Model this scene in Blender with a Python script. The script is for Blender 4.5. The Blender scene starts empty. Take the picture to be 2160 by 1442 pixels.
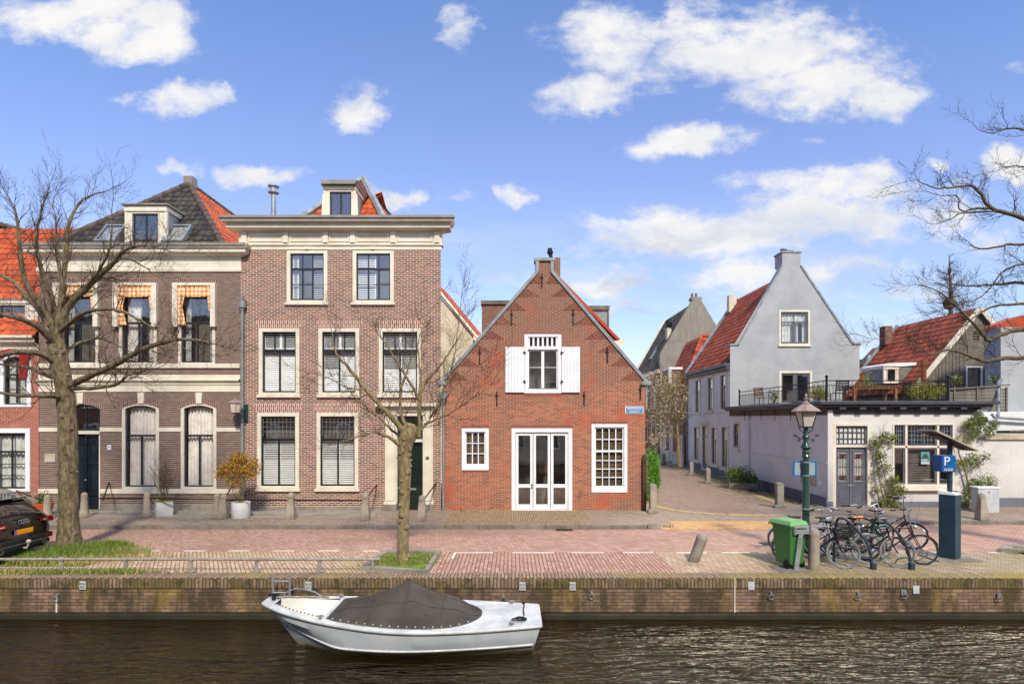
import bpy, bmesh, math, random
from mathutils import Vector, Matrix, noise
R=math.radians; PI=math.pi
random.seed(7)
sc=bpy.context.scene
COL=sc.collection
F=1250.0; CH=3.3           # focal length in photo pixels, eye height above the street
YF=20.6                    # the house fronts
def X(px,Y=YF): return (px-1080)/F*Y
def Z(py,Y=YF): return CH-(py-882)/F*Y
def P(px,py,Y): return Vector((X(px,Y),Y,Z(py,Y)))
def TR(x=0,y=0,z=0,rz=0): return Matrix.Translation((x,y,z))@Matrix.Rotation(rz,4,'Z')

# ---------------------------------------------------------------- mesh builder
class MB:
    def __init__(s,M=None): s.v=[];s.f=[];s.r=[];s.M=M;s.rv=0.5
    def add(s,pts):
        n=len(s.v)
        if s.M is not None: pts=[s.M@Vector(p) for p in pts]
        s.v.extend([tuple(p) for p in pts]); return n
    def face(s,idx): s.f.append(tuple(idx)); s.r.append(s.rv)
    def poly(s,pts):
        n=s.add(pts); s.face(range(n,n+len(pts)))
    def box(s,x0,x1,y0,y1,z0,z1):
        n=s.add([(x0,y0,z0),(x1,y0,z0),(x1,y1,z0),(x0,y1,z0),(x0,y0,z1),(x1,y0,z1),(x1,y1,z1),(x0,y1,z1)])
        for q in ((0,3,2,1),(4,5,6,7),(0,1,5,4),(1,2,6,5),(2,3,7,6),(3,0,4,7)): s.face([n+i for i in q])
        return s
    def obox(s,c,size,rot=None,taper=1.0):
        c=Vector(c); hx,hy,hz=[k/2 for k in size]
        rot=rot or Matrix.Identity(3); pts=[]
        for sz in (-1,1):
            t=1 if sz<0 else taper
            for sx,sy in ((-1,-1),(1,-1),(1,1),(-1,1)): pts.append(c+rot@Vector((sx*hx*t,sy*hy*t,sz*hz)))
        n=s.add(pts)
        for q in ((0,3,2,1),(4,5,6,7),(0,1,5,4),(1,2,6,5),(2,3,7,6),(3,0,4,7)): s.face([n+i for i in q])
        return s
    def prism(s,pts,y0,y1):      # polygon in xz extruded along y
        k=len(pts); n=s.add([(x,y0,z) for x,z in pts]+[(x,y1,z) for x,z in pts])
        s.face(range(n,n+k)); s.face(range(n+2*k-1,n+k-1,-1))
        for i in range(k): j=(i+1)%k; s.face((n+i,n+k+i,n+k+j,n+j))
        return s
    def xprism(s,pts,x0,x1):     # polygon in yz extruded along x
        k=len(pts); n=s.add([(x0,y,z) for y,z in pts]+[(x1,y,z) for y,z in pts])
        s.face(range(n,n+k)); s.face(range(n+2*k-1,n+k-1,-1))
        for i in range(k): j=(i+1)%k; s.face((n+i,n+k+i,n+k+j,n+j))
        return s
    def zprism(s,pts,z0,z1):
        k=len(pts); n=s.add([(x,y,z0) for x,y in pts]+[(x,y,z1) for x,y in pts])
        s.face(range(n+k-1,n-1,-1)); s.face(range(n+k,n+2*k))
        for i in range(k): j=(i+1)%k; s.face((n+i,n+j,n+k+j,n+k+i))
        return s
    def tube(s,pts,rad,n=8,caps=True,closed=False):
        pts=[Vector(p) for p in pts]; k=len(pts)
        if not hasattr(rad,'__len__'): rad=[rad]*k
        up=None; rings=[]
        for i,p in enumerate(pts):
            if closed: t=pts[(i+1)%k]-pts[i-1]
            else: t=pts[min(i+1,k-1)]-pts[max(i-1,0)]
            if t.length<1e-9: t=Vector((0,0,1))
            t.normalize()
            if up is None: up=Vector((0,0,1)) if abs(t.z)<.9 else Vector((1,0,0))
            a=t.cross(up)
            if a.length<1e-6: a=t.orthogonal()
            a.normalize(); b=a.cross(t); up=b
            rings.append(s.add([p+(a*math.cos(2*PI*j/n)+b*math.sin(2*PI*j/n))*rad[i] for j in range(n)]))
        m=k if closed else k-1
        for i in range(m):
            A=rings[i];B=rings[(i+1)%k]
            for j in range(n): q=(j+1)%n; s.face((A+j,A+q,B+q,B+j))
        if caps and not closed and n>2:
            s.face(range(rings[0]+n-1,rings[0]-1,-1)); s.face(range(rings[-1],rings[-1]+n))
        return s
    def lathe(s,prof,c=(0,0,0),n=18,axis=None,sq=False,a0=0.0):
        c=Vector(c); rings=[]
        Q=axis.to_track_quat('Z','Y').to_matrix() if axis is not None else Matrix.Identity(3)
        for r,z in prof:
            rings.append(s.add([c+Q@Vector((r*math.cos(a0+2*PI*j/n),r*math.sin(a0+2*PI*j/n),z)) for j in range(n)]))
        for A,B in zip(rings,rings[1:]):
            for j in range(n): q=(j+1)%n; s.face((A+j,A+q,B+q,B+j))
        s.face(range(rings[0]+n-1,rings[0]-1,-1)); s.face(range(rings[-1],rings[-1]+n))
        return s
    def grid(s,fn,nu,nv):
        n=s.add([fn(i/nu,j/nv) for j in range(nv+1) for i in range(nu+1)])
        for j in range(nv):
            for i in range(nu):
                a=n+j*(nu+1)+i; s.face((a,a+1,a+nu+2,a+nu+1))
        return s
    def torus(s,c,Rr,r,nrm,n=32,m=8):
        c=Vector(c); nrm=Vector(nrm).normalized(); a=nrm.orthogonal().normalized(); b=nrm.cross(a)
        return s.tube([c+(a*math.cos(2*PI*i/n)+b*math.sin(2*PI*i/n))*Rr for i in range(n)],r,m,closed=True)
    def build(s,name,mat,parent=None,smooth=False,label=None,bevel=0,kind=None,ang=40):
        off=Vector((0,0,0)); p=parent
        while p is not None: off+=p.location; p=p.parent
        me=bpy.data.meshes.new(name)
        me.from_pydata([(a-off.x,b-off.y,c-off.z) for a,b,c in s.v],[],s.f)
        at=me.attributes.new('rnd','FLOAT','FACE'); at.data.foreach_set('value',s.r)
        me.materials.append(mat); me.update()
        if smooth:
            me.shade_smooth(); me.set_sharp_from_angle(angle=R(ang))
        o=bpy.data.objects.new(name,me); COL.objects.link(o)
        if parent is not None: o.parent=parent
        if label: o['label']=label
        if kind: o['kind']=kind
        if bevel:
            b=o.modifiers.new('bevel','BEVEL'); b.width=bevel; b.segments=2; b.limit_method='ANGLE'; b.angle_limit=R(40); b.harden_normals=False
        return o

def thing(name,label,cat,loc=(0,0,0),group=None):
    o=bpy.data.objects.new(name,None); COL.objects.link(o); o.location=loc; o.empty_display_size=.2
    return tag(o,label,cat,group)
def tag(o,label,cat,group=None):
    o['label']=label; o['category']=cat
    if group: o['group']=group
    return o
def copy_tree(o,parent=None):
    c=o.copy(); COL.objects.link(c); c.parent=parent
    for ch in list(o.children): copy_tree(ch,c)
    return c
def text(s,size,M,name,mat,parent,depth=.003,align='CENTER',label=None,sx=1.0):
    cu=bpy.data.curves.new(name,'FONT'); cu.body=s; cu.size=size; cu.align_x=align; cu.align_y='CENTER'; cu.extrude=depth
    t=bpy.data.objects.new(name,cu); COL.objects.link(t)
    dg=bpy.context.evaluated_depsgraph_get(); dg.update()
    me=bpy.data.meshes.new_from_object(t.evaluated_get(dg)); bpy.data.objects.remove(t)
    off=Vector((0,0,0)); p=parent
    while p is not None: off+=p.location; p=p.parent
    # text lies in xy facing +z: stand it up facing -y
    me.transform(Matrix.Translation(-off)@M@Matrix.Rotation(PI/2,4,'X')@Matrix.Diagonal((sx,1,1,1)))
    me.materials.clear(); me.materials.append(mat)
    o=bpy.data.objects.new(name,me); COL.objects.link(o); o.parent=parent
    if label: o['label']=label
    return o

# ---------------------------------------------------------------- materials
def lin(h):
    h=h.lstrip('#'); c=[int(h[i:i+2],16)/255 for i in (0,2,4)]
    return tuple(((x/12.92) if x<=.04045 else ((x+.055)/1.055)**2.4) for x in c)+(1,)
class N:
    def __init__(s,name):
        s.m=bpy.data.materials.new(name); s.m.use_nodes=True; s.t=s.m.node_tree; s.t.nodes.clear()
        s.out=s.t.nodes.new('ShaderNodeOutputMaterial')
    def n(s,t,**k):
        o=s.t.nodes.new('ShaderNode'+t)
        for a,b in k.items(): setattr(o,a,b)
        return o
    def l(s,a,b): s.t.links.new(a,b)
    def val(s,sock,v):
        if hasattr(v,'links'): s.l(v,sock)
        else: sock.default_value=v
    def math(s,op,a,b=None,c=None,clamp=False):
        o=s.n('Math',operation=op,use_clamp=clamp); s.val(o.inputs[0],a)
        if b is not None: s.val(o.inputs[1],b)
        if c is not None: s.val(o.inputs[2],c)
        return o.outputs[0]
    def mix(s,f,a,b,bt='MIX'):
        o=s.n('Mix',data_type='RGBA',blend_type=bt); s.val(o.inputs[0],f); s.val(o.inputs[6],a); s.val(o.inputs[7],b)
        return o.outputs[2]
    def noise(s,vec,scale,detail=4,rough=.55,dist=0,out=0):
        o=s.n('TexNoise'); o.inputs['Scale'].default_value=scale; o.inputs['Detail'].default_value=detail
        o.inputs['Roughness'].default_value=rough; o.inputs['Distortion'].default_value=dist
        if vec is not None: s.l(vec,o.inputs['Vector'])
        return o.outputs[out]
    def ramp(s,f,stops,interp='LINEAR'):
        o=s.n('ValToRGB'); o.color_ramp.interpolation=interp; e=o.color_ramp.elements
        while len(e)<len(stops): e.new(.5)
        for q,(p,c) in zip(e,stops):
            q.position=p; q.color=c if len(c)==4 else tuple(c)+(1,)
        s.l(f,o.inputs[0]); return o.outputs[0]
    def maprange(s,f,a,b,c=0,d=1,smooth=True):
        o=s.n('MapRange',interpolation_type='SMOOTHSTEP' if smooth else 'LINEAR',clamp=True)
        s.val(o.inputs[0],f)
        for i,v in enumerate((a,b,c,d)): s.val(o.inputs[i+1],v)
        return o.outputs[0]
    def obj(s): return s.n('TexCoord').outputs['Object']
    def mapping(s,vec,loc=(0,0,0),rot=(0,0,0),scale=(1,1,1)):
        o=s.n('Mapping'); s.l(vec,o.inputs[0]); o.inputs[1].default_value=loc; o.inputs[2].default_value=rot; o.inputs[3].default_value=scale
        return o.outputs[0]
    def bump(s,h,st=.3,d=.01,nrm=None):
        o=s.n('Bump'); o.inputs['Strength'].default_value=st; o.inputs['Distance'].default_value=d; s.l(h,o.inputs['Height'])
        if nrm is not None: s.l(nrm,o.inputs['Normal'])
        return o.outputs[0]
    def pbr(s,col,rough=.7,metal=0,nrm=None,spec=.5,coat=0,trans=0,sss=0):
        o=s.n('BsdfPrincipled'); s.val(o.inputs['Base Color'],col); s.val(o.inputs['Roughness'],rough); s.val(o.inputs['Metallic'],metal)
        o.inputs['Specular IOR Level'].default_value=spec; o.inputs['Coat Weight'].default_value=coat
        if nrm is not None: s.l(nrm,o.inputs['Normal'])
        s.l(o.outputs[0],s.out.inputs[0]); s.bsdf=o; return s.m
G=lambda g:(g,g,g,1)
def paint(name,c,c2=None,scale=3.0,rough=.55,metal=0,bump=.08,bscale=40,coat=0,spec=.4,streak=0,amt=(.35,.7),base=None):
    """painted or plain surface: two close tones in soft patches, fine grain"""
    n=N(name); co=n.obj(); c=lin(c); c2=lin(c2) if c2 else tuple(x*.8 for x in c[:3])+(1,)
    f=n.noise(co,scale,6,.62)
    if streak:
        sv=n.mapping(co,scale=(9,9,.5)); f2=n.noise(sv,1,5,.6)
        f=n.math('MAXIMUM',f,n.math('MULTIPLY',f2,streak))
    col=n.mix(n.maprange(f,amt[0],amt[1]),c,c2)
    if base:
        s=n.n('SeparateXYZ'); n.l(co,s.inputs[0]); bz=n.math('ADD',s.outputs[2],n.math('MULTIPLY',n.math('SUBTRACT',n.noise(n.mapping(co,scale=(1,1,.5)),1.6,7,.7),.5),2.2)); col=n.mix(n.maprange(bz,base[2],base[1],0,base[3]),col,lin(base[0]))
        dr=n.noise(n.mapping(co,scale=(6,6,.22)),1.5,6,.65); col=n.mix(n.maprange(dr,.56,.72,0,base[3]*.45),col,lin(base[0]))
    g=n.noise(co,bscale,4,.6)
    col=n.mix(n.maprange(g,.3,.75,0,.28),col,tuple(x*.75 for x in c2[:3])+(1,))
    r=n.maprange(f,.3,.7,rough*.85,min(1,rough*1.15))
    return n.pbr(col,r,metal,n.bump(g,bump*4,.004) if bump else None,spec,coat)
def wallvec(n,rot=0):
    """brick coordinates that follow the wall: x or y along it, z up"""
    co=n.obj(); s=n.n('SeparateXYZ'); n.l(co,s.inputs[0])
    ge=n.n('NewGeometry'); sn=n.n('SeparateXYZ'); n.l(ge.outputs['True Normal'],sn.inputs[0])
    side=n.math('GREATER_THAN',n.math('ABSOLUTE',sn.outputs[0]),.7)
    u=n.math('ADD',n.math('MULTIPLY',s.outputs[0],n.math('SUBTRACT',1,side)),n.math('MULTIPLY',s.outputs[1],side))
    cb=n.n('CombineXYZ'); n.l(u,cb.inputs[0]); n.l(s.outputs[2],cb.inputs[1])
    v=cb.outputs[0]
    if rot: v=n.mapping(v,rot=(0,0,rot))
    return v,co
def bricktex(n,v,bw,bh,ms,off=.5,smooth=.15):
    b=n.n('TexBrick',offset=off); n.l(v,b.inputs['Vector'])
    b.inputs['Color1'].default_value=G(0); b.inputs['Color2'].default_value=G(1); b.inputs['Mortar'].default_value=G(.5)
    b.inputs['Scale'].default_value=1; b.inputs['Mortar Size'].default_value=ms; b.inputs['Mortar Smooth'].default_value=smooth
    b.inputs['Brick Width'].default_value=bw; b.inputs['Row Height'].default_value=bh
    return b.outputs['Color'],b.outputs['Fac']
def brick(name,pal,mortar,bw=.21,bh=.064,ms=.008,rot=0,patch=None,zpatch=None,rows=False,stain=None,mmix=1.0,vec=None,off=.5,bump=.5,rough=.85,moss=None,wob=.006,top=None):
    n=N(name)
    if vec=='ground':
        co=n.obj(); v=n.mapping(co,rot=(0,0,rot))
    elif vec=='quay':
        co=n.obj(); s=n.n('SeparateXYZ'); n.l(co,s.inputs[0]); cb=n.n('CombineXYZ'); n.l(s.outputs[0],cb.inputs[0]); n.l(n.math('ADD',s.outputs[2],s.outputs[1]),cb.inputs[1]); v=cb.outputs[0]
        if rot: v=n.mapping(v,rot=(0,0,rot))
    else: v,co=wallvec(n,rot)
    if wob:   # slightly irregular courses
        dn=n.noise(co,1.7,2,.5,out=1); va=n.n('VectorMath',operation='MULTIPLY_ADD'); n.l(dn,va.inputs[0]); va.inputs[1].default_value=(wob*3,wob*2.2,0); n.l(v,va.inputs[2]); v=va.outputs[0]
    r,fac=bricktex(n,v,bw,bh,ms,off)
    k=len(pal); col=n.ramp(r,[((i+.0)/max(1,k-1),lin(p)) for i,p in enumerate(pal)])
    big=n.noise(co,.55,5,.6)
    if patch:
        pcol,a,b2,am=patch; col=n.mix(n.maprange(big,a,b2,0,am),col,lin(pcol))
    if zpatch:
        s=n.n('SeparateXYZ'); n.l(co,s.inputs[0]); zf=n.math('ADD',n.maprange(s.outputs[2],zpatch[1],zpatch[2],0,1),n.math('MULTIPLY',n.math('SUBTRACT',n.noise(co,.8,5,.6),.5),1.6),clamp=True); col=n.mix(n.math('MULTIPLY',zf,zpatch[3]),col,n.mix(r,lin(zpatch[0]),tuple(x*1.5 for x in lin(zpatch[0])[:3])+(1,)))
    med=n.noise(co,3.5,4,.65); col=n.mix(n.maprange(med,.35,.75,0,.35),col,n.mix(.5,col,G(.03)))
    fine=n.noise(co,60,3,.6); col=n.mix(n.maprange(fine,.4,.8,0,.25),col,G(.32))
    if rows:
        s=n.n('SeparateXYZ'); n.l(v,s.inputs[0]); fr=n.math('FRACT',n.math('DIVIDE',s.outputs[1],bh)); fr=n.math('ABSOLUTE',n.math('SUBTRACT',fr,.5))
        fac=n.math('MAXIMUM',n.maprange(fr,.33,.42),n.math('MULTIPLY',fac,.25))
    mn=n.noise(co,9,3,.6); mo=n.mix(n.maprange(mn,.4,.75,0,.6),lin(mortar),tuple(x*.6 for x in lin(mortar)[:3])+(1,))
    col=n.mix(n.math('MULTIPLY',fac,mmix),col,mo)
    if stain:
        sc_,a,b2,am=stain; sv=n.noise(n.mapping(co,scale=(1,1,.35)),1.3,6,.65)
        col=n.mix(n.maprange(sv,a,b2,0,am),col,lin(sc_))
    if moss:
        mc,a,b2,am,mscale=moss; mv=n.noise(co,mscale,8,.7); col=n.mix(n.maprange(mv,a,b2,0,am),col,lin(mc))
    if top:   # growth and dirt collected along the top edge: (colour,z_lo,z_hi,amount)
        s=n.n('SeparateXYZ'); n.l(co,s.inputs[0]); tz=n.maprange(s.outputs[2],top[1],top[2]); tn=n.noise(n.mapping(co,scale=(1,1,.25)),2.2,7,.7)
        col=n.mix(n.math('MULTIPLY',tz,n.maprange(tn,.38,.6,0,top[3])),col,lin(top[0]))
    h=n.math('ADD',n.math('MULTIPLY',fac,-1.0),n.math('MULTIPLY',fine,.35))
    return n.pbr(col,rough,0,n.bump(h,bump,.008),.25)
def tilemat(name,pal,moss=None):
    n=N(name); co=n.obj(); a=n.n('Attribute',attribute_name='rnd')
    k=len(pal); col=n.ramp(a.outputs['Fac'],[(i/(k-1),lin(p)) for i,p in enumerate(pal)])
    g=n.noise(co,1.1,6,.65); col=n.mix(n.maprange(g,.42,.7,0,.5),col,n.mix(.55,col,G(.02)))
    f=n.noise(co,25,4,.6)
    if moss: col=n.mix(n.maprange(n.noise(co,4,6,.7),.5,.72,0,moss[1]),col,lin(moss[0]))
    return n.pbr(col,.75,0,n.bump(f,.3,.005),.3)
def leafmat(name,pal,tr=.25):
    n=N(name); a=n.n('Attribute',attribute_name='rnd'); k=len(pal)
    col=n.ramp(a.outputs['Fac'],[(i/(k-1),lin(p)) for i,p in enumerate(pal)])
    m=n.pbr(col,.55,0,None,.35)
    t=n.n('BsdfTranslucent'); n.l(col,t.inputs[0]); mx=n.n('MixShader'); mx.inputs[0].default_value=tr
    n.l(n.bsdf.outputs[0],mx.inputs[1]); n.l(t.outputs[0],mx.inputs[2]); n.l(mx.outputs[0],n.out.inputs[0]); return m
def barkmat(name,c1,c2,lich):
    n=N(name); co=n.obj(); v=n.mapping(co,scale=(1,1,.35)); f=n.noise(v,14,7,.7); g=n.noise(co,5,5,.65)
    col=n.mix(n.maprange(f,.35,.68),lin(c1),lin(c2)); col=n.mix(n.maprange(g,.55,.7,0,.7),col,lin(lich))
    w=n.noise(co,38,3,.6); col=n.mix(n.maprange(w,.62,.72,0,.5),col,lin('#b3ae9c'))
    return n.pbr(col,.9,0,n.bump(n.math('ADD',f,n.math('MULTIPLY',w,.4)),.8,.03),.2)
def glassmat(name,tint='#0d1012',refl=.02,wav=.02):
    n=N(name); co=n.obj(); ge=n.n('NewGeometry'); dt=n.n('VectorMath',operation='DOT_PRODUCT'); n.l(ge.outputs['Incoming'],dt.inputs[0]); n.l(ge.outputs['Normal'],dt.inputs[1]); fres=n.math('ADD',.04,n.math('MULTIPLY',n.math('POWER',n.math('SUBTRACT',1,n.math('ABSOLUTE',dt.outputs['Value'])),5),.96))
    w=n.noise(co,1.3,2,.5); b=n.bump(w,wav*5,.02)
    g=n.n('BsdfGlossy'); g.inputs['Roughness'].default_value=.015; g.inputs[0].default_value=G(.95); n.l(b,g.inputs['Normal'])
    t=n.n('BsdfTransparent'); t.inputs[0].default_value=G(.98)
    m=n.n('MixShader'); n.l(n.math('ADD',n.math('MULTIPLY',fres,1.6),refl,clamp=True),m.inputs[0]); n.l(t.outputs[0],m.inputs[1]); n.l(g.outputs[0],m.inputs[2])
    n.l(m.outputs[0],n.out.inputs[0]); return n.m

M={}
M['white']=paint('white_paint','#dcd9d2','#cbc6bb',1.5,.5,streak=.75)
M['cream']=paint('cream_paint','#d9d1bf','#c6bba6',1.5,.55,streak=.8)
M['bwhite']=paint('bright_white_paint','#e4e4e4','#d3d4d6',2,.45)
M['stonegrey']=paint('grey_gutter_paint','#8d857a','#7a7268',2,.6)
M['zinc']=paint('zinc','#8b8f90','#74787a',3,.5,.2)
M['lead']=paint('lead_flashing','#8e9499','#6f757a',3,.6,.2)
M['darksash']=paint('dark_sash_paint','#20272b','#15191c',3,.35,coat=.3)
M['dgreen']=paint('dark_green_paint','#10231d','#0a1714',3,.3,coat=.4)
M['dblue']=paint('dark_blue_paint','#16242e','#0c161c',3,.3,coat=.4)
M['greysash']=paint('grey_sash_paint','#5f606b','#50515a',3,.4)
M['greydoor']=paint('grey_door_paint','#62636e','#535560',3,.4)
M['glass']=glassmat('window_glass')
M['glassdark']=glassmat('reflecting_window_glass',refl=.13)
M['slat']=paint('shutter_slat_paint','#f2f3f0','#e2e4e1',2,.5)
M['curtain']=paint('curtain_cloth','#f2ece5','#dcd4ca',4,.9,bump=.1)
M['netcurtain']=paint('net_curtain','#d6d7d0','#b0b2ab',4,.9)
M['blindwood']=paint('brown_slat_blind','#7d6a4d','#57462f',3,.6)
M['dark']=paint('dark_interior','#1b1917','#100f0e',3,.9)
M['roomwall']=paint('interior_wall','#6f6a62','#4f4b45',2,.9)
M['iron']=paint('black_iron','#1e2022','#141517',6,.5,.4)
M['rust']=paint('rusty_iron','#5a3427','#3d2520',4,.75,.2,streak=.9)
M['galv']=paint('galvanised_steel','#a3a8ab','#858a8d',5,.45,.5)
M['railgrey']=paint('weathered_rail','#9d978c','#80756a',6,.6,.2,streak=.8)
M['bollard']=paint('bollard_stone','#9f9482','#7b705f',3.5,.9,bump=.3,streak=.8)
M['stone']=paint('old_stone','#a39686','#7e7466',2.2,.85,bump=.25)
M['stonelight']=paint('pale_stone','#b9ad9c','#948877',2.5,.85,bump=.25)
M['concrete']=paint('weathered_concrete','#8b857a','#6b6558',2,.9,bump=.2,amt=(.4,.62))
M['plinth']=paint('plinth_stone','#8f867b','#6f675d',2,.85,bump=.2,streak=.8)
M['render']=paint('pale_grey_render','#a3a5a6','#949799',.9,.85,bump=.14,streak=.6,base=('#7d7d78',-1,4,.5))
M['renderwhite']=paint('white_render','#cdcac5','#bfbcb7',.9,.85,bump=.16,streak=.6,base=('#97948a',-.3,1.2,.55))
M['renderside']=paint('shade_lifted_render','#dadad5','#cbccca',.9,.85,bump=.16,streak=.6,base=('#a3a29a',-.3,1.3,.55))  # side-wall copy of the render, lightened and warmed to offset its blue shade
M['plaster']=paint('cream_plaster','#d3c8b5','#b7ab95',1.2,.9,bump=.12,streak=.85)
M['greyrender']=paint('old_grey_render','#8b857c','#726b61',.8,.9,bump=.2,streak=.95)
M['greyplinth']=paint('grey_plinth_paint','#6b6e79','#585a64',1.5,.7,bump=.2)
M['darkledge']=paint('dark_ledge_paint','#46464e','#37373d',2,.5,streak=.8)
M['brownwood']=paint('brown_wood','#6b5b4f','#4c4037',5,.8,bump=.2)
M['weatherwood']=paint('weathered_grey_wood','#7c766c','#5c564d',1.5,.9,bump=.3,streak=1.0)
M['teak']=paint('teak_wood','#9a6a41','#74492b',5,.6)
M['copper']=paint('copper_pipe','#a0603c','#7c4630',3,.4,.6)
M['orangetile']=tilemat('orange_pantiles',['#9c3f20','#b85029','#a8462a','#c25e34','#7d331e'],('#6b3b22',.3))
M['redtile']=tilemat('red_brown_pantiles',['#7c3828','#944934','#a2523b','#693022','#8c4330'],('#5c3a2a',.5))
M['blacktile']=tilemat('black_pantiles',['#2a2829','#3a3634','#4a423d','#1d1c1e','#332d2b'],('#6f6545',.55))
M['slatetile']=tilemat('dark_weathered_tiles',['#3f3a37','#554c46','#2f2c2b','#685d53'],('#6b654b',.5))
M['browntile']=tilemat('brown_plain_tiles',['#5c4238','#6e5346','#4d3930','#7b6152'],('#6b6250',.4))
M['ridge']=paint('ridge_tile','#5d5048','#3f3630',3,.85,bump=.2)
# ---------------------------------------------------------------- brick palettes
M['b1']=brick('striped_brown_brick',['#4f372e','#624538','#44302a','#6c5042','#5a3f34'],'#b8a596',bh=.066,rows=True,stain=('#3f2c27',.55,.75,.4),mmix=.9,wob=.002)
M['b2']=brick('pink_brown_brick',['#5e3a30','#81513f','#915e4c','#6d4536','#4d3129','#8a5a49'],'#cbb9a8',bh=.066,ms=.0092,patch=('#6c4a3c',.5,.7,.55),stain=('#453630',.58,.78,.45))
M['b2arch']=brick('brick_lintel_rowlock',['#7d4c3d','#955f4e','#875242','#704536'],'#d6c6b6',bw=.26,bh=.07,ms=.011,rot=PI/2)
M['b1arch']=brick('brown_lintel_rowlock',['#6d4a41','#5a3a34','#7b564a'],'#a99489',bw=.4,bh=.066,ms=.009,rot=PI/2)
M['b3']=brick('red_orange_brick',['#87472d','#9e5636','#ac603c','#924f33','#77412c','#a45939'],'#ab917c',bh=.062,ms=.0080,zpatch=('#5f3a2c',3.2,7.2,.85),patch=('#66402f',.5,.66,.55),stain=('#46342c',.58,.78,.5),moss=('#b54f34',.50,.66,.55,.8))
M['b3d1']=brick('braided_brick_left',['#7e4936','#8c533d','#764333'],'#4a332a',bw=.5,bh=.075,ms=.010,rot=R(40),wob=0)
M['b3d2']=brick('braided_brick_right',['#7e4936','#8c533d','#764333'],'#4a332a',bw=.5,bh=.075,ms=.010,rot=R(-40),wob=0)
M['b3arch']=brick('red_lintel_rowlock',['#7c3b2c','#8d4632','#7a4232'],'#8a6a5c',bw=.22,bh=.06,ms=.008,rot=PI/2)
M['b0']=brick('orange_red_brick',['#8e4733','#a5583f','#984d38','#b0664a'],'#a98c7c',bh=.062,ms=.008,stain=('#6f4235',.6,.8,.4))
M['b6']=brick('alley_brown_brick',['#6b4636','#7d5240','#5c3b2f','#8a5c48'],'#8d7768',bh=.062,ms=.008)

# ---------------------------------------------------------------- building helpers
def clip(poly,cp):
    """Sutherland-Hodgman against a convex counter-clockwise polygon"""
    out=list(poly)
    for i in range(len(cp)):
        a=cp[i]; b=cp[(i+1)%len(cp)]; inp=out; out=[]
        if not inp: break
        ins=lambda p:(b[0]-a[0])*(p[1]-a[1])-(b[1]-a[1])*(p[0]-a[0])>=-1e-9
        for j in range(len(inp)):
            p=inp[j]; q=inp[j-1]
            if ins(p)!=ins(q):
                dx,dz=p[0]-q[0],p[1]-q[1]; den=(b[0]-a[0])*dz-(b[1]-a[1])*dx
                t=((b[1]-a[1])*(q[0]-a[0])-(b[0]-a[0])*(q[1]-a[1]))/den
                out.append((q[0]+dx*t,q[1]+dz*t))
            if ins(p): out.append(p)
    return out
def facade(mb,poly,holes,depth=.22):
    """front face at local y=0 with real openings; holes: (x0,x1,z0,z1,rise)"""
    xs=sorted(set([p[0] for p in poly]+[h[0] for h in holes]+[h[1] for h in holes]))
    zs=sorted(set([p[1] for p in poly]+[h[2] for h in holes]+[h[3] for h in holes]))
    for i in range(len(xs)-1):
        for j in range(len(zs)-1):
            cx=(xs[i]+xs[i+1])/2; cz=(zs[j]+zs[j+1])/2
            if xs[i+1]-xs[i]<1e-6 or zs[j+1]-zs[j]<1e-6: continue
            if any(h[0]<cx<h[1] and h[2]<cz<h[3] for h in holes): continue
            c=clip([(xs[i],zs[j]),(xs[i+1],zs[j]),(xs[i+1],zs[j+1]),(xs[i],zs[j+1])],poly)
            if len(c)>2: mb.poly([(x,0,z) for x,z in c])
    for h in holes:
        x0,x1,z0,z1=h[:4]; d=depth; rise=h[4] if len(h)>4 else 0
        mb.poly([(x0,0,z0),(x0,d,z0),(x0,d,z1),(x0,0,z1)]); mb.poly([(x1,0,z0),(x1,0,z1),(x1,d,z1),(x1,d,z0)])
        mb.poly([(x0,0,z0),(x1,0,z0),(x1,d,z0),(x0,d,z0)])
        if rise:
            arc=archpts(x0,x1,z1-rise,rise)
            for (xa,za),(xb,zb) in zip(arc,arc[1:]):
                mb.poly([(xa,0,za),(xb,0,zb),(xb,0,z1+1e-4),(xa,0,z1+1e-4)]); mb.poly([(xa,0,za),(xa,d,za),(xb,d,zb),(xb,0,zb)])
        else: mb.poly([(x0,0,z1),(x0,d,z1),(x1,d,z1),(x1,0,z1)])
def archpts(x0,x1,zs,rise,n=10):
    w=(x1-x0)/2; Rr=(w*w+rise*rise)/(2*rise); cx=(x0+x1)/2; cz=zs+rise-Rr; a=math.asin(min(1,w/Rr))
    return [(cx+Rr*math.sin(-a+2*a*i/n),cz+Rr*math.cos(-a+2*a*i/n)) for i in range(n+1)]
def shell(mb,poly,yb):
    """side walls and back of an extruded outline, no front, no bottom"""
    k=len(poly)
    for i in range(k):
        a=poly[i];b=poly[(i+1)%k]
        if a[1]<=.01 and b[1]<=.01: continue
        mb.poly([(a[0],0,a[1]),(a[0],yb,a[1]),(b[0],yb,b[1]),(b[0],0,b[1])])
    mb.poly([(x,yb,z) for x,z in poly])
def ring(mb,x0,x1,z0,z1,t,y0,y1,tb=None,tt=None):
    tb=t if tb is None else tb; tt=t if tt is None else tt
    mb.box(x0,x0+t,y0,y1,z0,z1); mb.box(x1-t,x1,y0,y1,z0,z1)
    if tb: mb.box(x0+t,x1-t,y0,y1,z0,z0+tb)
    if tt: mb.box(x0+t,x1-t,y0,y1,z1-tt,z1)
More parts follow.
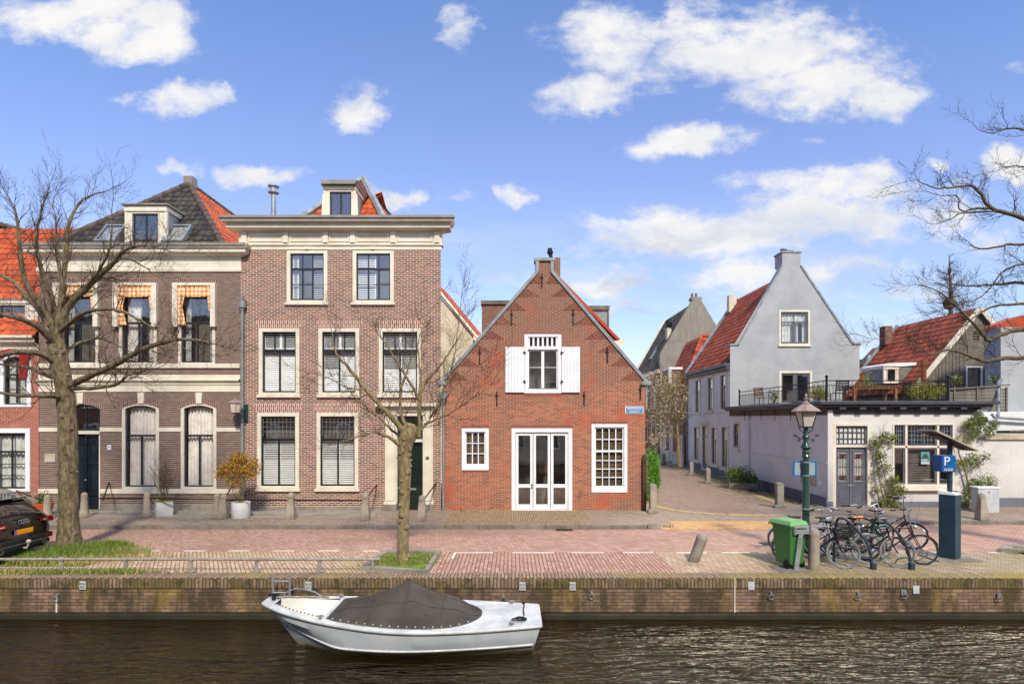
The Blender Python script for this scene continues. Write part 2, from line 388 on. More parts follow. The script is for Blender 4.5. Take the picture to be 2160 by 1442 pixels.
def slats(mb,x0,x1,z0,z1,y,open_=1.0,pitch=.072,wid=.062):
    a=R(18+52*(1-open_)); k=int((z1-z0)/pitch)
    for i in range(k):
        z=z0+(i+.5)*(z1-z0)/k; dy=math.cos(a)*wid/2; dz=math.sin(a)*wid/2
        n=mb.add([(x0,y-dy,z-dz-.004),(x1,y-dy,z-dz-.004),(x1,y+dy,z+dz-.004),(x0,y+dy,z+dz-.004),(x0,y-dy,z-dz+.004),(x1,y-dy,z-dz+.004),(x1,y+dy,z+dz+.004),(x0,y+dy,z+dz+.004)])
        for q in ((0,3,2,1),(4,5,6,7),(0,1,5,4),(1,2,6,5),(2,3,7,6),(3,0,4,7)): mb.face([n+i_ for i_ in q])
def pleats(mb,x0,x1,z0,z1,y,k=9,amp=.035,gather=0):
    def fn(u,v):
        x=x0+(x1-x0)*u; x+=(gather*(1-v)*(.5-u)*(x1-x0))
        return (x,y+amp*math.sin(u*k*2*PI+math.sin(v*2)*.5)+.01*math.sin(u*37),z0+(z1-z0)*v)
    mb.grid(fn,k*8,4)
def window(house,Mx,x0,x1,z0,z1,cas=.11,cm='cream',sm='darksash',trans=None,up=(1,1),lo=(1,1),fill=None,sill=.09,rise=0,holes=None,proud=.03,st=.045,glass='glass',name='window',sillw=.05,sillm=None,topcas=None,botcas=None,label=None,mid=None):
    """a window in local wall coordinates (y=0 wall face, +y inwards)"""
    if holes is not None: holes.append((x0+.02,x1-.02,z0+.02,z1-.02*(0 if rise else 1),rise))
    tc=cas if topcas is None else topcas; bc=cas*.6 if botcas is None else botcas
    mb=MB(Mx)
    if rise:
        zs=z1-rise
        mb.box(x0,x0+cas,-proud,.14,z0,zs); mb.box(x1-cas,x1,-proud,.14,z0,zs); mb.box(x0+cas,x1-cas,-proud,.14,z0,z0+bc)
        a1=archpts(x0,x1,zs,rise); a2=archpts(x0+cas,x1-cas,zs-.0,rise-tc)
        for i in range(len(a1)-1):
            pts=[a2[i],a2[i+1],a1[i+1],a1[i]]; mb.prism(pts,-proud,.14)
    else: ring(mb,x0,x1,z0,z1,cas,-proud,.14,bc,tc)
    w=mb.build(name,M[cm],house,bevel=.006)
    if label: w['label']=label
    gx0,gx1,gz0,gz1=x0+cas,x1-cas,z0+bc,z1-tc
    mb=MB(Mx); y0,y1=.04,.085
    zt=gz0+(gz1-gz0)*trans if trans else None
    if rise:
        ring(mb,gx0,gx1,gz0,z1-rise,st,y0,y1,st,0)
        a1=archpts(gx0,gx1,z1-rise,rise-tc); a2=archpts(gx0+st,gx1-st,z1-rise,rise-tc-st)
        for i in range(len(a1)-1): mb.prism([a2[i],a2[i+1],a1[i+1],a1[i]],y0,y1)
    else: ring(mb,gx0,gx1,gz0,gz1,st,y0,y1,st*1.3,st)
    mt=.018
    def munt(a,b,c,d,nx,nz,hw=mt):
        for i in range(1,nx): xx=a+(b-a)*i/nx; mb.box(xx-hw,xx+hw,y0+.005,y1-.003,c,d)
        for i in range(1,nz): zz=c+(d-c)*i/nz; mb.box(a,b,y0+.008,y1-.006,zz-mt*.8,zz+mt*.8)
    gtop=gz1-(rise*.5 if rise else 0)
    if zt:
        mb.box(gx0+st,gx1-st,y0-.02,y1+.002,zt-.035,zt+.035)
        munt(gx0+st,gx1-st,zt+.035,gtop-(0 if rise else st),up[0],up[1]); munt(gx0+st,gx1-st,gz0+st*1.3,zt-.035,lo[0],lo[1],mid or mt*1.5)
    else: munt(gx0+st,gx1-st,gz0+st*1.3,gz1-st,up[0],up[1],mid or mt)
    mb.build('sash',M[sm],w)
    mb=MB(Mx)
    if rise:
        a=archpts(gx0+.02,gx1-.02,z1-rise,rise-tc-.02); mb.poly([(gx0+.02,.06,gz0+.02),(gx1-.02,.06,gz0+.02)]+[(x,.06,z) for x,z in reversed(a)])
    else: mb.poly([(gx0+.02,.06,gz0+.02),(gx1-.02,.06,gz0+.02),(gx1-.02,.06,gz1-.02),(gx0+.02,.06,gz1-.02)])
    mb.build('pane',M[glass],w)
    if sill:
        mb=MB(Mx); mb.box(x0-sillw,x1+sillw,-proud-.06,.02,z0-sill,z0-.004); mb.build('sill',M[sillm or cm],w,bevel=.008)
    if fill: fill(w,Mx,gx0,gx1,gz0,gz1,zt)
    return w
def f_shutter(cfg):
    """plantation shutters; cfg: list of (x0f,x1f,z0f,z1f,open)"""
    def fn(w,Mx,a,b,c,d,zt):
        for (u0,u1,v0,v1,op) in cfg:
            xa,xb=a+(b-a)*u0,a+(b-a)*u1; za,zb=c+(d-c)*v0,c+(d-c)*v1
            mb=MB(Mx); ring(mb,xa,xb,za,zb,.04,.15,.19); slats(mb,xa+.04,xb-.04,za+.04,zb-.04,.17,op); mb.build('louvre_shutter',M['slat'],w)
        mb=MB(Mx); mb.box(a-.05,b+.05,.5,.53,c-.05,d+.05); mb.build('room_backing',M['roomwall'],w)
    return fn
def f_curtain(cfg,mat='curtain',room='roomwall',depth=.9):
    def fn(w,Mx,a,b,c,d,zt):
        for (u0,u1,v0,v1,k) in cfg:
            mb=MB(Mx); pleats(mb,a+(b-a)*u0,a+(b-a)*u1,c+(d-c)*v0,c+(d-c)*v1,.2,k); mb.build('curtain',M[mat],w,smooth=True)
        mb=MB(Mx); mb.box(a-.05,b+.05,depth,depth+.03,c-.05,d+.05); mb.build('room_backing',M[room],w)
    return fn
def f_blind(mat='blindwood',op=.75):
    def fn(w,Mx,a,b,c,d,zt):
        mb=MB(Mx); slats(mb,a+.02,b-.02,c+.02,d-.02,.15,op,.055,.045)
        for u in (.25,.75): mb.box(a+(b-a)*u-.008,a+(b-a)*u+.008,.115,.12,c,d)
        mb.build('slat_blind',M[mat],w)
        mb=MB(Mx); mb.box(a-.05,b+.05,.5,.53,c-.05,d+.05); mb.build('room_backing',M['dark'],w)
    return fn
def f_room(depth=.9,mat='dark'):
    def fn(w,Mx,a,b,c,d,zt):
        mb=MB(Mx); mb.box(a-.05,b+.05,depth,depth+.03,c-.05,d+.05); mb.build('room_backing',M[mat],w)
    return fn

def pantiles(name,A,B,C,D,mat,parent,tw=.23,th=.33,amp=.028,lift=.028,seg=6,label=None,flat=False):
    """a roof slope with real pantile relief: A,B eave left/right, C,D ridge right/left"""
    A,B,C,D=[Vector(p) for p in (A,B,C,D)]; U=(B-A).normalized(); nn=U.cross((D-A)).normalized()
    if nn.z<0: nn=-nn
    V=nn.cross(U); V=V if V.dot(D-A)>0 else -V
    def uv(p): q=p-A; return q.dot(U),q.dot(V)
    (au,av),(bu,bv),(cu,cv),(du,dv)=map(uv,(A,B,C,D)); H=(cv+dv)/2
    rows=max(1,round(H/th)); W=max(bu,cu)-min(au,du); u0=min(au,du); cols=max(1,round(W/tw)); mb=MB(); rnd=random.Random(hash(name)%999+int(abs(A.x)*10))
    Lf=lambda v:au+(du-au)*v/H; Rf=lambda v:bu+(cu-bu)*v/H
    tone=[[rnd.random() for _ in range(cols)] for _ in range(rows)]
    for r in range(rows):
        v0=r*H/rows; v1=(r+1)*H/rows+.02
        for c in range(cols):
            x0=u0+c*W/cols; x1=x0+W/cols
            if x1<min(Lf(v0),Lf(v1)) or x0>max(Rf(v0),Rf(v1)): continue
            mb.rv=tone[r][c]; ku=seg; up=[];lo=[];ba=[]; jit=rnd.uniform(-.005,.005)
            for i in range(ku+1):
                t=i/ku; x=x0+(x1-x0)*t
                if flat: h=.006
                else: h=amp*(.5-.5*math.cos(2*PI*min(1,t/.62))) if t<.62 else -amp*.25*math.sin(PI*(t-.62)/.38)
                xa=min(max(x,Lf(v0)),Rf(v0)); xb=min(max(x,Lf(v1)),Rf(v1))
                lo.append(A+U*xa+V*v0+nn*(h+lift+jit)); up.append(A+U*xb+V*v1+nn*(h+.002)); ba.append(A+U*xa+V*v0+nn*(h*.4-.004))
            n1=mb.add(lo);n2=mb.add(up);n3=mb.add(ba)
            for i in range(ku):
                if (lo[i+1]-lo[i]).length<1e-4 and (up[i+1]-up[i]).length<1e-4: continue
                mb.face((n1+i,n1+i+1,n2+i+1,n2+i)); mb.face((n3+i,n3+i+1,n1+i+1,n1+i))
    o=mb.build(name,mat,parent,smooth=True,label=label,ang=50)
    mb=MB(); mb.poly([A-nn*.03,B-nn*.03,C-nn*.03,D-nn*.03]); mb.build('roof_deck',M['dark'],o)
    return o
def ridgeline(parent,pts,mat,r=.11,name='ridge_tiles',step=.36):
    mb=MB()
    for a,b in zip(pts,pts[1:]):
        a,b=Vector(a),Vector(b); d=(b-a); k=max(1,round(d.length/step))
        for i in range(k):
            p=a+d*i/k; q=a+d*(i+1.12)/k; mb.rv=random.random(); mb.tube([p,q],[r*1.1,r*.92],9)
    return mb.build(name,mat,parent,smooth=True)
def lintel(parent,Mx,x0,x1,z0,z1,flare,mat,proud=.004):
    mb=MB(Mx); mb.prism([(x0,z0),(x1,z0),(x1+flare,z1),(x0-flare,z1)],-proud,.01); return mb.build('brick_lintel',M[mat],parent)
def moulding(parent,x0,x1,prof,mat,name='cornice',M_=None,ret=True):
    """profile [(y,z)...] outward negative y, swept along x with mitred ends"""
    mb=MB(M_); k=len(prof); y0=prof[0][0]
    pts=[]
    for y,z in prof: e=-y if ret else 0; pts.append((x0-e,y,z))
    for y,z in prof: e=-y if ret else 0; pts.append((x1+e,y,z))
    n=mb.add(pts)
    for i in range(k-1): mb.face((n+i,n+k+i,n+k+i+1,n+i+1))
    # returns along the side
    if ret:
        for sx,xx in ((-1,x0),(1,x1)):
            q=[]
            for y,z in prof: q.append((xx+sx*(-y),y,z))
            for y,z in prof: q.append((xx+sx*(-y),.25,z))
            m=mb.add(q)
            for i in range(k-1): mb.face((m+i,m+i+1,m+k+i+1,m+k+i))
    top=prof[-1]; e=-top[0] if ret else 0
    mb.poly([(x0-e,top[0],top[1]),(x1+e,top[0],top[1]),(x1+e,.3,top[1]),(x0-e,.3,top[1])])
    b0=prof[0]; e=-b0[0] if ret else 0
    mb.poly([(x0-e,b0[0],b0[1]),(x0-e,.02,b0[1]),(x1+e,.02,b0[1]),(x1+e,b0[0],b0[1])])
    return mb.build(name,M[mat],parent)
FR=TR(0,YF,0)
# ================================================================= brown striped house
H1=thing('brown_brick_house','dark brown striped brick house with cream bands, arched ground windows and orange check valances','house',(X(295),YF,0))
x0,x1=X(82),X(507)
holes=[]; T1=FR
wins=[(118,212),(243,335),(368,458)]
def checks():
    n=N('orange_check_cloth'); co=n.obj(); s=n.n('SeparateXYZ'); n.l(co,s.inputs[0])
    a=n.math('GREATER_THAN',n.math('FRACT',n.math('MULTIPLY',n.math('ADD',s.outputs[0],s.outputs[1]),7.0)),.5); b=n.math('GREATER_THAN',n.math('FRACT',n.math('MULTIPLY',s.outputs[2],7.0)),.5)
    f=n.math('MULTIPLY',n.math('ADD',a,b),.5)
    return n.pbr(n.mix(f,lin('#e3d3b4'),lin('#cf7a12')),.9)
M['check']=checks()
for i,(a,b) in enumerate(wins):
    xa,xb=X(a),X(b); z0,z1=Z(768),Z(598)
    def fill(w,Mx,a_,b_,c_,d_,zt,i=i):
        mb=MB(Mx)
        if i==1: pleats(mb,a_+.05,a_+.55,c_,d_,.22,5); pleats(mb,b_-.3,b_-.02,c_,d_,.22,3)
        else: (pleats(mb,a_+.02,a_+.22,c_,d_,.24,3),pleats(mb,b_-.2,b_-.02,c_,d_,.24,3))
        mb.build('curtain',M['netcurtain'] if i!=1 else M['curtain'],w,smooth=True)
        mb=MB(Mx); mb.box(a_-.05,b_+.05,.7,.73,c_-.05,d_+.05); mb.build('room_backing',M['roomwall'],w)
    w=window(H1,T1,xa+.14,xb-.06,z0,z1,.1,'cream','darksash',.56,(1,1),(2,1),fill,0,0,holes,glass='glassdark',topcas=.3)
    # projecting sunblind box sides
    mb=MB(T1)
    for q in (xa,xb-.17): mb.box(q,q+.17,-.16,.0,Z(690),z1)
    mb.box(xa+.17,xb-.17,-.16,0,z1-.1,z1); mb.build('sunblind_surround',M['cream'],w,bevel=.006)
    # check valance
    mb=MB(T1); la,lb=xa+.17,xb-.17
    mb.grid(lambda u,v:(la+(lb-la)*u,-.13+.02*math.sin(u*40),z1-.1-.36*(1-v)-.03*math.sin(u*PI)),40,3)
    zl=Z(686)
    mb.grid(lambda u,v:(la+(.30*(.55+.45*abs(2*v-1)))*u,-.11+.02*math.sin(u*16),zl+(z1-.2-zl)*v),12,8)
    mb.grid(lambda u,v:(lb-(.16*(.5+.5*v))*u,-.11+.02*math.sin(u*14),zl+.5+(z1-.2-zl-.5)*v),10,6)
    mb.build('check_valance',M['check'],w,smooth=True)
    lintel(H1,T1,X(a+8),X(b-2),Z(597),Z(587),.05,'b1arch')
arch=[(263,335),(387,456)]
for (a,b) in arch:
    def fill(w,Mx,a_,b_,c_,d_,zt):
        mb=MB(Mx); pleats(mb,a_+.03,b_-.03,c_+.02,d_-.05,.2,8,.045); mb.build('curtain',M['curtain'],w,smooth=True)
        mb=MB(Mx); mb.box(a_-.05,b_+.05,.6,.63,c_-.05,d_-.2); mb.build('room_backing',M['roomwall'],w)
    w=window(H1,T1,X(a-5),X(b+1),Z(1030),Z(852),.11,'cream','darksash',.63,(1,1),(2,1),fill,0,.16,holes,label=None,topcas=.05)
# arched door
da,db=X(146),X(211); zt=Z(853)
holes.append((da,db,.12,zt,.16))
d=MB(T1); zs=zt-.16
d.box(da+.07,da+.84,.13,.17,.16,Z(918)); d.box(db-.0-.07-.0,db-.07,.13,.17,.16,.17)
door=MB(T1); door.box(da+.06,db-.06,.16,.2,.13,Z(920)).build('door',M['dblue'],H1,label='dark panelled double door under an arched fanlight')
do=[o for o in H1.children if o.name.startswith('door')][0]
mb=MB(T1); w2=(db-da-.12)/2
for s in (0,1):
    xa=da+.06+s*w2
    for (c,e) in ((.2,.62),(.72,1.75),(1.85,2.45)):
        ring(mb,xa+.07,xa+w2-.05,c,e,.035,.125,.16); mb.box(xa+.14,xa+w2-.12,.135,.16,c+.08,e-.08)
mb.box(da+.05+w2,da+.07+w2,.11,.16,.13,Z(921)); mb.build('door_moulding',M['dblue'],do)
mb=MB(T1); mb.lathe([(.03,0),(.035,.02),(.02,.05)],(da+.02+w2,.12,1.15),10,Vector((0,-1,0))); mb.build('handle',M['galv'],do)
mb=MB(T1); mb.box(da,db,-.02,.16,Z(915),Z(908)); mb.box(da,da+.055,.02,.16,.12,Z(917)); mb.box(db-.055,db,.02,.16,.12,Z(917)); fr=mb.build('door_frame',M['cream'],H1)
mb=MB(T1); ar=archpts(da,db,zs,.16); mb.poly([(da,.1,Z(908)),(db,.1,Z(908))]+[(x,.1,z) for x,z in reversed(ar)]); mb.build('fanlight_pane',M['glassdark'],H1)
mb=MB(T1); ring(mb,da,db,Z(908),zs,.05,.07,.13,.06,0); mb.box((da+db)/2-.02,(da+db)/2+.02,.08,.12,Z(908),zt-.02)
a2=archpts(da+.05,db-.05,zs,.11)
for i in range(10): mb.prism([a2[i],a2[i+1],ar[i+1],ar[i]],.07,.13)
mb.build('fanlight_frame',M['darksash'],H1)
mb=MB(T1); mb.box(da-.1,db+.1,.9,.93,2,Z(850)); mb.build('room_backing',M['dark'],H1)
mb=MB(T1); mb.box(da-.02,db+.02,-.22,.1,0,.13).build('doorstep',M['plinth'],H1,bevel=.01)
# walls
body=MB(T1); top=Z(575); poly=[(x0,.30),(x1,.30),(x1,top),(x0,top)]
facade(body,poly,holes); shell(body,[(x0,0),(x1,0),(x1,Z(540)),(x0,Z(540))],9.5); body.build('wall',M['b1'],H1)
mb=MB(T1); 
for (a,b) in ((x0,da),(db,x1)): mb.box(a,b,-.03,.1,0,.31)
mb.build('plinth',M['plinth'],H1,bevel=.008)
def bandseg(za,zb,gaps,out,mat='cream',name='string_course',xa=x0,xb=x1,h=H1,T=T1):
    mb=MB(T); c=xa
    for g0,g1 in sorted(gaps)+[(xb,xb)]:
        if g0>c: mb.box(c,g0,-out,.05,za,zb)
        c=max(c,g1)
    return mb.build(name,M[mat],h,bevel=.004)
dg=(da,db); ag=[(X(a-5),X(b+1)) for a,b in arch]
bandseg(Z(1040),Z(1030),[dg],.04,name='sill_course'); bandseg(Z(910),Z(901),[dg]+ag,.02)
bandseg(Z(776),Z(767),[],.06,name='sill_course')
moulding(H1,x0,x1,[(-.02,Z(826)),(-.02,Z(812)),(-.05,Z(811)),(-.05,Z(807)),(-.14,Z(803)),(-.14,Z(801)),(-.02,Z(799)),(-.02,Z(790))],'cream','string_course',T1,ret=False)
for c in (171,299,421):
    mb=MB(T1); mb.prism([(X(c-5.5),Z(851)),(X(c+5.5),Z(851)),(X(c+7),Z(828)),(X(c-7),Z(828))],-.07,.05); mb.build('keystone',M['cream'],H1,bevel=.006)
for (a,b) in [(146,211)]+[(q-5,r+1) for q,r in arch]:
    mb=MB(T1); i1=archpts(X(a),X(b),Z(853)-.16,.16); o1=archpts(X(a-10),X(b+10),Z(853)-.11,.34)
    for i in range(10): mb.prism([i1[i],i1[i+1],o1[i+1],o1[i]],-.006,.01)
    mb.build('brick_lintel',M['b1arch'],H1)
moulding(H1,x0,x1,[(-.02,Z(575)),(-.06,Z(573)),(-.06,Z(568)),(-.03,Z(565)),(-.03,Z(543)),(-.14,Z(541)),(-.30,Z(536)),(-.30,Z(529)),(-.36,Z(528)),(-.40,Z(521)),(-.40,Z(519))],'cream','cornice',T1)
mb=MB(T1); mb.box(x0-.4,x1+.35,-.42,-.385,Z(524),Z(518.5)); mb.build('gutter',M['stonegrey'],H1)
mb=MB(T1); mb.box(X(95),X(117),-.02,.0,Z(974),Z(956)); mb.build('stone_plaque',M['stonelight'],H1)
mb=MB(T1); mb.box(X(227),X(235),-.02,.0,Z(948),Z(938)); pq=mb.build('number_plate',M['bwhite'],H1)
text('33',.1,TR(X(231),YF-.022,Z(943)),'number',M['iron'],pq)
# roof
pk=Vector((-12.75,23.4,Z(388,23.4))); ev=Z(519,20.7); lb=Vector((x0+.2,20.7,ev)); rb=Vector((X(472,20.7),20.7,ev)); bk=Vector((-12.75,30,pk.z))
pantiles('roof_front',lb,rb,pk,pk,M['blacktile'],H1,label='black pantiled hip facing the street')
pantiles('roof_side',rb,Vector((rb.x,30,ev)),bk,pk,M['orangetile'],H1,label='orange pantiled side slope')
pantiles('roof_side',Vector((lb.x,30,ev)),lb,pk,bk,M['blacktile'],H1)
ridgeline(H1,[rb,pk],M['ridge']); ridgeline(H1,[lb,pk,bk],M['ridge'])
MB().box(pk.x-.17,pk.x+.17,pk.y-.1,pk.y+.3,pk.z-.1,pk.z+.28).build('chimney',M['greyrender'],H1)
def dormer(h,Mx,xa,xb,zb,zt,wx0,wx1,wz0,wz1,dep,cap,over=.12,mull=True,sm='darksash',capw=.0):
    mb=MB(Mx); hl=[]
    w=window(h,Mx,wx0,wx1,wz0,wz1,.03,'cream',sm,None,(2,1) if mull else (1,1),(1,1),f_room(.7),0,0,hl,glass='glassdark',mid=.035,name='dormer_window')
    facade(mb,[(xa,zb),(xb,zb),(xb,zt),(xa,zt)],hl,.1)
    d=mb.build('dormer',M['cream'],h)
    mb=MB(Mx)
    for s in (xa,xb-.03): MB(Mx).box(s,s+.03,.02,dep,zb-.0,zt).build('dormer_cheek',M['lead'],d)
    mb=MB(Mx); 
    for s,t in ((xa,xa),(xb,xb)):
        mb.box(s-.04,s+.04,-.02,.08,zb,zt-cap)
    mb.box(xa-.05,xb+.05,-.05,.0,zt-cap,zt-.02); mb.box(xa-.04,xa+.03,0,dep,zt-cap*.9,zt); mb.box(xb-.03,xb+.04,0,dep,zt-cap*.9,zt)
    mb.build('dormer_fascia',M['cream'],d,bevel=.005)
    mb=MB(Mx); mb.box(xa-over,xb+over,-over,dep+.1,zt,zt+.05); mb.build('dormer_roof',M['stonegrey'],d)
    return d
yd=20.85; TD=TR(0,yd,0)
dormer(H1,TD,X(266,yd),X(350,yd),ev-.1,Z(434,yd),X(278,yd),X(336,yd),Z(516,yd),Z(449,yd),1.9,Z(434,yd)-Z(446,yd))
def skylight(h,px,yb,yt,roofA,wd=.55,ln=.8,lab=None):
    pass
nf=(pk-lb).cross(rb-lb).normalized(); nf=nf if nf.z>0 else -nf
for cx in (376,236):
    # where the ray meets the front slope
    o=Vector((0,0,CH)); dr=(P(cx,497,10)-o).normalized(); t=(lb-o).dot(nf)/dr.dot(nf); c=o+dr*t
    U=Vector((1,0,0)); V=nf.cross(U); V=V if V.z>0 else -V; rot=Matrix((U,V,nf)).transposed()
    mb=MB()
    for (dx,dy,sx,sy) in ((-.33,0,.07,1.0),(.33,0,.07,1.0),(0,.47,.6,.07),(0,-.47,.6,.07)): mb.obox(c+U*dx+V*dy+nf*.08,(sx,sy,.12),rot)
    sk=mb.build('skylight',M['lead'],H1); mb=MB(); mb.obox(c+nf*.11,(.6,.9,.02),rot); mb.build('pane',M['glassdark'],sk)
    mb=MB(); mb.obox(c+nf*.05,(.6,.9,.02),rot); mb.build('blind',M['netcurtain'],sk)

# ================================================================= tall pink brick house
H2=thing('tall_brick_house','tall three-storey pink-brown brick house with wide cream cornice, dormer and louvred windows','house',(X(720),YF,0))
x0,x1=X(507),X(930); holes=[]; S1=[(0.0,.5,.0,.67,.15),(.5,1,.0,.67,.1),(0,.5,.72,1,.95),(.5,1,.72,1,.95)]
for i,(a,b) in enumerate(((605,691),(744,831))):
    # the left window has its left shutter swung into the room, the right one its right half bare
    cfg=[(.62,1,.02,.98,.85),(.02,.2,.02,.98,.8)] if i==0 else [(0,.55,.02,.98,.5)]
    def fill(w,Mx,a_,b_,c_,d_,zt,cfg=cfg):
        f_shutter(cfg)(w,Mx,a_,b_,c_,d_,zt)
    window(H2,FR,X(a),X(b),Z(638),Z(527),.13,'cream','darksash',.67,(3,1),(3,2),fill,.09,0,holes,glass='glassdark')
    mb=MB(FR); c=(a+b)/2; mb.prism([(X(a),Z(527)),(X(b),Z(527)),(X(b),Z(525.5)),(X(c),Z(521.5)),(X(a),Z(525.5))],-.06,.0); mb.box(X(c-3),X(c+3),-.08,0,Z(527),Z(521)); mb.build('window_hood',M['cream'],H2)
    lintel(H2,FR,X(a-3),X(b+3),Z(648),Z(643),0,'b2arch')
mids=[(546,632),(672,758),(799,888)]
for i,(a,b) in enumerate(mids):
    cfg=[[(0,.5,.0,.68,.12),(.5,1,.0,.68,.1),(.0,.5,.72,1,.9),(.5,1,.72,1,.9)],
         [(0,.5,.0,.36,.15),(0,.5,.36,.68,.97),(.5,1,.0,.68,.1),(.0,.5,.72,1,.9),(.5,1,.72,1,.9)],
         [(0,.5,.0,.36,.2),(.5,1,.0,.36,.15),(0,.5,.36,.68,.97),(.5,1,.36,.68,.97),(.0,.5,.72,1,.95),(.5,1,.72,1,.95)]][i]
    window(H2,FR,X(a),X(b),Z(832),Z(692),.13,'cream','darksash',.68,(3,1),(2,1),f_shutter(cfg),.1,0,holes)
    lintel(H2,FR,X(a-1),X(b+1),Z(691),Z(674),.12,'b2arch')
grd=[(543,631),(668,756)]
for i,(a,b) in enumerate(grd):
    cfg=[(0,.5,.0,.34,.3),(.5,1,.0,.34,.3),(0,.5,.34,.66,.8),(.5,1,.34,.66,.8)]
    w=window(H2,FR,X(a),X(b),Z(1029),Z(870),.13,'cream','dgreen' ,.665,(1,1),(2,1),f_shutter(cfg),.11,0,holes,glass='glassdark')
    # leaded upper light
    mb=MB(FR); gx0,gx1=X(a)+.18,X(b)-.18; zb=Z(920);zt=Z(880)
    for k in range(9): xx=gx0+(gx1-gx0)*k/8; mb.box(xx-.005,xx+.005,.05,.056,zb,zt)
    for k in range(1,4): zz=zb+(zt-zb)*k/4; mb.box(gx0,gx1,.05,.056,zz-.005,zz+.005)
    mb.build('leaded_light',M['lead'],w)
    lintel(H2,FR,X(a-2),X(b+2),Z(869),Z(851),.1,'b2arch')
# portal
dx0,dx1=X(838),X(893); holes.append((X(834),X(895),.0,Z(877),0))
mb=MB(FR)
for a,b in ((813,836),(893,914)):
    xa,xb=X(a),X(b); mb.box(xa,xb,-.1,.05,.33,Z(868)); mb.box(xa+.05,xb-.05,-.13,-.1,.45,Z(875)); mb.box(xa-.03,xb+.03,-.14,-.0,Z(875),Z(869)); mb.box(xa-.03,xb+.03,-.14,0,.33,.42)
mb.box(X(806),X(920),-.12,.05,Z(868),Z(861)); mb.box(X(800),X(922),-.2,.05,Z(861),Z(857)); mb.box(X(795),X(925),-.3,.05,Z(857),Z(850))
mb.box(X(834),X(895),-.02,.12,Z(932),Z(926)); mb.box(X(834),X(838),-.02,.14,0.02,Z(868)); mb.box(X(891.5),X(895),-.02,.14,.02,Z(868)); mb.box(X(836),X(893),-.05,.12,Z(877),Z(868))
po=mb.build('door_portal',M['cream'],H2,bevel=.008)
mb=MB(FR)
for a,b in ((811,838),(892,916)): MB(FR).box(X(a),X(b),-.16,.05,0,.33).build('pilaster_base',M['plinth'],po,bevel=.01)

mb=MB(FR); mb.box(dx0,dx1,.15,.2,.06,Z(932)); do=mb.build('door',M['dgreen'],H2,label='dark green panelled front door with letter slot')
mb=MB(FR); cx=(dx0+dx1)/2
ring(mb,dx0+.14,dx1-.14,1.55,2.3,.04,.12,.15); ring(mb,dx0+.14,dx1-.14,.95,1.42,.04,.12,.15); ring(mb,dx0+.14,dx1-.14,.2,.72,.04,.12,.15)
for zc in (.46,1.19,1.95): mb.box(cx-.15,cx+.15,.125,.15,zc-.12,zc+.12)
mb.build('door_moulding',M['dgreen'],do)
mb=MB(FR); mb.box(cx-.02,cx+.18,.115,.15,.8,.86); mb.build('letter_slot',M['galv'],do)
mb=MB(FR); mb.lathe([(.02,0),(.035,.03),(.03,.06)],(dx0+.1,.14,1.1),10,Vector((0,-1,0))); mb.build('handle',M['galv'],do)
mb=MB(FR); ring(mb,dx0,dx1,Z(926),Z(877),.04,.07,.12); mb.box(cx-.015,cx+.015,.07,.11,Z(926),Z(877)); mb.box(dx0,dx1,.08,.1,Z(902),Z(900)); mb.build('fanlight_frame',M['darksash'],H2)
mb=MB(FR); mb.poly([(dx0,.1,Z(926)),(dx1,.1,Z(926)),(dx1,.1,Z(877)),(dx0,.1,Z(877))]); mb.build('fanlight_pane',M['glass'],H2)
mb=MB(FR); mb.box(dx0-.1,dx1+.1,.8,.83,2,Z(870)); mb.build('room_backing',M['dark'],H2)
mb=MB(FR); mb.box(X(899),X(906),-.145,-.13,Z(968),Z(962)); nb=mb.build('number_plate',M['dblue'],H2); text('31',.075,TR(X(902.5),YF-.147,Z(965)),'number',M['bwhite'],nb)
mb=MB(FR); mb.box(X(836),X(893),-.25,.2,0,.06).build('doorstep',M['plinth'],H2,bevel=.01)
body=MB(FR); top=Z(525); facade(body,[(x0,.0),(x1,.0),(x1,top),(x0,top)],holes); zt_=Z(492); body.poly([(x1,0,0),(x1-1.25,8.5,0),(x1-1.25,8.5,zt_),(x1,0,zt_)]); body.poly([(x0,0,0),(x0,8.5,0),(x0,8.5,zt_),(x0,0,zt_)]); body.poly([(x0,8.5,0),(x1-1.25,8.5,0),(x1-1.25,8.5,zt_),(x0,8.5,zt_)]); body.build('wall',M['b2'],H2)
mb=MB(FR); mb.box(x0,X(811),-.03,.0,0,Z(1067)); mb.build('plinth',M['plinth'],H2,bevel=.008)
moulding(H2,x0,x1,[(-.02,Z(527)),(-.02,Z(520)),(-.07,Z(518)),(-.07,Z(515)),(-.04,Z(514)),(-.04,Z(490)),(-.12,Z(488)),(-.34,Z(486)),(-.34,Z(477)),(-.40,Z(475)),(-.47,Z(468)),(-.47,Z(465))],'cream','cornice',FR)
mb=MB(FR); mb.box(x0-.52,x1+.52,-.52,-.38,Z(469),Z(464)); mb.prism([(x0-.52,Z(469)),(x1+.52,Z(469)),(x1+.46,Z(476)),(x0-.46,Z(476))],-.475,-.44); mb.build('gutter',M['stonegrey'],H2)
mb=MB(FR)
for c in (517,604,688,745,830,922): 
    mb.box(X(c-6),X(c+6),-.1,-.03,Z(514),Z(489)); mb.box(X(c-3.5),X(c+3.5),-.115,-.1,Z(513),Z(491))
for a,b in ((525,597),(613,681),(695,738),(753,822),(838,913)): ring(mb,X(a),X(b),Z(511),Z(494),.05,-.07,-.03)
mb.build('frieze_panels',M['cream'],H2,bevel=.004)
pk=Vector((X(766,23),23,Z(380,23))); ev=9.75; lb=Vector((-8.3,20.9,ev)); rb=Vector((-4.25,20.9,ev)); bk=Vector((-5.25,27,Z(466,27)))
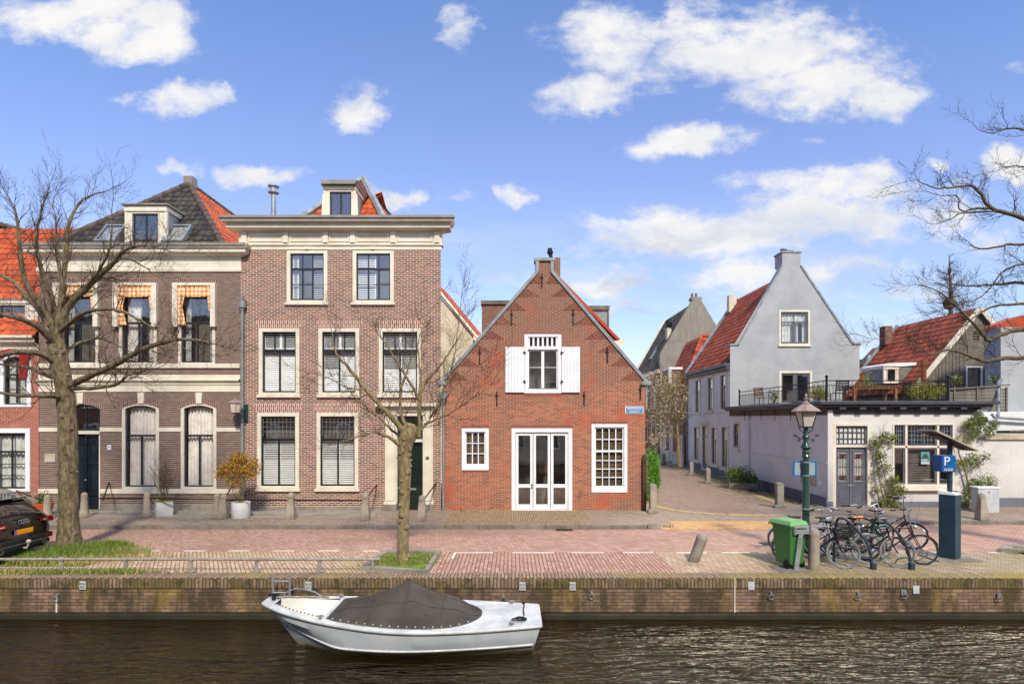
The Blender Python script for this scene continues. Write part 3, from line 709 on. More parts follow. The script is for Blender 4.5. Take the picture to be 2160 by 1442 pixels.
pantiles('roof_front',lb,rb,pk,pk,M['orangetile'],H2); pantiles('roof_side',rb,Vector((-3.9,27,ev)),bk,pk,M['orangetile'],H2); pantiles('roof_side',Vector((-9,27,ev)),lb,pk,bk,M['orangetile'],H2)
mb=MB(); 
for e,pp in ((lb,pk),(rb,pk)):
    e=Vector(e); d=(pp-e); s=Vector((.17,0,0)); mb.tube([e+Vector((0,-.03,.05)),pp+Vector((0,-.03,.06))],[.13,.13],6)
mb.build('hip_flashing',M['lead'],H2)
mb=MB(FR); mb.box(x0+.1,x1-1.3,.3,8,9.7,9.74); mb.build('flat_roof',M['lead'],H2)
yd=20.85; TD=TR(0,yd,0)
dd=dormer(H2,TD,X(685,yd),X(748,yd),9.5,Z(392,yd),X(694,yd),X(743,yd),Z(466,yd),Z(403,yd),1.5,.14,.1)
mb=MB(TD); mb.prism([(X(677,yd),Z(384,yd)),(X(757,yd),Z(384,yd)),(X(750,yd),Z(392,yd)),(X(683,yd),Z(392,yd))],-.2,1.5); mb.build('dormer_cornice',M['stonegrey'],dd)
mb=MB(TD)
for s in (-1,1):
    cx=X(685,yd) if s<0 else X(748,yd); mb.prism([(cx,9.5),(cx+s*.32,9.5),(cx+s*.3,9.75+.4),(cx+s*.12,9.75+.52),(cx+s*.08,11.2),(cx,11.2)],.0,.08)
mb.build('dormer_scroll',M['cream'],dd)
mb=MB(); c=P(577,465,22); mb.tube([c-Vector((0,0,.5)),P(577,404,22)],.09,12); mb.tube([c-Vector((0,0,.4)),c+Vector((0,0,.2))],.12,12)
for yy,rr in ((409,.2),(396,.2)): mb.lathe([(.1,0),(rr,.03),(rr,.06),(.1,.09)],P(577,yy,22),14)
mb.tube([P(577,404,22),P(577,394,22)],.13,12); mb.build('flue_pipe',M['galv'],H2,smooth=True)

# ================================================================= plastered house behind
HB=thing('plastered_rear_house','cream plastered gable with orange roof behind the gap beside the tall brick house','house',(X(960,30),30,0))
TB=TR(0,30,0); Yb=30; mb=MB(TB); poly=[(X(860,Yb),0),(X(1003,Yb),0),(X(1003,Yb),Z(712,Yb)),(X(930,Yb),Z(628,Yb)),(X(880,Yb),Z(560,Yb)),(X(860,Yb),Z(560,Yb))]
mb.prism(poly,0,.3); shell(mb,poly,7); mb.build('wall',M['plaster'],HB)
a=P(1003,712,30);b=P(880,560,30)
pantiles('roof_slope',a+Vector((.15,0,-.0)),a+Vector((.85,7,-.0)),b+Vector((.7,7,.1)),b+Vector((0,0,.1)),M['orangetile'],HB)
mb=MB(); mb.tube([a+Vector((.1,-.1,-.05)),b+Vector((0,-.1,0))],.09,4); mb.build('verge_board',M['cream'],HB)
MB().box(a.x-.1,a.x+.25,29.85,30.2,a.z-.15,a.z+.1).build('gutter_end',M['cream'],HB)
# ================================================================= red brick gable house
H3=thing('brick_gable_house','low red brick house with steep grey-edged gable, white shutters and white glazed doors','house',(X(1148),YF,0))
x0,x1=X(935),X(1361); zs=Z(806); holes=[]
xn0,xn1=X(1135),X(1163); zn=Z(572); zt=Z(551)
# shuttered upper window
w=window(H3,FR,X(1106),X(1184),Z(829),Z(734),.12,'bwhite','bwhite',None,(2,1),(1,1),f_room(.9,'roomwall'),.0,0,holes,glass='glassdark',mid=.05,botcas=.12,topcas=.05)
mb=MB(FR); zz=Z(800)*.5+Z(750)*.5; mb.box(X(1113),X(1142),.045,.08,Z(775),Z(774)); mb.box(X(1149),X(1178),.045,.08,Z(775),Z(774)); mb.build('glazing_bar',M['bwhite'],w)
holes.append((X(1106)+.02,X(1184)-.02,Z(734),Z(705)-.02,0))
mb=MB(FR); ring(mb,X(1106),X(1184),Z(734),Z(705),.12,-.03,.12,.06,.09)
for k in range(13):
    xx=X(1113)+(X(1177)-X(1113))*(k+.5)/13
    if k%2==0: mb.box(xx-.035,xx+.035,.01,.06,Z(731),Z(710))
tl=mb.build('transom_light',M['bwhite'],H3,bevel=.004)
mb=MB(FR); mb.poly([(X(1110),.09,Z(733)),(X(1180),.09,Z(733)),(X(1180),.09,Z(708)),(X(1110),.09,Z(708))]); mb.build('pane',M['glassdark'],tl)
mb=MB(FR); mb.box(X(1104),X(1186),.5,.53,Z(735),Z(703)); mb.build('room_backing',M['dark'],tl)
for a,b,s in ((1066,1105.5,1),(1184.5,1223,-1)):
    mb=MB(FR); xa,xb=X(a),X(b); k=6
    for i in range(k): mb.box(xa+(xb-xa)*i/k+.003,xa+(xb-xa)*(i+1)/k-.003,-.075,-.045,Z(827.5),Z(732))
    mb.box(xa+.02,xb-.02,-.048,-.03,Z(815),Z(808)); mb.box(xa+.02,xb-.02,-.048,-.03,Z(752),Z(745))
    sh=mb.build('shutter',M['bwhite'],H3,bevel=.003)
    mb=MB(FR); hx=xb if s>0 else xa
    for py in (744,805): mb.box(hx-.04,hx+.06,-.085,-.076,Z(py+1.5),Z(py-1.5)); mb.box(hx-.015,hx+.015,-.095,-.04,Z(py+3),Z(py-3))
    mb.build('hinge',M['iron'],sh)
mbx=lambda n,m,*b: MB(FR).box(*b).build(n,M[m],H3)
lintel(H3,FR,X(1104),X(1186),Z(705),Z(699.5),0,'b3arch'); lintel(H3,FR,X(1104),X(1184),Z(835),Z(830),0,'b3arch')
# small nine-pane window, tall window
window(H3,FR,X(974),X(1031),Z(991),Z(903),.12,'bwhite','bwhite',None,(3,3),(1,1),f_blind(),0,0,holes,botcas=.16,st=.04)
lintel(H3,FR,X(973),X(1032),Z(902.5),Z(897),0,'b3arch'); lintel(H3,FR,X(973),X(1032),Z(996),Z(991.5),0,'b3arch')
window(H3,FR,X(1247.5),X(1323),Z(1038),Z(894),.11,'bwhite','bwhite',.605,(4,2),(4,4),f_blind(),0,0,holes,botcas=.16,st=.05,mid=.014)
lintel(H3,FR,X(1246),X(1324),Z(893.5),Z(888),0,'b3arch')
# glazed doors
da,db=X(1079),X(1207); holes.append((da+.02,db-.02,0,Z(903)-.02,0))
mb=MB(FR); ring(mb,da,db,0.02,Z(903),.14,-.03,.16,.12,.14); df=mb.build('door_frame',M['bwhite'],H3,bevel=.008)
ia,ib=da+.14,db-.14; wd=(ib-ia)/3
for k in range(3):
    a=ia+wd*k+.01; b=a+wd-.02; mb=MB(FR); z0,z1=.15,Z(903)-.16; zm=Z(1024.5)
    ring(mb,a,b,z0,z1,.09,.03,.08,.16,.09); mb.box(a+.09,b-.09,.03,.08,zm-.06,zm+.06); lf=mb.build('door_leaf',M['bwhite'],H3,bevel=.005)
    mb=MB(FR); mb.poly([(a+.07,.055,z0+.1),(b-.07,.055,z0+.1),(b-.07,.055,z1-.07),(a+.07,.055,z1-.07)]); mb.build('pane',M['glassdark'],lf)
    if k==0:
        mb=MB(FR)
        for z in (zm+.03,zm-.06): mb.lathe([(.025,0),(.03,.015),(.02,.03)],(b-.035,.03,z),10,Vector((0,-1,0)))
        mb.build('handle',M['iron'],lf)
mb=MB(FR); mb.box(da,db,1.8,1.83,0,3.2); mb.build('room_backing',M['roomwall'],H3)
mb=MB(FR); mb.box(X(1141),X(1160),1.2,1.22,Z(1004),Z(970)); mb.build('picture',M['brownwood'],H3)
for xx in (1112,1168):   # things seen standing low behind the lower panes
    mb=MB(FR); mb.obox((X(xx),.7,.5),(.5,.3,.9),Matrix.Rotation(.15,3,'Y')); mb.build('furniture',M['dark'],H3)
lintel(H3,FR,X(1078),X(1208),Z(902.5),Z(896.5),0,'b3arch')
# wall: convex gable below the neck, small pier on top
poly=[(x0,0),(x1,0),(x1,zs),(xn1+.02,zn),(xn0-.02,zn),(x0,zs)]
body=MB(FR); facade(body,poly,holes); body.prism([(xn0,zn),(xn1,zn),(xn1,zt),(xn0,zt)],-.003,.35)
for a_,b_ in ((poly[0],poly[5]),(poly[5],poly[4]),(poly[3],poly[2]),(poly[2],poly[1])): body.poly([(a_[0],0,a_[1]),(a_[0],.35,a_[1]),(b_[0],.35,b_[1]),(b_[0],0,b_[1])])
shell(body,[(x0+.01,0),(x1-.01,0),(x1-.01,zs-.2),(x0+.01,zs-.2)],8); body.build('wall',M['b3'],H3)
# coping
def strip(mb,a,b,w,y0,y1):
    a=Vector((a[0],0,a[1]));b=Vector((b[0],0,b[1])); d=(b-a).normalized(); n_=Vector((-d.z,0,d.x))
    if n_.z<0: n_=-n_
    q=[a-n_*.045,b-n_*.045,b+n_*w,a+n_*w]; mb.prism([(p.x,p.z) for p in q],y0,y1)
mb=MB(FR); strip(mb,(x0-.05,zs),(xn0-.0,zn),.065,-.06,.4); strip(mb,(xn1,zn),(x1+.05,zs),.065,-.06,.4)
mb.box(xn0-.09,xn0+.03,-.062,.42,zn-.02,zt+.02); mb.box(xn1-.03,xn1+.09,-.062,.42,zn-.02,zt+.02); mb.box(xn0-.13,xn1+.13,-.08,.45,zt+.0,zt+.11)
mb.box(x0-.16,x0+.12,-.08,.4,zs-.1,zs+.03); mb.box(x1-.14,x1+.2,-.08,.4,zs-.1,zs+.03)
mb.build('gable_coping',M['zinc'],H3,bevel=.01)
# braided triangles
for side in (-1,1):
    mb=MB(FR); xa,xb=(x0,xn0) if side<0 else (x1,xn1); k=8
    for i in range(k):
        t0=i/k+.01; t1=(i+.82)/k
        e0=(xa+(xb-xa)*t0,zs+(zn-zs)*t0); e1=(xa+(xb-xa)*t1,zs+(zn-zs)*t1)
        o=-side*.09; pts=[(e0[0]+o,e0[1]+.02),(e0[0]-side*.85,e0[1]+.02),(e1[0]+o,e1[1]-.03)]
        if abs(e0[0]-side*.85-(xn0+xn1)/2)<.1 or (side*(e0[0]-side*.85)<side*(xn0+xn1)/2): pts[1]=((xn0+xn1)/2+side*.02,pts[1][1])
        if side<0: pass
        else: pts=pts[::-1]
        mb.prism(pts,-.004,.01)
    mb.build('braided_brickwork',M['b3d1' if side<0 else 'b3d2'],H3)
# anchors
for px,pa,pb in ((1143,577,607),(1079,653,685),(1209,652,685),(1012,734,766),(1281,733,765),(1048,825,855),(1232,825,855),(1350.5,812,843)):
    mb=MB(FR); mb.box(X(px)-.018,X(px)+.018,-.05,-.02,Z(pb),Z(pa)); zc=(Z(pb)+Z(pa))/2
    mb.tube([(X(px)-.05,-.04,zc+.13),(X(px),-.045,zc+.05),(X(px)+.05,-.04,zc+.11)],.014,5); mb.box(X(px)-.012,X(px)+.012,-.03,.01,zc-.03,zc+.03)
    mb.build('wall_anchor',M['iron'],H3)
# street name sign (a plate screwed to the wall)
mb=MB(FR); mb.box(X(1318.5),X(1357),-.025,0,Z(872.5),Z(857)); ss=mb.build('street_sign',M['bwhite'],H3,bevel=.006,label='small blue enamel street name sign with white lettering')
M['signblue']=paint('sign_blue','#5d8cb5','#4f7ea8',3,.35,bump=0)
mb=MB(FR); mb.box(X(1320),X(1355.6),-.029,-.02,Z(871.5),Z(858)); mb.build('sign_face',M['signblue'],ss)
text('BAKENESSER',.1,TR(X(1337.8),YF-.031,Z(861.6)),'lettering',M['bwhite'],ss,sx=.86); text('GRACHT',.1,TR(X(1337.8),YF-.031,Z(868.2)),'lettering',M['bwhite'],ss,sx=.86)
mb=MB(FR); mb.box(X(1200),X(1205),-.045,-.03,Z(994),Z(980)); mb.build('door_notice',M['slat'],H3)
# corner post of rusty iron
mb=MB(FR); mb.box(X(1353.5),X(1361.5),-.14,-.0,0,Z(965)); mb.prism([(X(1353.5),Z(965)),(X(1361.5),Z(965)),(X(1359.5),Z(957)),(X(1355),Z(960))],-.12,-.01); mb.build('corner_guard',M['rust'],H3,bevel=.008)
# main roof and the larger rear part
ry=3.0
def roof2(h,xL,xR,zE,xC,zR,ya,yb,mat,over=.0):
    pantiles('roof_slope',(xL,yb,zE),(xL,ya,zE),(xC,ya,zR),(xC,yb,zR),mat,h); pantiles('roof_slope',(xR,ya,zE),(xR,yb,zE),(xC,yb,zR),(xC,ya,zR),mat,h)
cx=X(1149); roof2(H3,x0+.1,x1-.1,zs-.1,cx,zn+.0,YF+.35,YF+2.5,M['orangetile'])
Yr=23.0; TRr=TR(0,Yr,0)
rp=[(X(1015,Yr),0),(X(1292,Yr),0),(X(1304,Yr),Z(722,Yr)),(X(1302,Yr),Z(715,Yr)),(X(1172,Yr),Z(582,Yr)),(X(1150,Yr),Z(582,Yr)),(X(1010,Yr),Z(722,Yr))]
mb=MB(TRr); mb.prism([rp[0],rp[1],rp[2],rp[4],rp[5],rp[6]],0,.3); mb.build('rear_gable',M['b3'],H3)
roof2(H3,X(1005,Yr),X(1305,Yr)+.0,Z(718,Yr),X(1161,Yr),Z(571,Yr),Yr+.0,Yr+7,M['orangetile'])
mb=MB(TRr); strip(mb,(X(1305,Yr),Z(718,Yr)),(X(1166,Yr),Z(575,Yr)),.06,-.1,.05); mb.build('verge_tiles',M['orangetile'],H3)
mb=MB(TRr); mb.prism([(X(1288,Yr),Z(720,Yr)),(X(1316,Yr),Z(717,Yr)),(X(1318,Yr),Z(714,Yr)),(X(1318,Yr),Z(720,Yr)),(X(1304,Yr),Z(735,Yr)),(X(1290,Yr),Z(735,Yr))],-.1,7); mb.build('eaves_cornice',M['cream'],H3)
# box dormers
mb=MB(TRr); mb.box(X(1016,Yr),X(1100,Yr),.1,3,Z(715,Yr),Z(640,Yr)); b=mb.build('box_dormer',M['b6'],H3,label='brick-clad box dormer left of the gable')
mb=MB(TRr); mb.box(X(1014,Yr),X(1100,Yr),.03,3.1,Z(641,Yr),Z(633,Yr)); mb.build('dormer_fascia',M['weatherwood'],b)
mb=MB(TRr); mb.box(X(1225,Yr),X(1286,Yr),.4,3,Z(720,Yr),Z(648,Yr)); b=mb.build('box_dormer',M['zinc'],H3,label='grey panelled box dormer right of the gable')
mb=MB(TRr); mb.box(X(1222,Yr),X(1289,Yr),.33,3.1,Z(650,Yr),Z(641,Yr)); mb.box(X(1285,Yr),X(1288,Yr),.34,.45,Z(720,Yr),Z(641,Yr)); mb.build('dormer_fascia',M['weatherwood'],b)
# chimney
mb=MB(TRr); mb.box(X(1166,Yr),X(1178,Yr),-.9,-.4,Z(600,Yr),Z(556,Yr)); ch=mb.build('chimney',M['b3'],H3)
mb=MB(); mb.tube([P(1172,556,22.4),P(1165,551,22.4)],.09,8); mb.tube([P(1164,553,22.4),P(1161,535,22.4)],.07,10); mb.tube([P(1161,537,22.4),P(1160,524,22.4)],.09,10); mb.tube([P(1160.5,534,22.4),P(1160.3,530,22.4)],.12,10); mb.build('chimney_pipe',M['iron'],ch,smooth=True)
# ================================================================= far left house
H0=thing('red_brick_house','bright red brick house with orange tiled roof and white window frames at the left edge','house',(X(-60),YF,0))
x0,x1=X(-260),X(83); holes=[]
for a,b in ((-75,64),(-230,-100)):
    window(H0,FR,X(a),X(b),Z(1036),Z(903),.16,'bwhite','darksash',.66,(4,1),(4,3),f_curtain([(0,1,0,.95,14)],'netcurtain','roomwall'),0,0,holes)
for a,b in ((0,66),(-110,-44),(-220,-154)):
    w=window(H0,FR,X(a),X(b),Z(858),Z(748),.14,'bwhite','darksash',.62,(2,1),(2,2),f_curtain([(0,1,0,.9,8)],'netcurtain','roomwall'),.0,.22,holes,topcas=.06)
M['redcloth']=paint('red_cloth','#b3181a','#8c1214',3,.9)
for a,b in ((0,66),):
    mb=MB(FR); mb.grid(lambda u,v:(X(47)+(X(67)-X(47))*u*(.6+.4*v),-.13+.03*math.sin(u*14),Z(798)+(Z(748)-Z(798))*v),8,6); mb.grid(lambda u,v:(X(0)+(X(66)-X(0))*u,-.10+.02*math.sin(u*30),Z(752)+(Z(742)-Z(752))*v+.1*math.sin(u*PI)),16,2); mb.build('red_sunblind',M['redcloth'],H0,smooth=True)
lintel(H0,FR,X(-60),X(62),Z(899),Z(886),.1,'b0')
top=Z(745); body=MB(FR); facade(body,[(x0,.0),(x1,.0),(x1,top),(x0,top)],holes); shell(body,[(x0,0),(x1,0),(x1,Z(720)),(x0,Z(720))],9); body.build('wall',M['b0'],H0)
mb=MB(FR); mb.box(x0,x1-.0,-.05,.0,0,Z(1042)); mb.build('plinth',M['plinth'],H0,bevel=.01)
moulding(H0,x0,x1-.02,[(-.02,Z(748)),(-.02,Z(727)),(-.05,Z(725)),(-.2,Z(722)),(-.2,Z(716)),(-.3,Z(714)),(-.3,Z(709))],'cream','cornice',FR,ret=False)
ev=Z(711,YF-.2); rT=(24.6,Z(505,24.6)); 
pantiles('roof_slope',(x0,YF-.2,ev),(x1-.05,YF-.2,ev),(x1-.05,rT[0],rT[1]-.8),(x0,rT[0],rT[1]+.8),M['orangetile'],H0)
ridgeline(H0,[(x0,rT[0],rT[1]+.85),(x1,rT[0],rT[1]-.75)],M['ridge'])
TD=TR(0,20.9,0); yd=20.9
dormer(H0,TD,X(-70,yd),X(78,yd),ev-.1,Z(633,yd),X(-55,yd),X(56,yd),Z(703,yd),Z(642,yd),2.2,.12,.06)
mb=MB(FR); mb.prism([(x1-1.1,Z(722)),(x1-.02,Z(722)),(x1-.02,Z(716)),(x1-1.0,Z(718))],-.25,0); 
# ================================================================= white gabled house (set back, along the alley)
H5=thing('white_gabled_house','pale grey rendered house with a tall pointed gable above the roof terrace','house',(15,32.3,0))
Y5=32.3; T5=TR(0,Y5,0); xl,xr=X(1540,Y5),X(1813,Y5); zsL,zsR=Z(728,Y5),Z(726,Y5); xa,xb=X(1650,Y5),X(1689,Y5); zp=Z(565,Y5); zt5=Z(533,Y5); zn5=Z(560,Y5)
holes=[]
w=window(H5,T5,X(1643,Y5),X(1708,Y5),Z(727,Y5),Z(654,Y5),.1,'cream','greysash',.68,(2,1),(2,1),f_curtain([(0,.5,.0,1,4),(.5,.7,0,.95,2),(.85,1,0,.95,2),(.5,1,.7,1,3)],'netcurtain','dark'),.1,0,holes,st=.08,mid=.1)
w=window(H5,T5,X(1643,Y5),X(1713,Y5),Z(852,Y5),Z(782,Y5),.13,'cream','greysash',None,(2,1),(1,1),f_room(.9,'roomwall'),0,0,holes,st=.1,mid=.12,name='terrace_door',label='grey glazed terrace doors in a white frame')
poly=[(xl,0),(xr,0),(xr,zsR),(xr-.35,zsR),(xb,zn5),(xa,zn5),(xl+.42,zsL),(xl,zsL)]
body=MB(T5); facade(body,[(xl,0),(xr,0),(xr,zsR),(xb,zn5),(xa,zn5),(xl+.0,zsL)][:2]+[(xr-.2,zsR),(xb,zn5),(xa,zn5),(xl+.2,zsL)],holes)
body.M=T5
for q in ([(xr-.2,zsR),(xr,0),(xr,zsR)],[(xl+.2,zsL),(xl,zsL),(xl,0)]): body.poly([(x,0,z) for x,z in q])
body.box(xa,xb,-.004,.9,zn5,zt5); 
# alley side wall with windows
TA=TR(xl,40,0,-PI/2)   # local x runs towards the camera
L5=40-Y5; hs=[]
def aw(px,pyt,pyb,wd,**k):
    Yc=xl*1250/(px-1080); lx=40-Yc; z1=CH-(pyt-882)/F*Yc; z0=CH-(pyb-882)/F*Yc
    return lx-wd/2,lx+wd/2,max(z0,.12),z1
for px,t,b in ((1526,785,866),(1499,791,868),(1472,797,872)):
    a_,b_,c_,d_=aw(px,t,b,1.15); window(H5,TA,a_,b_,c_,d_,.16,'cream','greysash',.66,(1,1),(2,1),f_curtain([(0,.25,0,1,2),(.75,1,0,1,2)],'netcurtain','dark'),.08,0,hs,st=.06,glass='glassdark')
for px,t,b in ((1529,895,988),(1507,896,981),(1469,896,972)):
    a_,b_,c_,d_=aw(px,t,b,1.2); window(H5,TA,a_,b_,c_,d_,.16,'cream','greysash',.66,(1,1),(2,2),f_curtain([(0,.3,0,1,2),(.7,1,0,1,2)],'netcurtain','dark'),.1,0,hs,st=.06,glass='glassdark')
a_,b_,c_,d_=aw(1487,893,1003,1.2); w=window(H5,TA,a_,b_,.1,d_,.16,'cream','greysash',.76,(1,1),(1,1),f_room(.6),0,0,hs,st=.06,name='alley_door',label='narrow alley door under a small moulded hood')
mb=MB(TA); mb.box(a_-.15,b_+.15,-.25,0,d_+.02,d_+.12); mb.build('door_hood',M['cream'],w)
sw=MB(TA); facade(sw,[(0,0),(L5,0),(L5,6.25),(0,6.25)],hs); shell(body,[(xl,0),(xr,0),(xr,zsR-.6),(xr,zsR-.6)],L5)
body.build('wall',M['render'],H5); sw.build('side_wall',M['renderside'],H5,label='pale rendered side wall along the alley')
mb=MB(T5); strip(mb,(xl+.42,zsL),(xa,zn5),.05,-.05,.35); strip(mb,(xb,zn5),(xr-.35,zsR),.05,-.05,.35); mb.box(xl-.05,xl+.45,-.05,.35,zsL-.02,zsL+.08); mb.box(xr-.4,xr+.05,-.05,.35,zsR-.02,zsR+.08)
mb.box(xa-.05,xb+.05,-.05,.95,zt5,zt5+.08); mb.build('gable_coping',M['lead'],H5)
mb=MB(T5)
for dx,hh in ((.3,.2),(.65,.12)): mb.lathe([(.1,0),(.1,hh),(.19,hh+.01),(.19,hh+.06),(.08,hh+.08)],(xa+dx,.5,zt5+.08),12)
mb.build('chimney_cowl',M['galv'],H5,smooth=True)
cx5=X(1669,Y5); rz=Z(563,Y5)-.25
pantiles('roof_slope',(xl-.1,40,6.3),(xl-.1,Y5+.3,6.3),(cx5,Y5+.3,rz),(cx5,40,rz),M['redtile'],H5); pantiles('roof_slope',(xr,Y5+.3,6.6),(xr,40,6.6),(cx5,40,rz),(cx5,Y5+.3,rz),M['redtile'],H5)
mb=MB(); mb.tube([(xl-.1,40.1,6.35),(cx5,40.1,rz+.1)],.13,4); mb.build('verge_flashing',M['lead'],H5)
MB().box(cx5-.75,cx5-.25,39.5,39.9,rz-.9,rz+.22).build('chimney',M['plaster'],H5)
mb=MB(TA); mb.box(-.1,L5+.0,-.32,.0,6.12,6.3); mb.box(-.1,L5,-.2,0,5.95,6.12); mb.build('gutter',M['darkledge'],H5,bevel=.02)
mb=MB(TA); mb.tube([(.1,-.1,6.1),(.1,-.1,.1)],.045,8); mb.build('downpipe',M['lead'],H5,smooth=True)
mb=MB(TA); mb.box(0,L5,-.02,.0,0,.45); mb.build('plinth',M['greyplinth'],H5)
# ================================================================= corner annex with roof terrace
H6=thing('white_corner_shop','low white corner building with a dark ledge, grey double door, wide window and roof terrace','building',(14.5,21.4,0))
Y6=21.4; ax=X(1745,Y6); bx=X(2060,Y6); T6=TR(0,Y6,0); zc=3.62; A0=Vector((ax,Y6)); A1=Vector((xl-.02,Y5)); ang=math.atan2(-(A1-A0).y,-(A1-A0).x); LA=(A1-A0).length
TS=TR(A1.x,A1.y,0,ang)   # side wall frame, local x from back corner to front corner, y inwards
holes=[]
d0,d1=X(1756,Y6),X(1836,Y6)
mb=MB(T6); zt=Z(892,Y6); holes.append((d0+.02,d1-.02,0,zt-.02,0)); ring(mb,d0,d1,.02,zt,.12,-.03,.15,0,.1); zm=Z(943,Y6); mb.box(d0+.12,d1-.12,-.0,.12,zm,zm+.09); df=mb.build('door_frame',M['cream'],H6,bevel=.006)
g0,g1=d0+.12,d1-.12
mb=MB(T6); mb.box(g0,g1,.08,.13,.06,zm); do=mb.build('door',M['greydoor'],H6,label='grey panelled double door with wrought iron grilles')
mb=MB(T6); gm=(g0+g1)/2; mb.box(gm-.03,gm+.03,.05,.08,.06,zm)
for s in (0,1):
    a=g0+.07 if s==0 else gm+.08; b=gm-.08 if s==0 else g1-.07
    ring(mb,a,b,.95,zm-.12,.05,.06,.085); ring(mb,a,b,.14,.78,.04,.065,.085); mb.box(a+.09,b-.09,.068,.085,.24,.68)
mb.box(g0+.1,g1-.1,.065,.085,.84,.9); mb.build('door_moulding',M['greydoor'],do)
M['ironred']=paint('dark_red_grille','#4a1f22','#35171a',4,.5)
for s in (0,1):
    a=g0+.13 if s==0 else gm+.14; b=gm-.14 if s==0 else g1-.13; c,e=1.02,zm-.19
    mb=MB(T6); mb.poly([(a,.076,c),(b,.076,c),(b,.076,e),(a,.076,e)]); mb.build('pane',M['netcurtain'],do)
    mb=MB(T6)
    for k in range(5): xx=a+(b-a)*(k+.5)/5; mb.box(xx-.008,xx+.008,.055,.065,c,e)
    for zz in (c+.06,c+.2,(c+e)/2,e-.2,e-.06): mb.box(a,b,.057,.063,zz-.007,zz+.007)
    for k in range(4): mb.torus((a+(b-a)*(k+1)/5,.06,c+.13),.05,.008,(0,1,0),12,4); mb.torus((a+(b-a)*(k+1)/5,.06,e-.13),.05,.008,(0,1,0),12,4)
    mb.build('door_grille',M['ironred'],do)
mb=MB(T6); mb.box(gm-.12,gm+.1,.045,.07,.86,.9); mb.build('letter_slot',M['galv'],do)
mb=MB(T6); z0,z1=zm+.09,zt-.1; ring(mb,g0,g1,z0,z1,.05,.04,.1)
for k in range(1,7): xx=g0+(g1-g0)*k/7; mb.box(xx-.012,xx+.012,.05,.09,z0,z1)
for k in range(1,3): zz=z0+(z1-z0)*k/3; mb.box(g0,g1,.052,.088,zz-.012,zz+.012)
mb.build('transom_light',M['greysash'],df); mb=MB(T6); mb.box(g0,g1,.1,.11,z0,z1); mb.build('pane',M['netcurtain'],df)
# shop window: three bays
wa,wb=X(1882,Y6),X(2013,Y6); z0,z1=Z(1026,Y6),Z(893,Y6); holes.append((wa+.02,wb-.02,z0+.02,z1-.02,0)); zm=Z(942,Y6)
mb=MB(T6); ring(mb,wa,wb,z0,z1,.07,-.02,.15,.09,.05); mb.box(wa+.07,wb-.07,0,.12,zm-.04,zm+.04)
ms=[X(1912,Y6),X(1979,Y6)]
for m_ in ms: mb.box(m_-.04,m_+.04,0,.121,z0+.09,z1-.05)
mb.box(wa-.05,wb+.1,-.16,.0,z0-.13,z0); sw_=mb.build('shop_window',M['cream'],H6,bevel=.008,label='wide white three-part window with leaded upper lights')
edges=[wa+.07,ms[0]-.04,ms[0]+.04,ms[1]-.04,ms[1]+.04,wb-.07]
mb=MB(T6)
for k in range(3):
    a,b=edges[2*k],edges[2*k+1]; ring(mb,a,b,z0+.09,zm-.04,.06,.04,.09); ring(mb,a,b,zm+.04,z1-.05,.05,.04,.09)
mb.build('sash',M['greysash'],sw_)
mb=MB(T6)
for k in range(3):
    a,b=edges[2*k]+.05,edges[2*k+1]-.05; n_=4 if k!=1 else 8
    for i in range(1,n_): xx=a+(b-a)*i/n_; mb.box(xx-.007,xx+.007,.06,.068,zm+.09,z1-.1)
    for i in range(1,4): zz=zm+.09+(z1-zm-.19)*i/4; mb.box(a,b,.061,.067,zz-.006,zz+.006)
mb.build('leaded_light',M['lead'],sw_)
mb=MB(T6); mb.poly([(wa+.05,.07,z0+.05),(wb-.05,.07,z0+.05),(wb-.05,.07,z1-.05),(wa+.05,.07,z1-.05)]); mb.build('pane',M['glassdark'],sw_)
mb=MB(T6); slats(mb,ms[0]+.05,ms[1]-.05,z0+.1,zm-.04,.22,.1,.09,.085); mb.build('blind',M['roomwall'],sw_)
mb=MB(T6); mb.box(wa,wb,.9,.93,z0-.2,z1+.2); mb.build('room_backing',M['roomwall'],H6)
M['posterblue']=paint('poster_sky_blue','#5bb6cf','#4aa3c0',3,.5,bump=0); M['postergreen']=paint('poster_tree_green','#4c5a1e','#3a4717',8,.6,bump=0)
pa,pb=X(1947.5,Y6),X(1965.5,Y6); mb=MB(T6); mb.box(pa,pb,.12,.125,Z(979,Y6),Z(953,Y6)); po=mb.build('window_poster',M['posterblue'],sw_,label='small poster of a tree against a blue sky')
mb=MB(T6); pc=(pa+pb)/2; zz=Z(963,Y6); mb.prism([(pc-.13,zz-.07),(pc+.13,zz-.07),(pc+.09,zz+.05),(pc,zz+.12),(pc-.08,zz+.04)],.115,.121); mb.build('poster_tree',M['postergreen'],po)
mb=MB(T6); mb.box(pa,pb,.114,.12,Z(979,Y6),Z(974,Y6)); mb.box(pa+.02,pb-.08,.114,.12,Z(971,Y6),Z(969.5,Y6)); mb.build('poster_strip',M['bwhite'],po)
body=MB(T6); facade(body,[(ax,0),(bx,0),(bx,zc),(ax,zc)],holes); body.build('wall',M['renderwhite'],H6,label='white front wall')
hs=[]; Yc=31.0; lw=LA-(Yc-Y6)*1.0; lc=LA-(31.2-Y6)*LA/(Y5-Y6)
window(H6,TS,lc-.55,lc+.55,Z(946,31.2),Z(888,31.2),.13,'cream','greysash',.55,(1,1),(2,1),f_curtain([(0,1,0,1,4)],'netcurtain','dark'),.12,0,hs,st=.08)
body=MB(TS); facade(body,[(0,0),(LA,0),(LA,zc),(0,zc)],hs); body.build('side_wall',M['renderside'],H6,label='pale side wall bending into the alley')
body=MB(); body.poly([(bx,Y6,0),(bx,Y6+11,0),(bx,Y6+11,zc),(bx,Y6,zc)]); body.build('end_wall',M['render'],H6)
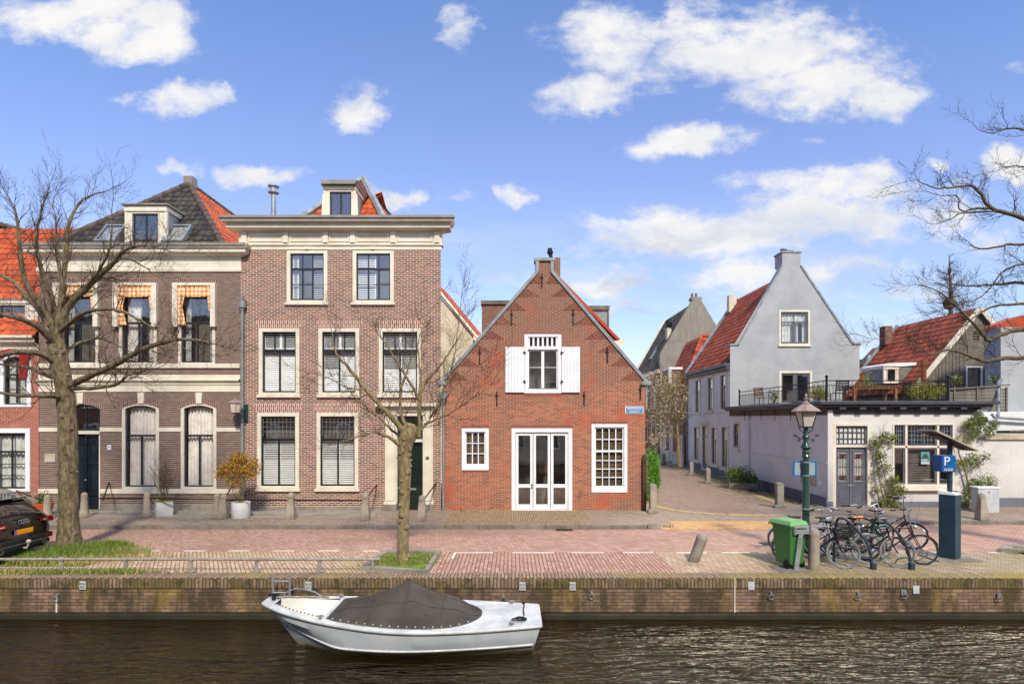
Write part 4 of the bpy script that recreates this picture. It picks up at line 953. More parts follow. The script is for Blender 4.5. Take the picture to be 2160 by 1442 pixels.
mb=MB(T6); mb.box(ax-.0,d0,-.035,.0,0,zc-.02); mb.build('corner_pilaster',M['renderwhite'],H6,bevel=.01)
for T_,a,b in ((T6,ax-.01,d0),(T6,d1,bx+.02)):
    mb=MB(T_); mb.box(a,b,-.05,-.0,0,.26); mb.box(a,b,-.035,0,.26,.3); mb.build('plinth',M['greyplinth'],H6,bevel=.006)
mb=MB(TS); mb.box(0,LA+.04,-.05,.0,0,.42); mb.box(0,LA,-.06,0,.3,.33); mb.box(0,LA,-.06,0,.38,.42); mb.build('plinth',M['greyplinth'],H6)
mb=MB(TS); mb.box(.6,LA-.02,-.03,.0,1.66,1.71); mb.build('wall_cable_duct',M['renderside'],H6)
mb=MB(TS); lp=LA-(29.2-Y6)*LA/(Y5-Y6); mb.tube([(lp,-.02,3.4),(lp,-.12,3.3),(lp,-.12,3.1),(lp,-.07,3.0),(lp,-.07,.3)],.045,8); mb.tube([(lp,-.09,3.42),(lp,-.09,3.25)],.08,8); mb.build('downpipe',M['renderside'],H6,smooth=True)
# fascia and ledge round both sides
mb=MB(T6); mb.box(ax-.02,bx,-.03,.02,3.45,3.72); mb.build('fascia',M['darkledge'],H6)
mb=MB(TS); mb.box(0,LA,-.025,.02,3.42,3.72); mb.build('fascia',M['brownwood'],H6)
mb=MB(); d=(A0-A1).normalized(); nrm=Vector((d.y,-d.x)); nrm=nrm if nrm.x<0 else -nrm
o=.38; q0=A1+nrm*o+Vector((0,-.0)); q1=Vector((ax-.42,Y6-o)); 
pts=[(q0.x,q0.y),(q1.x,q1.y),(bx+.55,Y6-o),(bx+.55,Y6+.3),(ax+.3,Y6+.3),(A1.x+.3,A1.y)]
mb.zprism(pts,3.80,3.92); p2=[(q0.x+.12,q0.y),(q1.x+.12,q1.y+.12),(bx+.4,Y6-o+.12),(bx+.4,Y6+.3),(ax+.3,Y6+.3),(A1.x+.3,A1.y)]; mb.zprism(p2,3.70,3.80); mb.build('ledge',M['darkledge'],H6,bevel=.012)
mb=MB(T6)
for k in range(8): xx=ax+.3+k*.72; mb.box(xx,xx+.22,-.28,-.03,3.62,3.70)
mb.build('ledge_bracket',M['darkledge'],H6)
mb=MB(TS)
for k in (3.0,4.6,6.2,8.4): mb.tube([(LA-k,-.06,3.72),(LA-k,-.06,3.2)],.012,5)
mb.build('wall_tie',M['iron'],H6)
mb=MB(); mb.zprism([(A1.x+.3,A1.y),(ax+.3,Y6+.3),(bx,Y6+.3),(bx,Y6+11)],3.84,3.86); mb.build('terrace_floor',M['weatherwood'],H6)
# railing: a part of the terrace
mb=MB(); r0=Vector((A1.x-.05,A1.y-1.5)); r1=Vector((ax-.05,Y6-.05)); r2=Vector((X(1998,Y6),Y6-.05)); r3=Vector((X(1998,Y6),Y6+3))
def rail(a,b):
    L=(b-a).length; k=int(L/.115); zb,zt_=3.97,4.66
    for z in (zb,zt_-.17,zt_): mb.tube([(a.x,a.y,z),(b.x,b.y,z)],.014 if z<zt_ else .02,5)
    for i in range(k+1):
        p=a+(b-a)*i/k; mb.tube([(p.x,p.y,zb),(p.x,p.y,zt_-.17 if i%4 else zt_)],.0085,4,caps=False)
rail(r0,r1);rail(r1,r2);rail(r2,r3); mb.build('railing',M['iron'],H6)
mb=MB()
for p,h in ((r0,.0),(r1,.12),(r2,.12)):
    mb.tube([(p.x,p.y,3.9),(p.x,p.y,4.7+h*.5)],.04,8); mb.lathe([(.03,0),(.055,.03),(.055,.07),(.02,.1)],(p.x,p.y,4.7+h*.5),10)
mb.build('railing_post',M['iron'],H6,smooth=True)
# notices on the wall
for (pa,pt,pb_,pz,mm,nm,lab) in ((1690,1000,1722,1021,'stonelight','notice_board','faded paper notice board on the pale wall behind the lamp post'),(1726,1013,1735,1022,'bwhite','wall_notice','small square white notice on the pale wall near the corner')):
    Yn=Y6+.9 if pa<1700 else Y6+.35; 
    def loc(px):  # intersection of the view ray with the side wall
        dx=(px-1080)/F; t=(A0.x*(A1.y-A0.y)-A0.y*(A1.x-A0.x))/(dx*(A1.y-A0.y)-(A1.x-A0.x)); return t
    Ya,Yb_=loc(pa),loc(pb_); la=LA-(Ya-Y6)*LA/(Y5-Y6); lb_=LA-(Yb_-Y6)*LA/(Y5-Y6); Ym=(Ya+Yb_)/2
    mb=MB(TS); mb.box(la,lb_,-.03,-.001,Z(pz,Ym),Z(pt,Ym)); o_=mb.build(nm,M[mm],H6)
# ================================================================= garden wall right
GW=thing('garden_wall','long white rendered garden wall with stone coping at the right edge','wall',(X(2150,21.5),21.5,0))
MB(TR(0,21.5,0)).box(bx+.02,X(2700,21.5),0,.3,0,Z(927,21.5)).build('wall',M['renderwhite'],GW,bevel=.01)
MB(TR(0,21.5,0)).box(bx+.02,X(2700,21.5),-.03,.0,0,.42).build('plinth',M['greyplinth'],GW)
mb=MB(TR(0,21.5,0)); mb.prism([(bx+.35,Z(927,21.5)),(X(2700,21.5),Z(927,21.5)),(X(2700,21.5),Z(914,21.5)),(bx+.6,Z(914,21.5)),(bx+.35,Z(922,21.5))],-.08,.38); mb.build('coping',M['stonelight'],GW,bevel=.02)
# right-hand white building and lean-to
HR=thing('white_side_building','tall white rendered building with drainpipe at the right edge','building',(X(2160,24),24,0))
MB().box(X(2111,24),X(2500,24),24,24.8,0,Z(690,24)).build('wall',M['render'],HR)
mb=MB(); mb.prism([(X(2108,24),Z(690,24)),(X(2500,24),Z(690,24)),(X(2500,24),Z(630,24)),(X(2160,24),Z(664,24)),(X(2112,24),Z(683,24))],24.2,24.9); mb.build('roof',M['orangetile'],HR)
MB().box(X(2070,22.6),X(2500,22.6),22.6,24.5,0,Z(868,22.6)).build('lean_to',M['renderside'],HR)
mb=MB(); mb.tube([P(2106,805,23.4),P(2106,878,22.5)],.05,8); mb.tube([P(2092,873,22.4),P(2097,880,22.4),P(2160,884,22.4),P(2260,886,22.4)],.05,8); mb.tube([P(2106,808,23.4),P(2112,800,23.5)],.06,8); mb.build('drainpipe',M['lead'],HR,smooth=True)
mb=MB(); mb.box(X(2066,22.55),X(2080,22.55),22.5,22.58,Z(892,22.5),Z(879,22.5)); mb.build('window',M['darksash'],HR)
mb=MB(); mb.prism([(X(2116,22.3),Z(910,22.3)),(X(2400,22.3),Z(910,22.3)),(X(2400,22.3),Z(900,22.3)),(X(2116,22.3),Z(908,22.3))],22.0,22.6); mb.build('shed_roof',M['weatherwood'],HR)
mb=MB(TR(0,23.2,0)); 
TF=thing('wooden_fence','weathered grey board fence behind the terrace railing','fence',(X(2050,23.2),23.2,3.2))
for k in range(7): z=Z(868,23.2)+k*(Z(818,23.2)-Z(868,23.2))/7; mb.box(X(2003,23.2),X(2126,23.2),0,.02,z+.005,z+.12)
mb.build('boards',M['weatherwood'],TF)
mb=MB(TR(0,23.2,0))
for px in (2012,2060,2122): mb.box(X(px-1.5,23.2),X(px+1.5,23.2),-.05,.0,Z(872,23.2),Z(816,23.2))
mb.prism([(X(2000,23.2),Z(822,23.2)),(X(2128,23.2),Z(813,23.2)),(X(2128,23.2),Z(810,23.2)),(X(2000,23.2),Z(819,23.2))],-.08,.1); mb.build('fence_post',M['weatherwood'],TF)
# ================================================================= wooden gabled house right
HW=thing('wooden_gable_house','grey boarded gable house with red tiled roof and white verge boards behind the terrace','house',(21,27,0))
Yw=27; TW=TR(0,Yw,0); ap=(X(2062,Yw),Z(655,Yw)); el=(X(1935,Yw),Z(812,Yw)); er=(X(2190,Yw),Z(812,Yw)); holes=[]
window(HW,TW,X(2037,Yw),X(2072,Yw),Z(818,Yw),Z(772,Yw),.07,'bwhite','darksash',None,(1,1),(1,1),f_room(.6),0,0,holes,glass='glassdark')
holes.append((X(2053,Yw),X(2066,Yw),Z(720,Yw),Z(698,Yw),0))
poly=[(el[0],0),(er[0],0),(er[0],el[1]-.2),ap,(el[0],el[1]-.2)]
body=MB(TW); facade(body,poly,holes); shell(body,poly,5.5); body.build('wall',M['weatherwood'],HW)
mb=MB(TW); slats(mb,X(2053,Yw),X(2066,Yw),Z(720,Yw),Z(698,Yw),.03,.4,.1,.09); mb.build('vent_louvre',M['brownwood'],HW)
mb=MB(TW)
k=90; xs=el[0]
while xs<er[0]:
    t=1-abs(xs-ap[0])/(ap[0]-el[0]); zz=el[1]-.25+(ap[1]-el[1])*max(0,t)
    if not (X(2036,Yw)<xs<X(2074,Yw)): mb.box(xs,xs+.025,-.02,0,2.5,zz)
    xs+=.16
mb.build('board_batten',M['weatherwood'],HW)
mb=MB(TW); strip(mb,(el[0]-.25,el[1]-.3),(ap[0],ap[1]),.16,-.2,-.12); strip(mb,(ap[0],ap[1]),(er[0]+.2,er[1]-.25),.16,-.2,-.12); mb.build('verge_board',M['cream'],HW)
Ye=Yw+5.6
pantiles('roof_slope',(el[0]-.3,Ye,el[1]-.35),(el[0]-.3,Yw-.12,el[1]-.35),(ap[0],Yw-.12,ap[1]+.1),(ap[0],Ye,ap[1]+.1),M['redtile'],HW); pantiles('roof_slope',(er[0]+.3,Yw-.12,er[1]-.35),(er[0]+.3,Ye,er[1]-.35),(ap[0],Ye,ap[1]+.1),(ap[0],Yw-.12,ap[1]+.1),M['redtile'],HW)
mb=MB(); mb.tube([(el[0]-.3,Ye,el[1]-.2),(ap[0],Ye,ap[1]+.2)],.1,4); mb.build('verge_flashing',M['lead'],HW)
mb=MB(); mb.box(ap[0]-1.0,ap[0]-.6,Ye-.5,Ye,ap[1]-.9,ap[1]+.1); mb.build('chimney',M['b6'],HW)
# its dormer faces left-front
yd=28.3; TD=TR(0,yd,0)
dw=dormer(HW,TD,X(1865,yd),X(1893,yd),Z(808,yd),Z(774,yd),X(1870,yd),X(1889,yd),Z(803,yd),Z(778,yd),1.6,.1,.06)
mb=MB(TD); mb.prism([(X(1862,yd),Z(776,yd)),(X(1932,yd),Z(770,yd)),(X(1932,yd),Z(764,yd)),(X(1875,yd),Z(766,yd)),(X(1862,yd),Z(770,yd))],-.05,1.8); mb.build('dormer_roof',M['bwhite'],dw)
mb=MB(TD); mb.prism([(X(1893,yd),Z(806,yd)),(X(1902,yd),Z(806,yd)),(X(1926,yd),Z(774,yd)),(X(1893,yd),Z(774,yd))],.0,1.6); mb.build('dormer_side',M['weatherwood'],dw)
mb=MB(); mb.tube([P(1948,812,26.3),P(1948,772,26.3)],.11,12); mb.tube([P(1948,772,26.3),P(1948,759,26.3)],.15,12); mb.build('flue_pipe',M['copper'],HW,smooth=True)
# ================================================================= alley houses
H7=thing('orange_roof_alley_house','small brown brick alley house with glowing orange hipped roof','house',(13,44,0))
xA=11.75; T7=TR(xA,46.6,0,-PI/2); hs=[]; Y7a,Y7b=40.6,46.6; L7=Y7b-Y7a
def aw7(px,pt,pb_,wd,xw=xA,yb=46.6):
    Yc=xw*1250/(px-1080); return yb-Yc-wd/2,yb-Yc+wd/2,max(.05,CH-(pb_-882)/F*Yc),CH-(pt-882)/F*Yc
for (px,pt,pb_,wd,nm) in ((1402,897,945,.9,'window'),(1416,897,970,.9,'door'),(1437,918,976,.7,'door'),(1425,833,870,.9,'window'),(1406,838,870,.9,'window')):
    a_,b_,c_,d_=aw7(px,pt,pb_,wd); window(H7,T7,a_,b_,c_ if nm=='window' else .05,d_,.14,'cream','darksash',.6,(1,1),(1,1),f_room(.5),0.05 if nm=='window' else 0,0,hs,name=nm if nm=='window' else 'alley_door')
body=MB(T7); facade(body,[(0,0),(L7,0),(L7,4.6),(0,4.6)],hs); body.build('wall',M['b6'],H7)
body=MB(); body.box(xA+.01,xA+7,Y7a+.4,Y7b-.01,0,4.5); body.build('side_wall',M['plaster'],H7)
mb=MB(T7); mb.box(0,L7,-.03,0,0,.9); mb.box(0,L7,-.2,0,4.5,4.72); mb.build('cornice',M['plaster'],H7)
rx=X(1477,42.8); rzz=Z(710,42.8)
pantiles('roof_front',(xA-.2,Y7a,4.7),(xA+6,Y7a,4.7),(rx+2.6,42.8,rzz),(rx+.1,42.8,rzz),M['orangetile'],H7,th=.36,tw=.26); pantiles('roof_side',(xA-.2,Y7b,4.7),(xA-.2,Y7a,4.7),(rx+.1,42.8,rzz),(rx+.1,46.6,rzz),M['redtile'],H7)
ridgeline(H7,[(xA-.2,Y7a,4.75),(rx+.1,42.8,rzz+.05),(rx+2.6,42.8,rzz+.05)],M['orangetile'],r=.13)
TD=TR(0,42.2,0); yd=42.2; mb=MB(TD); mb.box(X(1412,yd),X(1436,yd),0,2,Z(808,yd),Z(779,yd)); dd=mb.build('dormer',M['b6'],H7); mb=MB(TD); mb.box(X(1410,yd),X(1439,yd),-.1,2,Z(779,yd),Z(774,yd)); mb.box(X(1410,yd),X(1416,yd),-.06,.1,Z(808,yd),Z(779,yd)); mb.build('dormer_fascia',M['bwhite'],dd)
H8=thing('grey_gable_alley_house','tall old grey rendered gable with dark tiled roof rising behind the orange-roofed alley house','house',(17,53,0))
Y8=52.5; T8=TR(0,Y8,0); gl=X(1392,Y8); ap8=(X(1470,Y8),Z(632,Y8)); gr=2*ap8[0]-gl; ze=Z(747,Y8)
poly=[(gl,0),(gr,0),(gr,ze),(ap8[0]+.35,ap8[1]),(ap8[0]-.35,ap8[1]),(gl,ze)]
body=MB(T8); facade(body,poly,[]); shell(body,poly,.5); body.box(ap8[0]-.45,ap8[0]+.45,-.004,.9,ap8[1],ap8[1]+.25); body.build('wall',M['greyrender'],H8)
hs=[]; T8s=TR(gl,63,0,-PI/2); 
for k in range(3):
    for (c,d) in ((4.2,6.3),(1.0,3.2)): window(H8,T8s,1.0+k*3.2,2.6+k*3.2,c,d,.15,'cream','darksash',.6,(1,1),(1,1),f_room(.5),.05,0,hs)
body=MB(T8s); facade(body,[(0,0),(10.4,0),(10.4,7.4),(0,7.4)],hs); body.build('side_wall',M['b6'],H8); mb=MB(T8s); mb.box(0,10.5,-.25,0,7.3,7.6); mb.build('cornice',M['cream'],H8)
pantiles('roof_slope',(gl-.2,63,7.6),(gl-.2,Y8+.5,7.6),(ap8[0],Y8+.5,ap8[1]-.1),(ap8[0],63,ap8[1]-.1),M['slatetile'],H8,tw=.3,th=.4); pantiles('roof_slope',(gr,Y8+.5,7.6),(gr,63,7.6),(ap8[0],63,ap8[1]-.1),(ap8[0],Y8+.5,ap8[1]-.1),M['slatetile'],H8,tw=.3,th=.4)
mb=MB(); mb.tube([(gl-.2,63.1,7.7),(ap8[0],63.1,ap8[1])],.16,4); mb.build('verge_board',M['cream'],H8)
mb=MB(); mb.lathe([(.12,0),(.1,.4)],(ap8[0]-.3,Y8+.4,ap8[1]+.25),8); mb.lathe([(.12,0),(.1,.4)],(ap8[0]+.05,Y8+.4,ap8[1]+.25),8); mb.build('chimney_pot',M['b6'],H8)
mb=MB(); mb.box(X(1408,56),X(1416,56),56,56.8,Z(720,56),Z(690,56)); ch=mb.build('chimney',M['plaster'],H8); mb=MB(); mb.tube([P(1408,690,56),P(1407,676,56)],.13,6); mb.tube([P(1414,690,56),P(1414,680,56)],.16,6); mb.build('chimney_pot',M['iron'],ch)
nn=Vector((ap8[0]-gl,0,0)); sl=Vector((ap8[0]-gl+.2,0,ap8[1]-7.7)).normalized(); nr=Vector((-sl.z,0,sl.x)); rot=Matrix((Vector((0,-1,0)),sl,nr)).transposed()
for yy,t,ln in ((54.2,.34,1.9),(58.5,.3,1.4)):
    c=Vector((gl-.2,yy,7.6))+sl*(t*8)+nr*.12; mb=MB(); mb.obox(c,(.9,ln,.1),rot); mb.build('skylight',M['lead'],H8)
H9=thing('far_red_roof_house','distant house with red tiled roof at the far end of the alley','house',(13,70,0))
MB().box(X(1340,70),X(1440,70),70,76,0,Z(790,70)).build('wall',M['b6'],H9)
a=P(1326,792,69.8);b=P(1425,792,69.8);c=P(1410,738,73);d=P(1376,742,73)
pantiles('roof_slope',a,b,c,d,M['redtile'],H9,tw=.35,th=.45); mb=MB(); mb.tube([P(1371,752,71),P(1371,731,71)],.17,6); mb.build('chimney_pot',M['iron'],H9)
MB().box(X(1330,69.5),X(1360,69.5),69.3,69.8,Z(783,69.5),Z(777,69.5)).build('gutter',M['cream'],H9)
# left side alley garden wall (behind the shrubs)
LW=thing('alley_brick_wall','brown brick house wall closing the alley behind the blossoming tree','wall',(10,56,0))
MB().box(X(1300,60),X(1378,60),60,61,0,4.2).build('wall',M['b6'],LW)
MB().box(X(1290,60),X(1378,60),59.9,61.1,4.2,4.4).build('coping',M['cream'],LW)
# distant roofs right of the white gable
HD=thing('brown_roof_house','distant house with brown tiled roof between the white gable and the boarded house','house',(30,48,0))
a=P(1808,860,48);b=P(1905,860,48);c=P(1895,753,52);d=P(1832,753,52)
pantiles('roof_slope',a,b,c,d,M['browntile'],HD,flat=True,tw=.3,th=.3); mb=MB(); mb.tube([a+Vector((0,-.1,.1)),d+Vector((0,-.1,.1))],.15,4); mb.build('verge_flashing',M['lead'],HD)
MB().box(a.x,b.x,48.5,56,0,a.z).build('wall',M['b6'],HD)
mb=MB(); mb.box(X(1800,60),X(1835,60),60,64,0,Z(765,60)); 
HE=thing('far_dark_gable_house','small far gable with a scrap of orange roof above the brown roof','house',(36,60,0))
mb=MB(TR(0,60,0)); mb.prism([(X(1850,60),0),(X(1890,60),0),(X(1890,60),Z(740,60)),(X(1878,60),Z(727,60)),(X(1855,60),Z(752,60)),(X(1850,60),Z(752,60))],0,3); mb.build('wall',M['b6'],HE)
pantiles('roof_slope',P(1920,760,60),P(1920,760,66),P(1878,726,66),P(1878,726,60),M['orangetile'],HE)
HF=thing('far_grey_house','sliver of a distant grey roof beside the white gable','house',(31,56,0))
MB().box(X(1812,56),X(1840,56),56,60,0,Z(768,56)).build('wall',M['greyrender'],HF); mb=MB(TR(0,56,0)); mb.prism([(X(1808,56),Z(770,56)),(X(1842,56),Z(770,56)),(X(1842,56),Z(757,56)),(X(1815,56),Z(759,56))],-.3,4); mb.build('roof',M['slatetile'],HF)
# ================================================================= ground, street, water
def struct(mb,name,mat,**k): o=mb.build(name,mat,None,**k); o['kind']='structure'; return o
M['road']=brick('road_pavers',['#b08674','#be9784','#a17765','#c6a18d','#ab806d'],'#7f6655',bw=.2,bh=.075,ms=.008,rot=R(45),vec='ground',moss=('#8f7d68',.52,.72,.5,.9),patch=('#927062',.48,.66,.55),stain=('#c9a896',.55,.75,.5),bump=.4)
M['park']=brick('parking_pavers',['#b89a80','#c4a78c','#a88a72','#cdb298','#b09077'],'#7a6450',bw=.21,bh=.085,ms=.011,rot=R(62),vec='ground',moss=('#93904f',.50,.70,.6,1.0),bump=.5)
M['park3']=brick('mossy_parking_pavers',['#a5917a','#b39f86','#938069','#bba78e','#9a8770'],'#65563f',bw=.21,bh=.085,ms=.012,rot=R(62),vec='ground',moss=('#857b3a',.44,.66,.65,1.1),bump=.5)
M['park2']=brick('parking_pavers_straight',['#ae8272','#b88f7b','#9f7263','#c29b86','#a77b6a'],'#6f5748',bw=.21,bh=.09,ms=.012,rot=R(90),vec='ground',moss=('#a08a63',.55,.72,.5,1.1),bump=.5)
M['cap']=brick('quay_cap_bricks',['#8b725c','#997f67','#7c654f','#a2886e'],'#54443a',bw=.45,bh=.075,ms=.012,rot=R(90),vec='ground',moss=('#8c7d3f',.50,.70,.6,.7),bump=.6)
M['walk']=brick('sidewalk_pavers',['#a28d79','#b09b86','#94806d','#b9a48e'],'#67584b',bw=.21,bh=.07,ms=.009,rot=R(45),vec='ground',moss=('#7c7b4c',.56,.72,.45,1.0))
M['walk2']=brick('clinker_edge_pavers',['#a48c68','#b59c75','#937a59','#bfa680'],'#6c5b45',bw=.21,bh=.055,ms=.011,rot=R(90),vec='ground',moss=('#7d7c4a',.58,.74,.5,1.2),bump=.6)
M['alley']=brick('alley_pavers',['#9c806d','#a98d7a','#8e725f','#b29783'],'#66544a',bw=.2,bh=.075,ms=.009,rot=R(45),vec='ground',moss=('#8a7f5c',.5,.72,.45,.6))
M['yellow']=brick('yellow_pavers',['#d2a165','#deb076','#c4935a','#d8a96c'],'#8b6a45',bw=.21,bh=.1,ms=.009,rot=0,vec='ground',bump=.4)
M['clinker']=brick('alley_border_pavers',['#c2a56d','#cfb37c','#b1955f'],'#806f50',bw=.2,bh=.08,ms=.01,rot=R(20),vec='ground',moss=('#8f8452',.55,.75,.4,1.0))
M['slabs']=paint('pavement_slabs','#9f9687','#877e70',1.6,.9,bump=.25)
M['kerbm']=paint('kerb_stone','#7f776b','#665e53',1.8,.85,bump=.3)
M['line']=paint('white_line_paint','#e2dcd2','#c9bcae',6,.8,bump=.2)
M['quay']=brick('quay_wall_bricks',['#83634f','#93745e','#664c3e','#9f8068','#755949','#876b5e'],'#4c3f33',bw=.23,bh=.068,ms=.009,vec='quay',patch=('#6b584b',.5,.7,.5),stain=('#8a7436',.48,.68,.65),moss=('#4a452a',.52,.66,.6,4.5),top=('#2f2b1c',-.42,-.2,.75),mmix=.7,wob=.008,bump=1.0)
M['quaytop']=brick('quay_rowlock',['#76604e','#8a7159','#65523f','#927a60','#5a4a3b'],'#463a2d',bw=3.1,bh=.074,ms=.010,rot=PI/2,vec='quay',stain=('#5a4f28',.42,.64,.8),moss=('#33301c',.48,.62,.75,4.0),wob=.012,bump=.9)
M['mossbeam']=paint('wet_mossy_beam','#2c2a17','#17160e',2.5,.6,bump=.4)
def soil():
    n=N('soil'); co=n.obj(); f=n.noise(co,2.2,8,.7); return n.pbr(n.ramp(f,[(.3,lin('#6b5d43')),(.5,lin('#5d6a2c')),(.62,lin('#6f8a2e')),(.8,lin('#8a7a4f'))]),.95,0,n.bump(n.noise(co,60,4,.7),.6,.02),.2)
M['soil']=soil()
QY=12.2; KY=17.65; FYQ=19.0
# far base so that the horizon is closed: one sheet with the canal left out
g=MB()
for (xa,xb,ya,yb) in ((-300,300,QY+.3,400),(-300,300,-300,-1.0)): g.poly([(xa,ya,-.02),(xb,ya,-.02),(xb,yb,-.02),(xa,yb,-.02)])
struct(g,'ground',M['walk'])
def sheet(name,m,x0,x1,y0,y1,z): return struct(MB().box(x0,x1,y0,y1,z-.05,z),name,M[m])
PY=14.68    # seam between lane and parking strip
sheet('road','road',-45,45,PY,KY+.9,0.0)
PX=X(925,13.8)
sheet('parking_strip','park',-45,PX,QY+.42,PY-.002,.0)
sheet('parking_strip','park2',PX,X(1400,13.8),QY+.42,PY-.002,.0)
sheet('parking_strip','park',X(1400,13.8),X(1585,13.8),QY+.42,PY-.002,.0)
sheet('parking_strip','park3',X(1585,13.8),45,QY+.42,PY-.002,.0)
# kerb: real step; it stops at the alley where the yellow pavers drop to the lane
KX1=X(1368,KY); AX0=4.6
mb=MB(); x=-45
while x<KX1-.3:
    xe=min(x+1.0,KX1); mb.box(x+.003,xe-.003,KY+random.uniform(-.006,.006),KY+.16,-.02,.11+random.uniform(-.004,.004)); x=xe
mb.xprism([(KY,-.02),(KY+.4,-.02),(KY+.4,.11),(KY+.16,.11),(KY,.02)],KX1,KX1+.35)
struct(mb,'kerb',M['kerbm'],bevel=.018)
mb=MB(); x=X(1715,KY+.3)
while x<45: mb.box(x+.003,x+1-.003,KY+.80,KY+.96,-.02,.10); x+=1.0
struct(mb,'kerb',M['kerbm'],bevel=.018)
def walk(name,m,x0,x1,y0,y1,z=.105): return struct(MB().box(x0,x1,y0,y1,-.02,z),name,M[m])
walk('sidewalk','walk',-45,X(1400,19),KY+.16,YF+.1); walk('sidewalk','walk',10.1,45,KY+.96,22,.10)
mb=MB(); mb.poly([(8.6,KY+.9,.037),(10.1,KY+.9,.10),(10.1,22,.10),(8.6,22,.037)]); struct(mb,'sidewalk',M['walk'])
walk('pavement_slabs','slabs',X(-200),X(800,20),19.15,YF+.02,.115); 
walk('doorstep_pavers','walk2',X(945,19.3),X(1240,19.3),KY+.17,YF-.03,.112)
mb=MB(); mb.box(KX1+.36,X(1720,KY),KY,KY+1.25,-.02,.03); struct(mb,'crossing_strip',M['yellow'])
# alley surface
mb=MB(); mb.zprism([(AX0-.3,KY+1.25),(X(1722,KY),KY+1.25),(X(1722,KY),21.2),(12.2,32),(12.3,70),(8,70),(4.6,30)],-.03,.035); struct(mb,'alley_road',M['walk'])
ov=[]
for i in range(40):
    a=PI+PI*i/39; ov.append((7.9+2.7*math.cos(a)+.55*math.sin(-a)*0,21.9+1.9*math.sin(a)))
cen=[(5.2,22.6),(5.9,21.0),(7.3,20.15),(8.9,20.05),(10.1,20.6),(10.35,21.2),(10.1,22.2),(10.2,25.5),(10.6,32),(10.9,40),(11.2,60)]
left=[(5.2,22.6),(5.0,25),(5.1,32),(8.4,42),(9.6,60)]
mb=MB(); mb.zprism(cen+left[::-1][:-1],.03,.045); struct(mb,'alley_road',M['alley'])
mb=MB()
for a,b in zip(cen,cen[1:]):
    a,b=Vector(a),Vector(b); d_=(b-a).normalized(); n_=Vector((d_.y,-d_.x))*.3
    mb.zprism([(a.x,a.y),(b.x,b.y),(b.x+n_.x,b.y+n_.y),(a.x+n_.x,a.y+n_.y)],.04,.051+random.uniform(0,.003))
struct(mb,'border_strip',M['clinker'])
# drain covers
dc=MB(); dc.box(X(830,17.2),X(850,17.2),17.05,17.3,0,.006); 
for px,Y_ in ((1190,17.6),(1625,15.6),(1750,15.55)):
    mb=MB(); mb.box(X(px,Y_)-.25,X(px,Y_)+.25,Y_-.2,Y_+.2,-.02,.006); o=mb.build('drain_cover',M['iron']); tag(o,{1190:'flat iron drain cover in the brick lane in front of the glazed doors',1625:'flat iron cover beside the green bin in the lane',1750:'flat iron cover in the lane behind the parked bicycles'}[px],'drain cover')
# parking lines
mb=MB()
def dash(xa,xb,y): mb.box(xa,xb,y-.034,y+.034,-.01,.005)
for a,b in ((292,338),(388,433),(481,527),(576,621),(671,716),(766,800)): dash(X(a,14.78),X(b,14.78),14.78)
for a,b in ((960,1040),(1080,1168),(1204,1274),(1314,1378),(1428,1490),(1522,1583),(1960,2010),(2085,2120),(96,122)): dash(X(a,14.58),X(b,14.58),14.58)
a=P(960,1165,14.58); mb.box(a.x-.04,a.x+.03,13.98,14.545,-.01,.005)
struct(mb,'road_markings',M['line'])
# quay wall
QW=thing('quay_wall','long mossy brick quay wall with upright top course above the dark canal','quay wall',(0,QY,-.8))
mb=MB(); mb.box(-45,45,QY+.02,QY+.5,-.72,-.205); mb.build('wall',M['quay'],QW)
mb=MB(); mb.box(-45,45,QY,QY+.46,-.205,.012); mb.build('rowlock_coping',M['quaytop'],QW,bevel=.02)
M['capmoss']=brick('mossy_cap_bricks',['#96815a','#a48f66','#877350','#ad9970'],'#5e4d33',bw=.45,bh=.075,ms=.012,rot=R(90),vec='ground',moss=('#8a7c30',.42,.62,.75,.8),bump=.6)
mb=MB(); mb.box(-45,X(1585,QY),QY+.005,QY+.42,.0,.02); mb.build('cap_bricks',M['cap'],QW)
mb=MB(); mb.box(X(1585,QY),45,QY+.005,QY+.42,.0,.02); mb.build('cap_bricks',M['capmoss'],QW,label='yellow mossy stretch of the wall top')
mb=MB(); mb.box(-45,45,QY-.10,QY+.2,-.82,-.69); mb.box(-45,45,QY-.02,QY+.3,-2.5,-.82); mb.build('waterline_beam',M['mossbeam'],QW,bevel=.02)
mb=MB(); c=X(1550,QY); mb.box(c-.009,c+.009,QY-.004,QY+.03,-.72,.015); mb.build('expansion_joint',M['line'],QW)
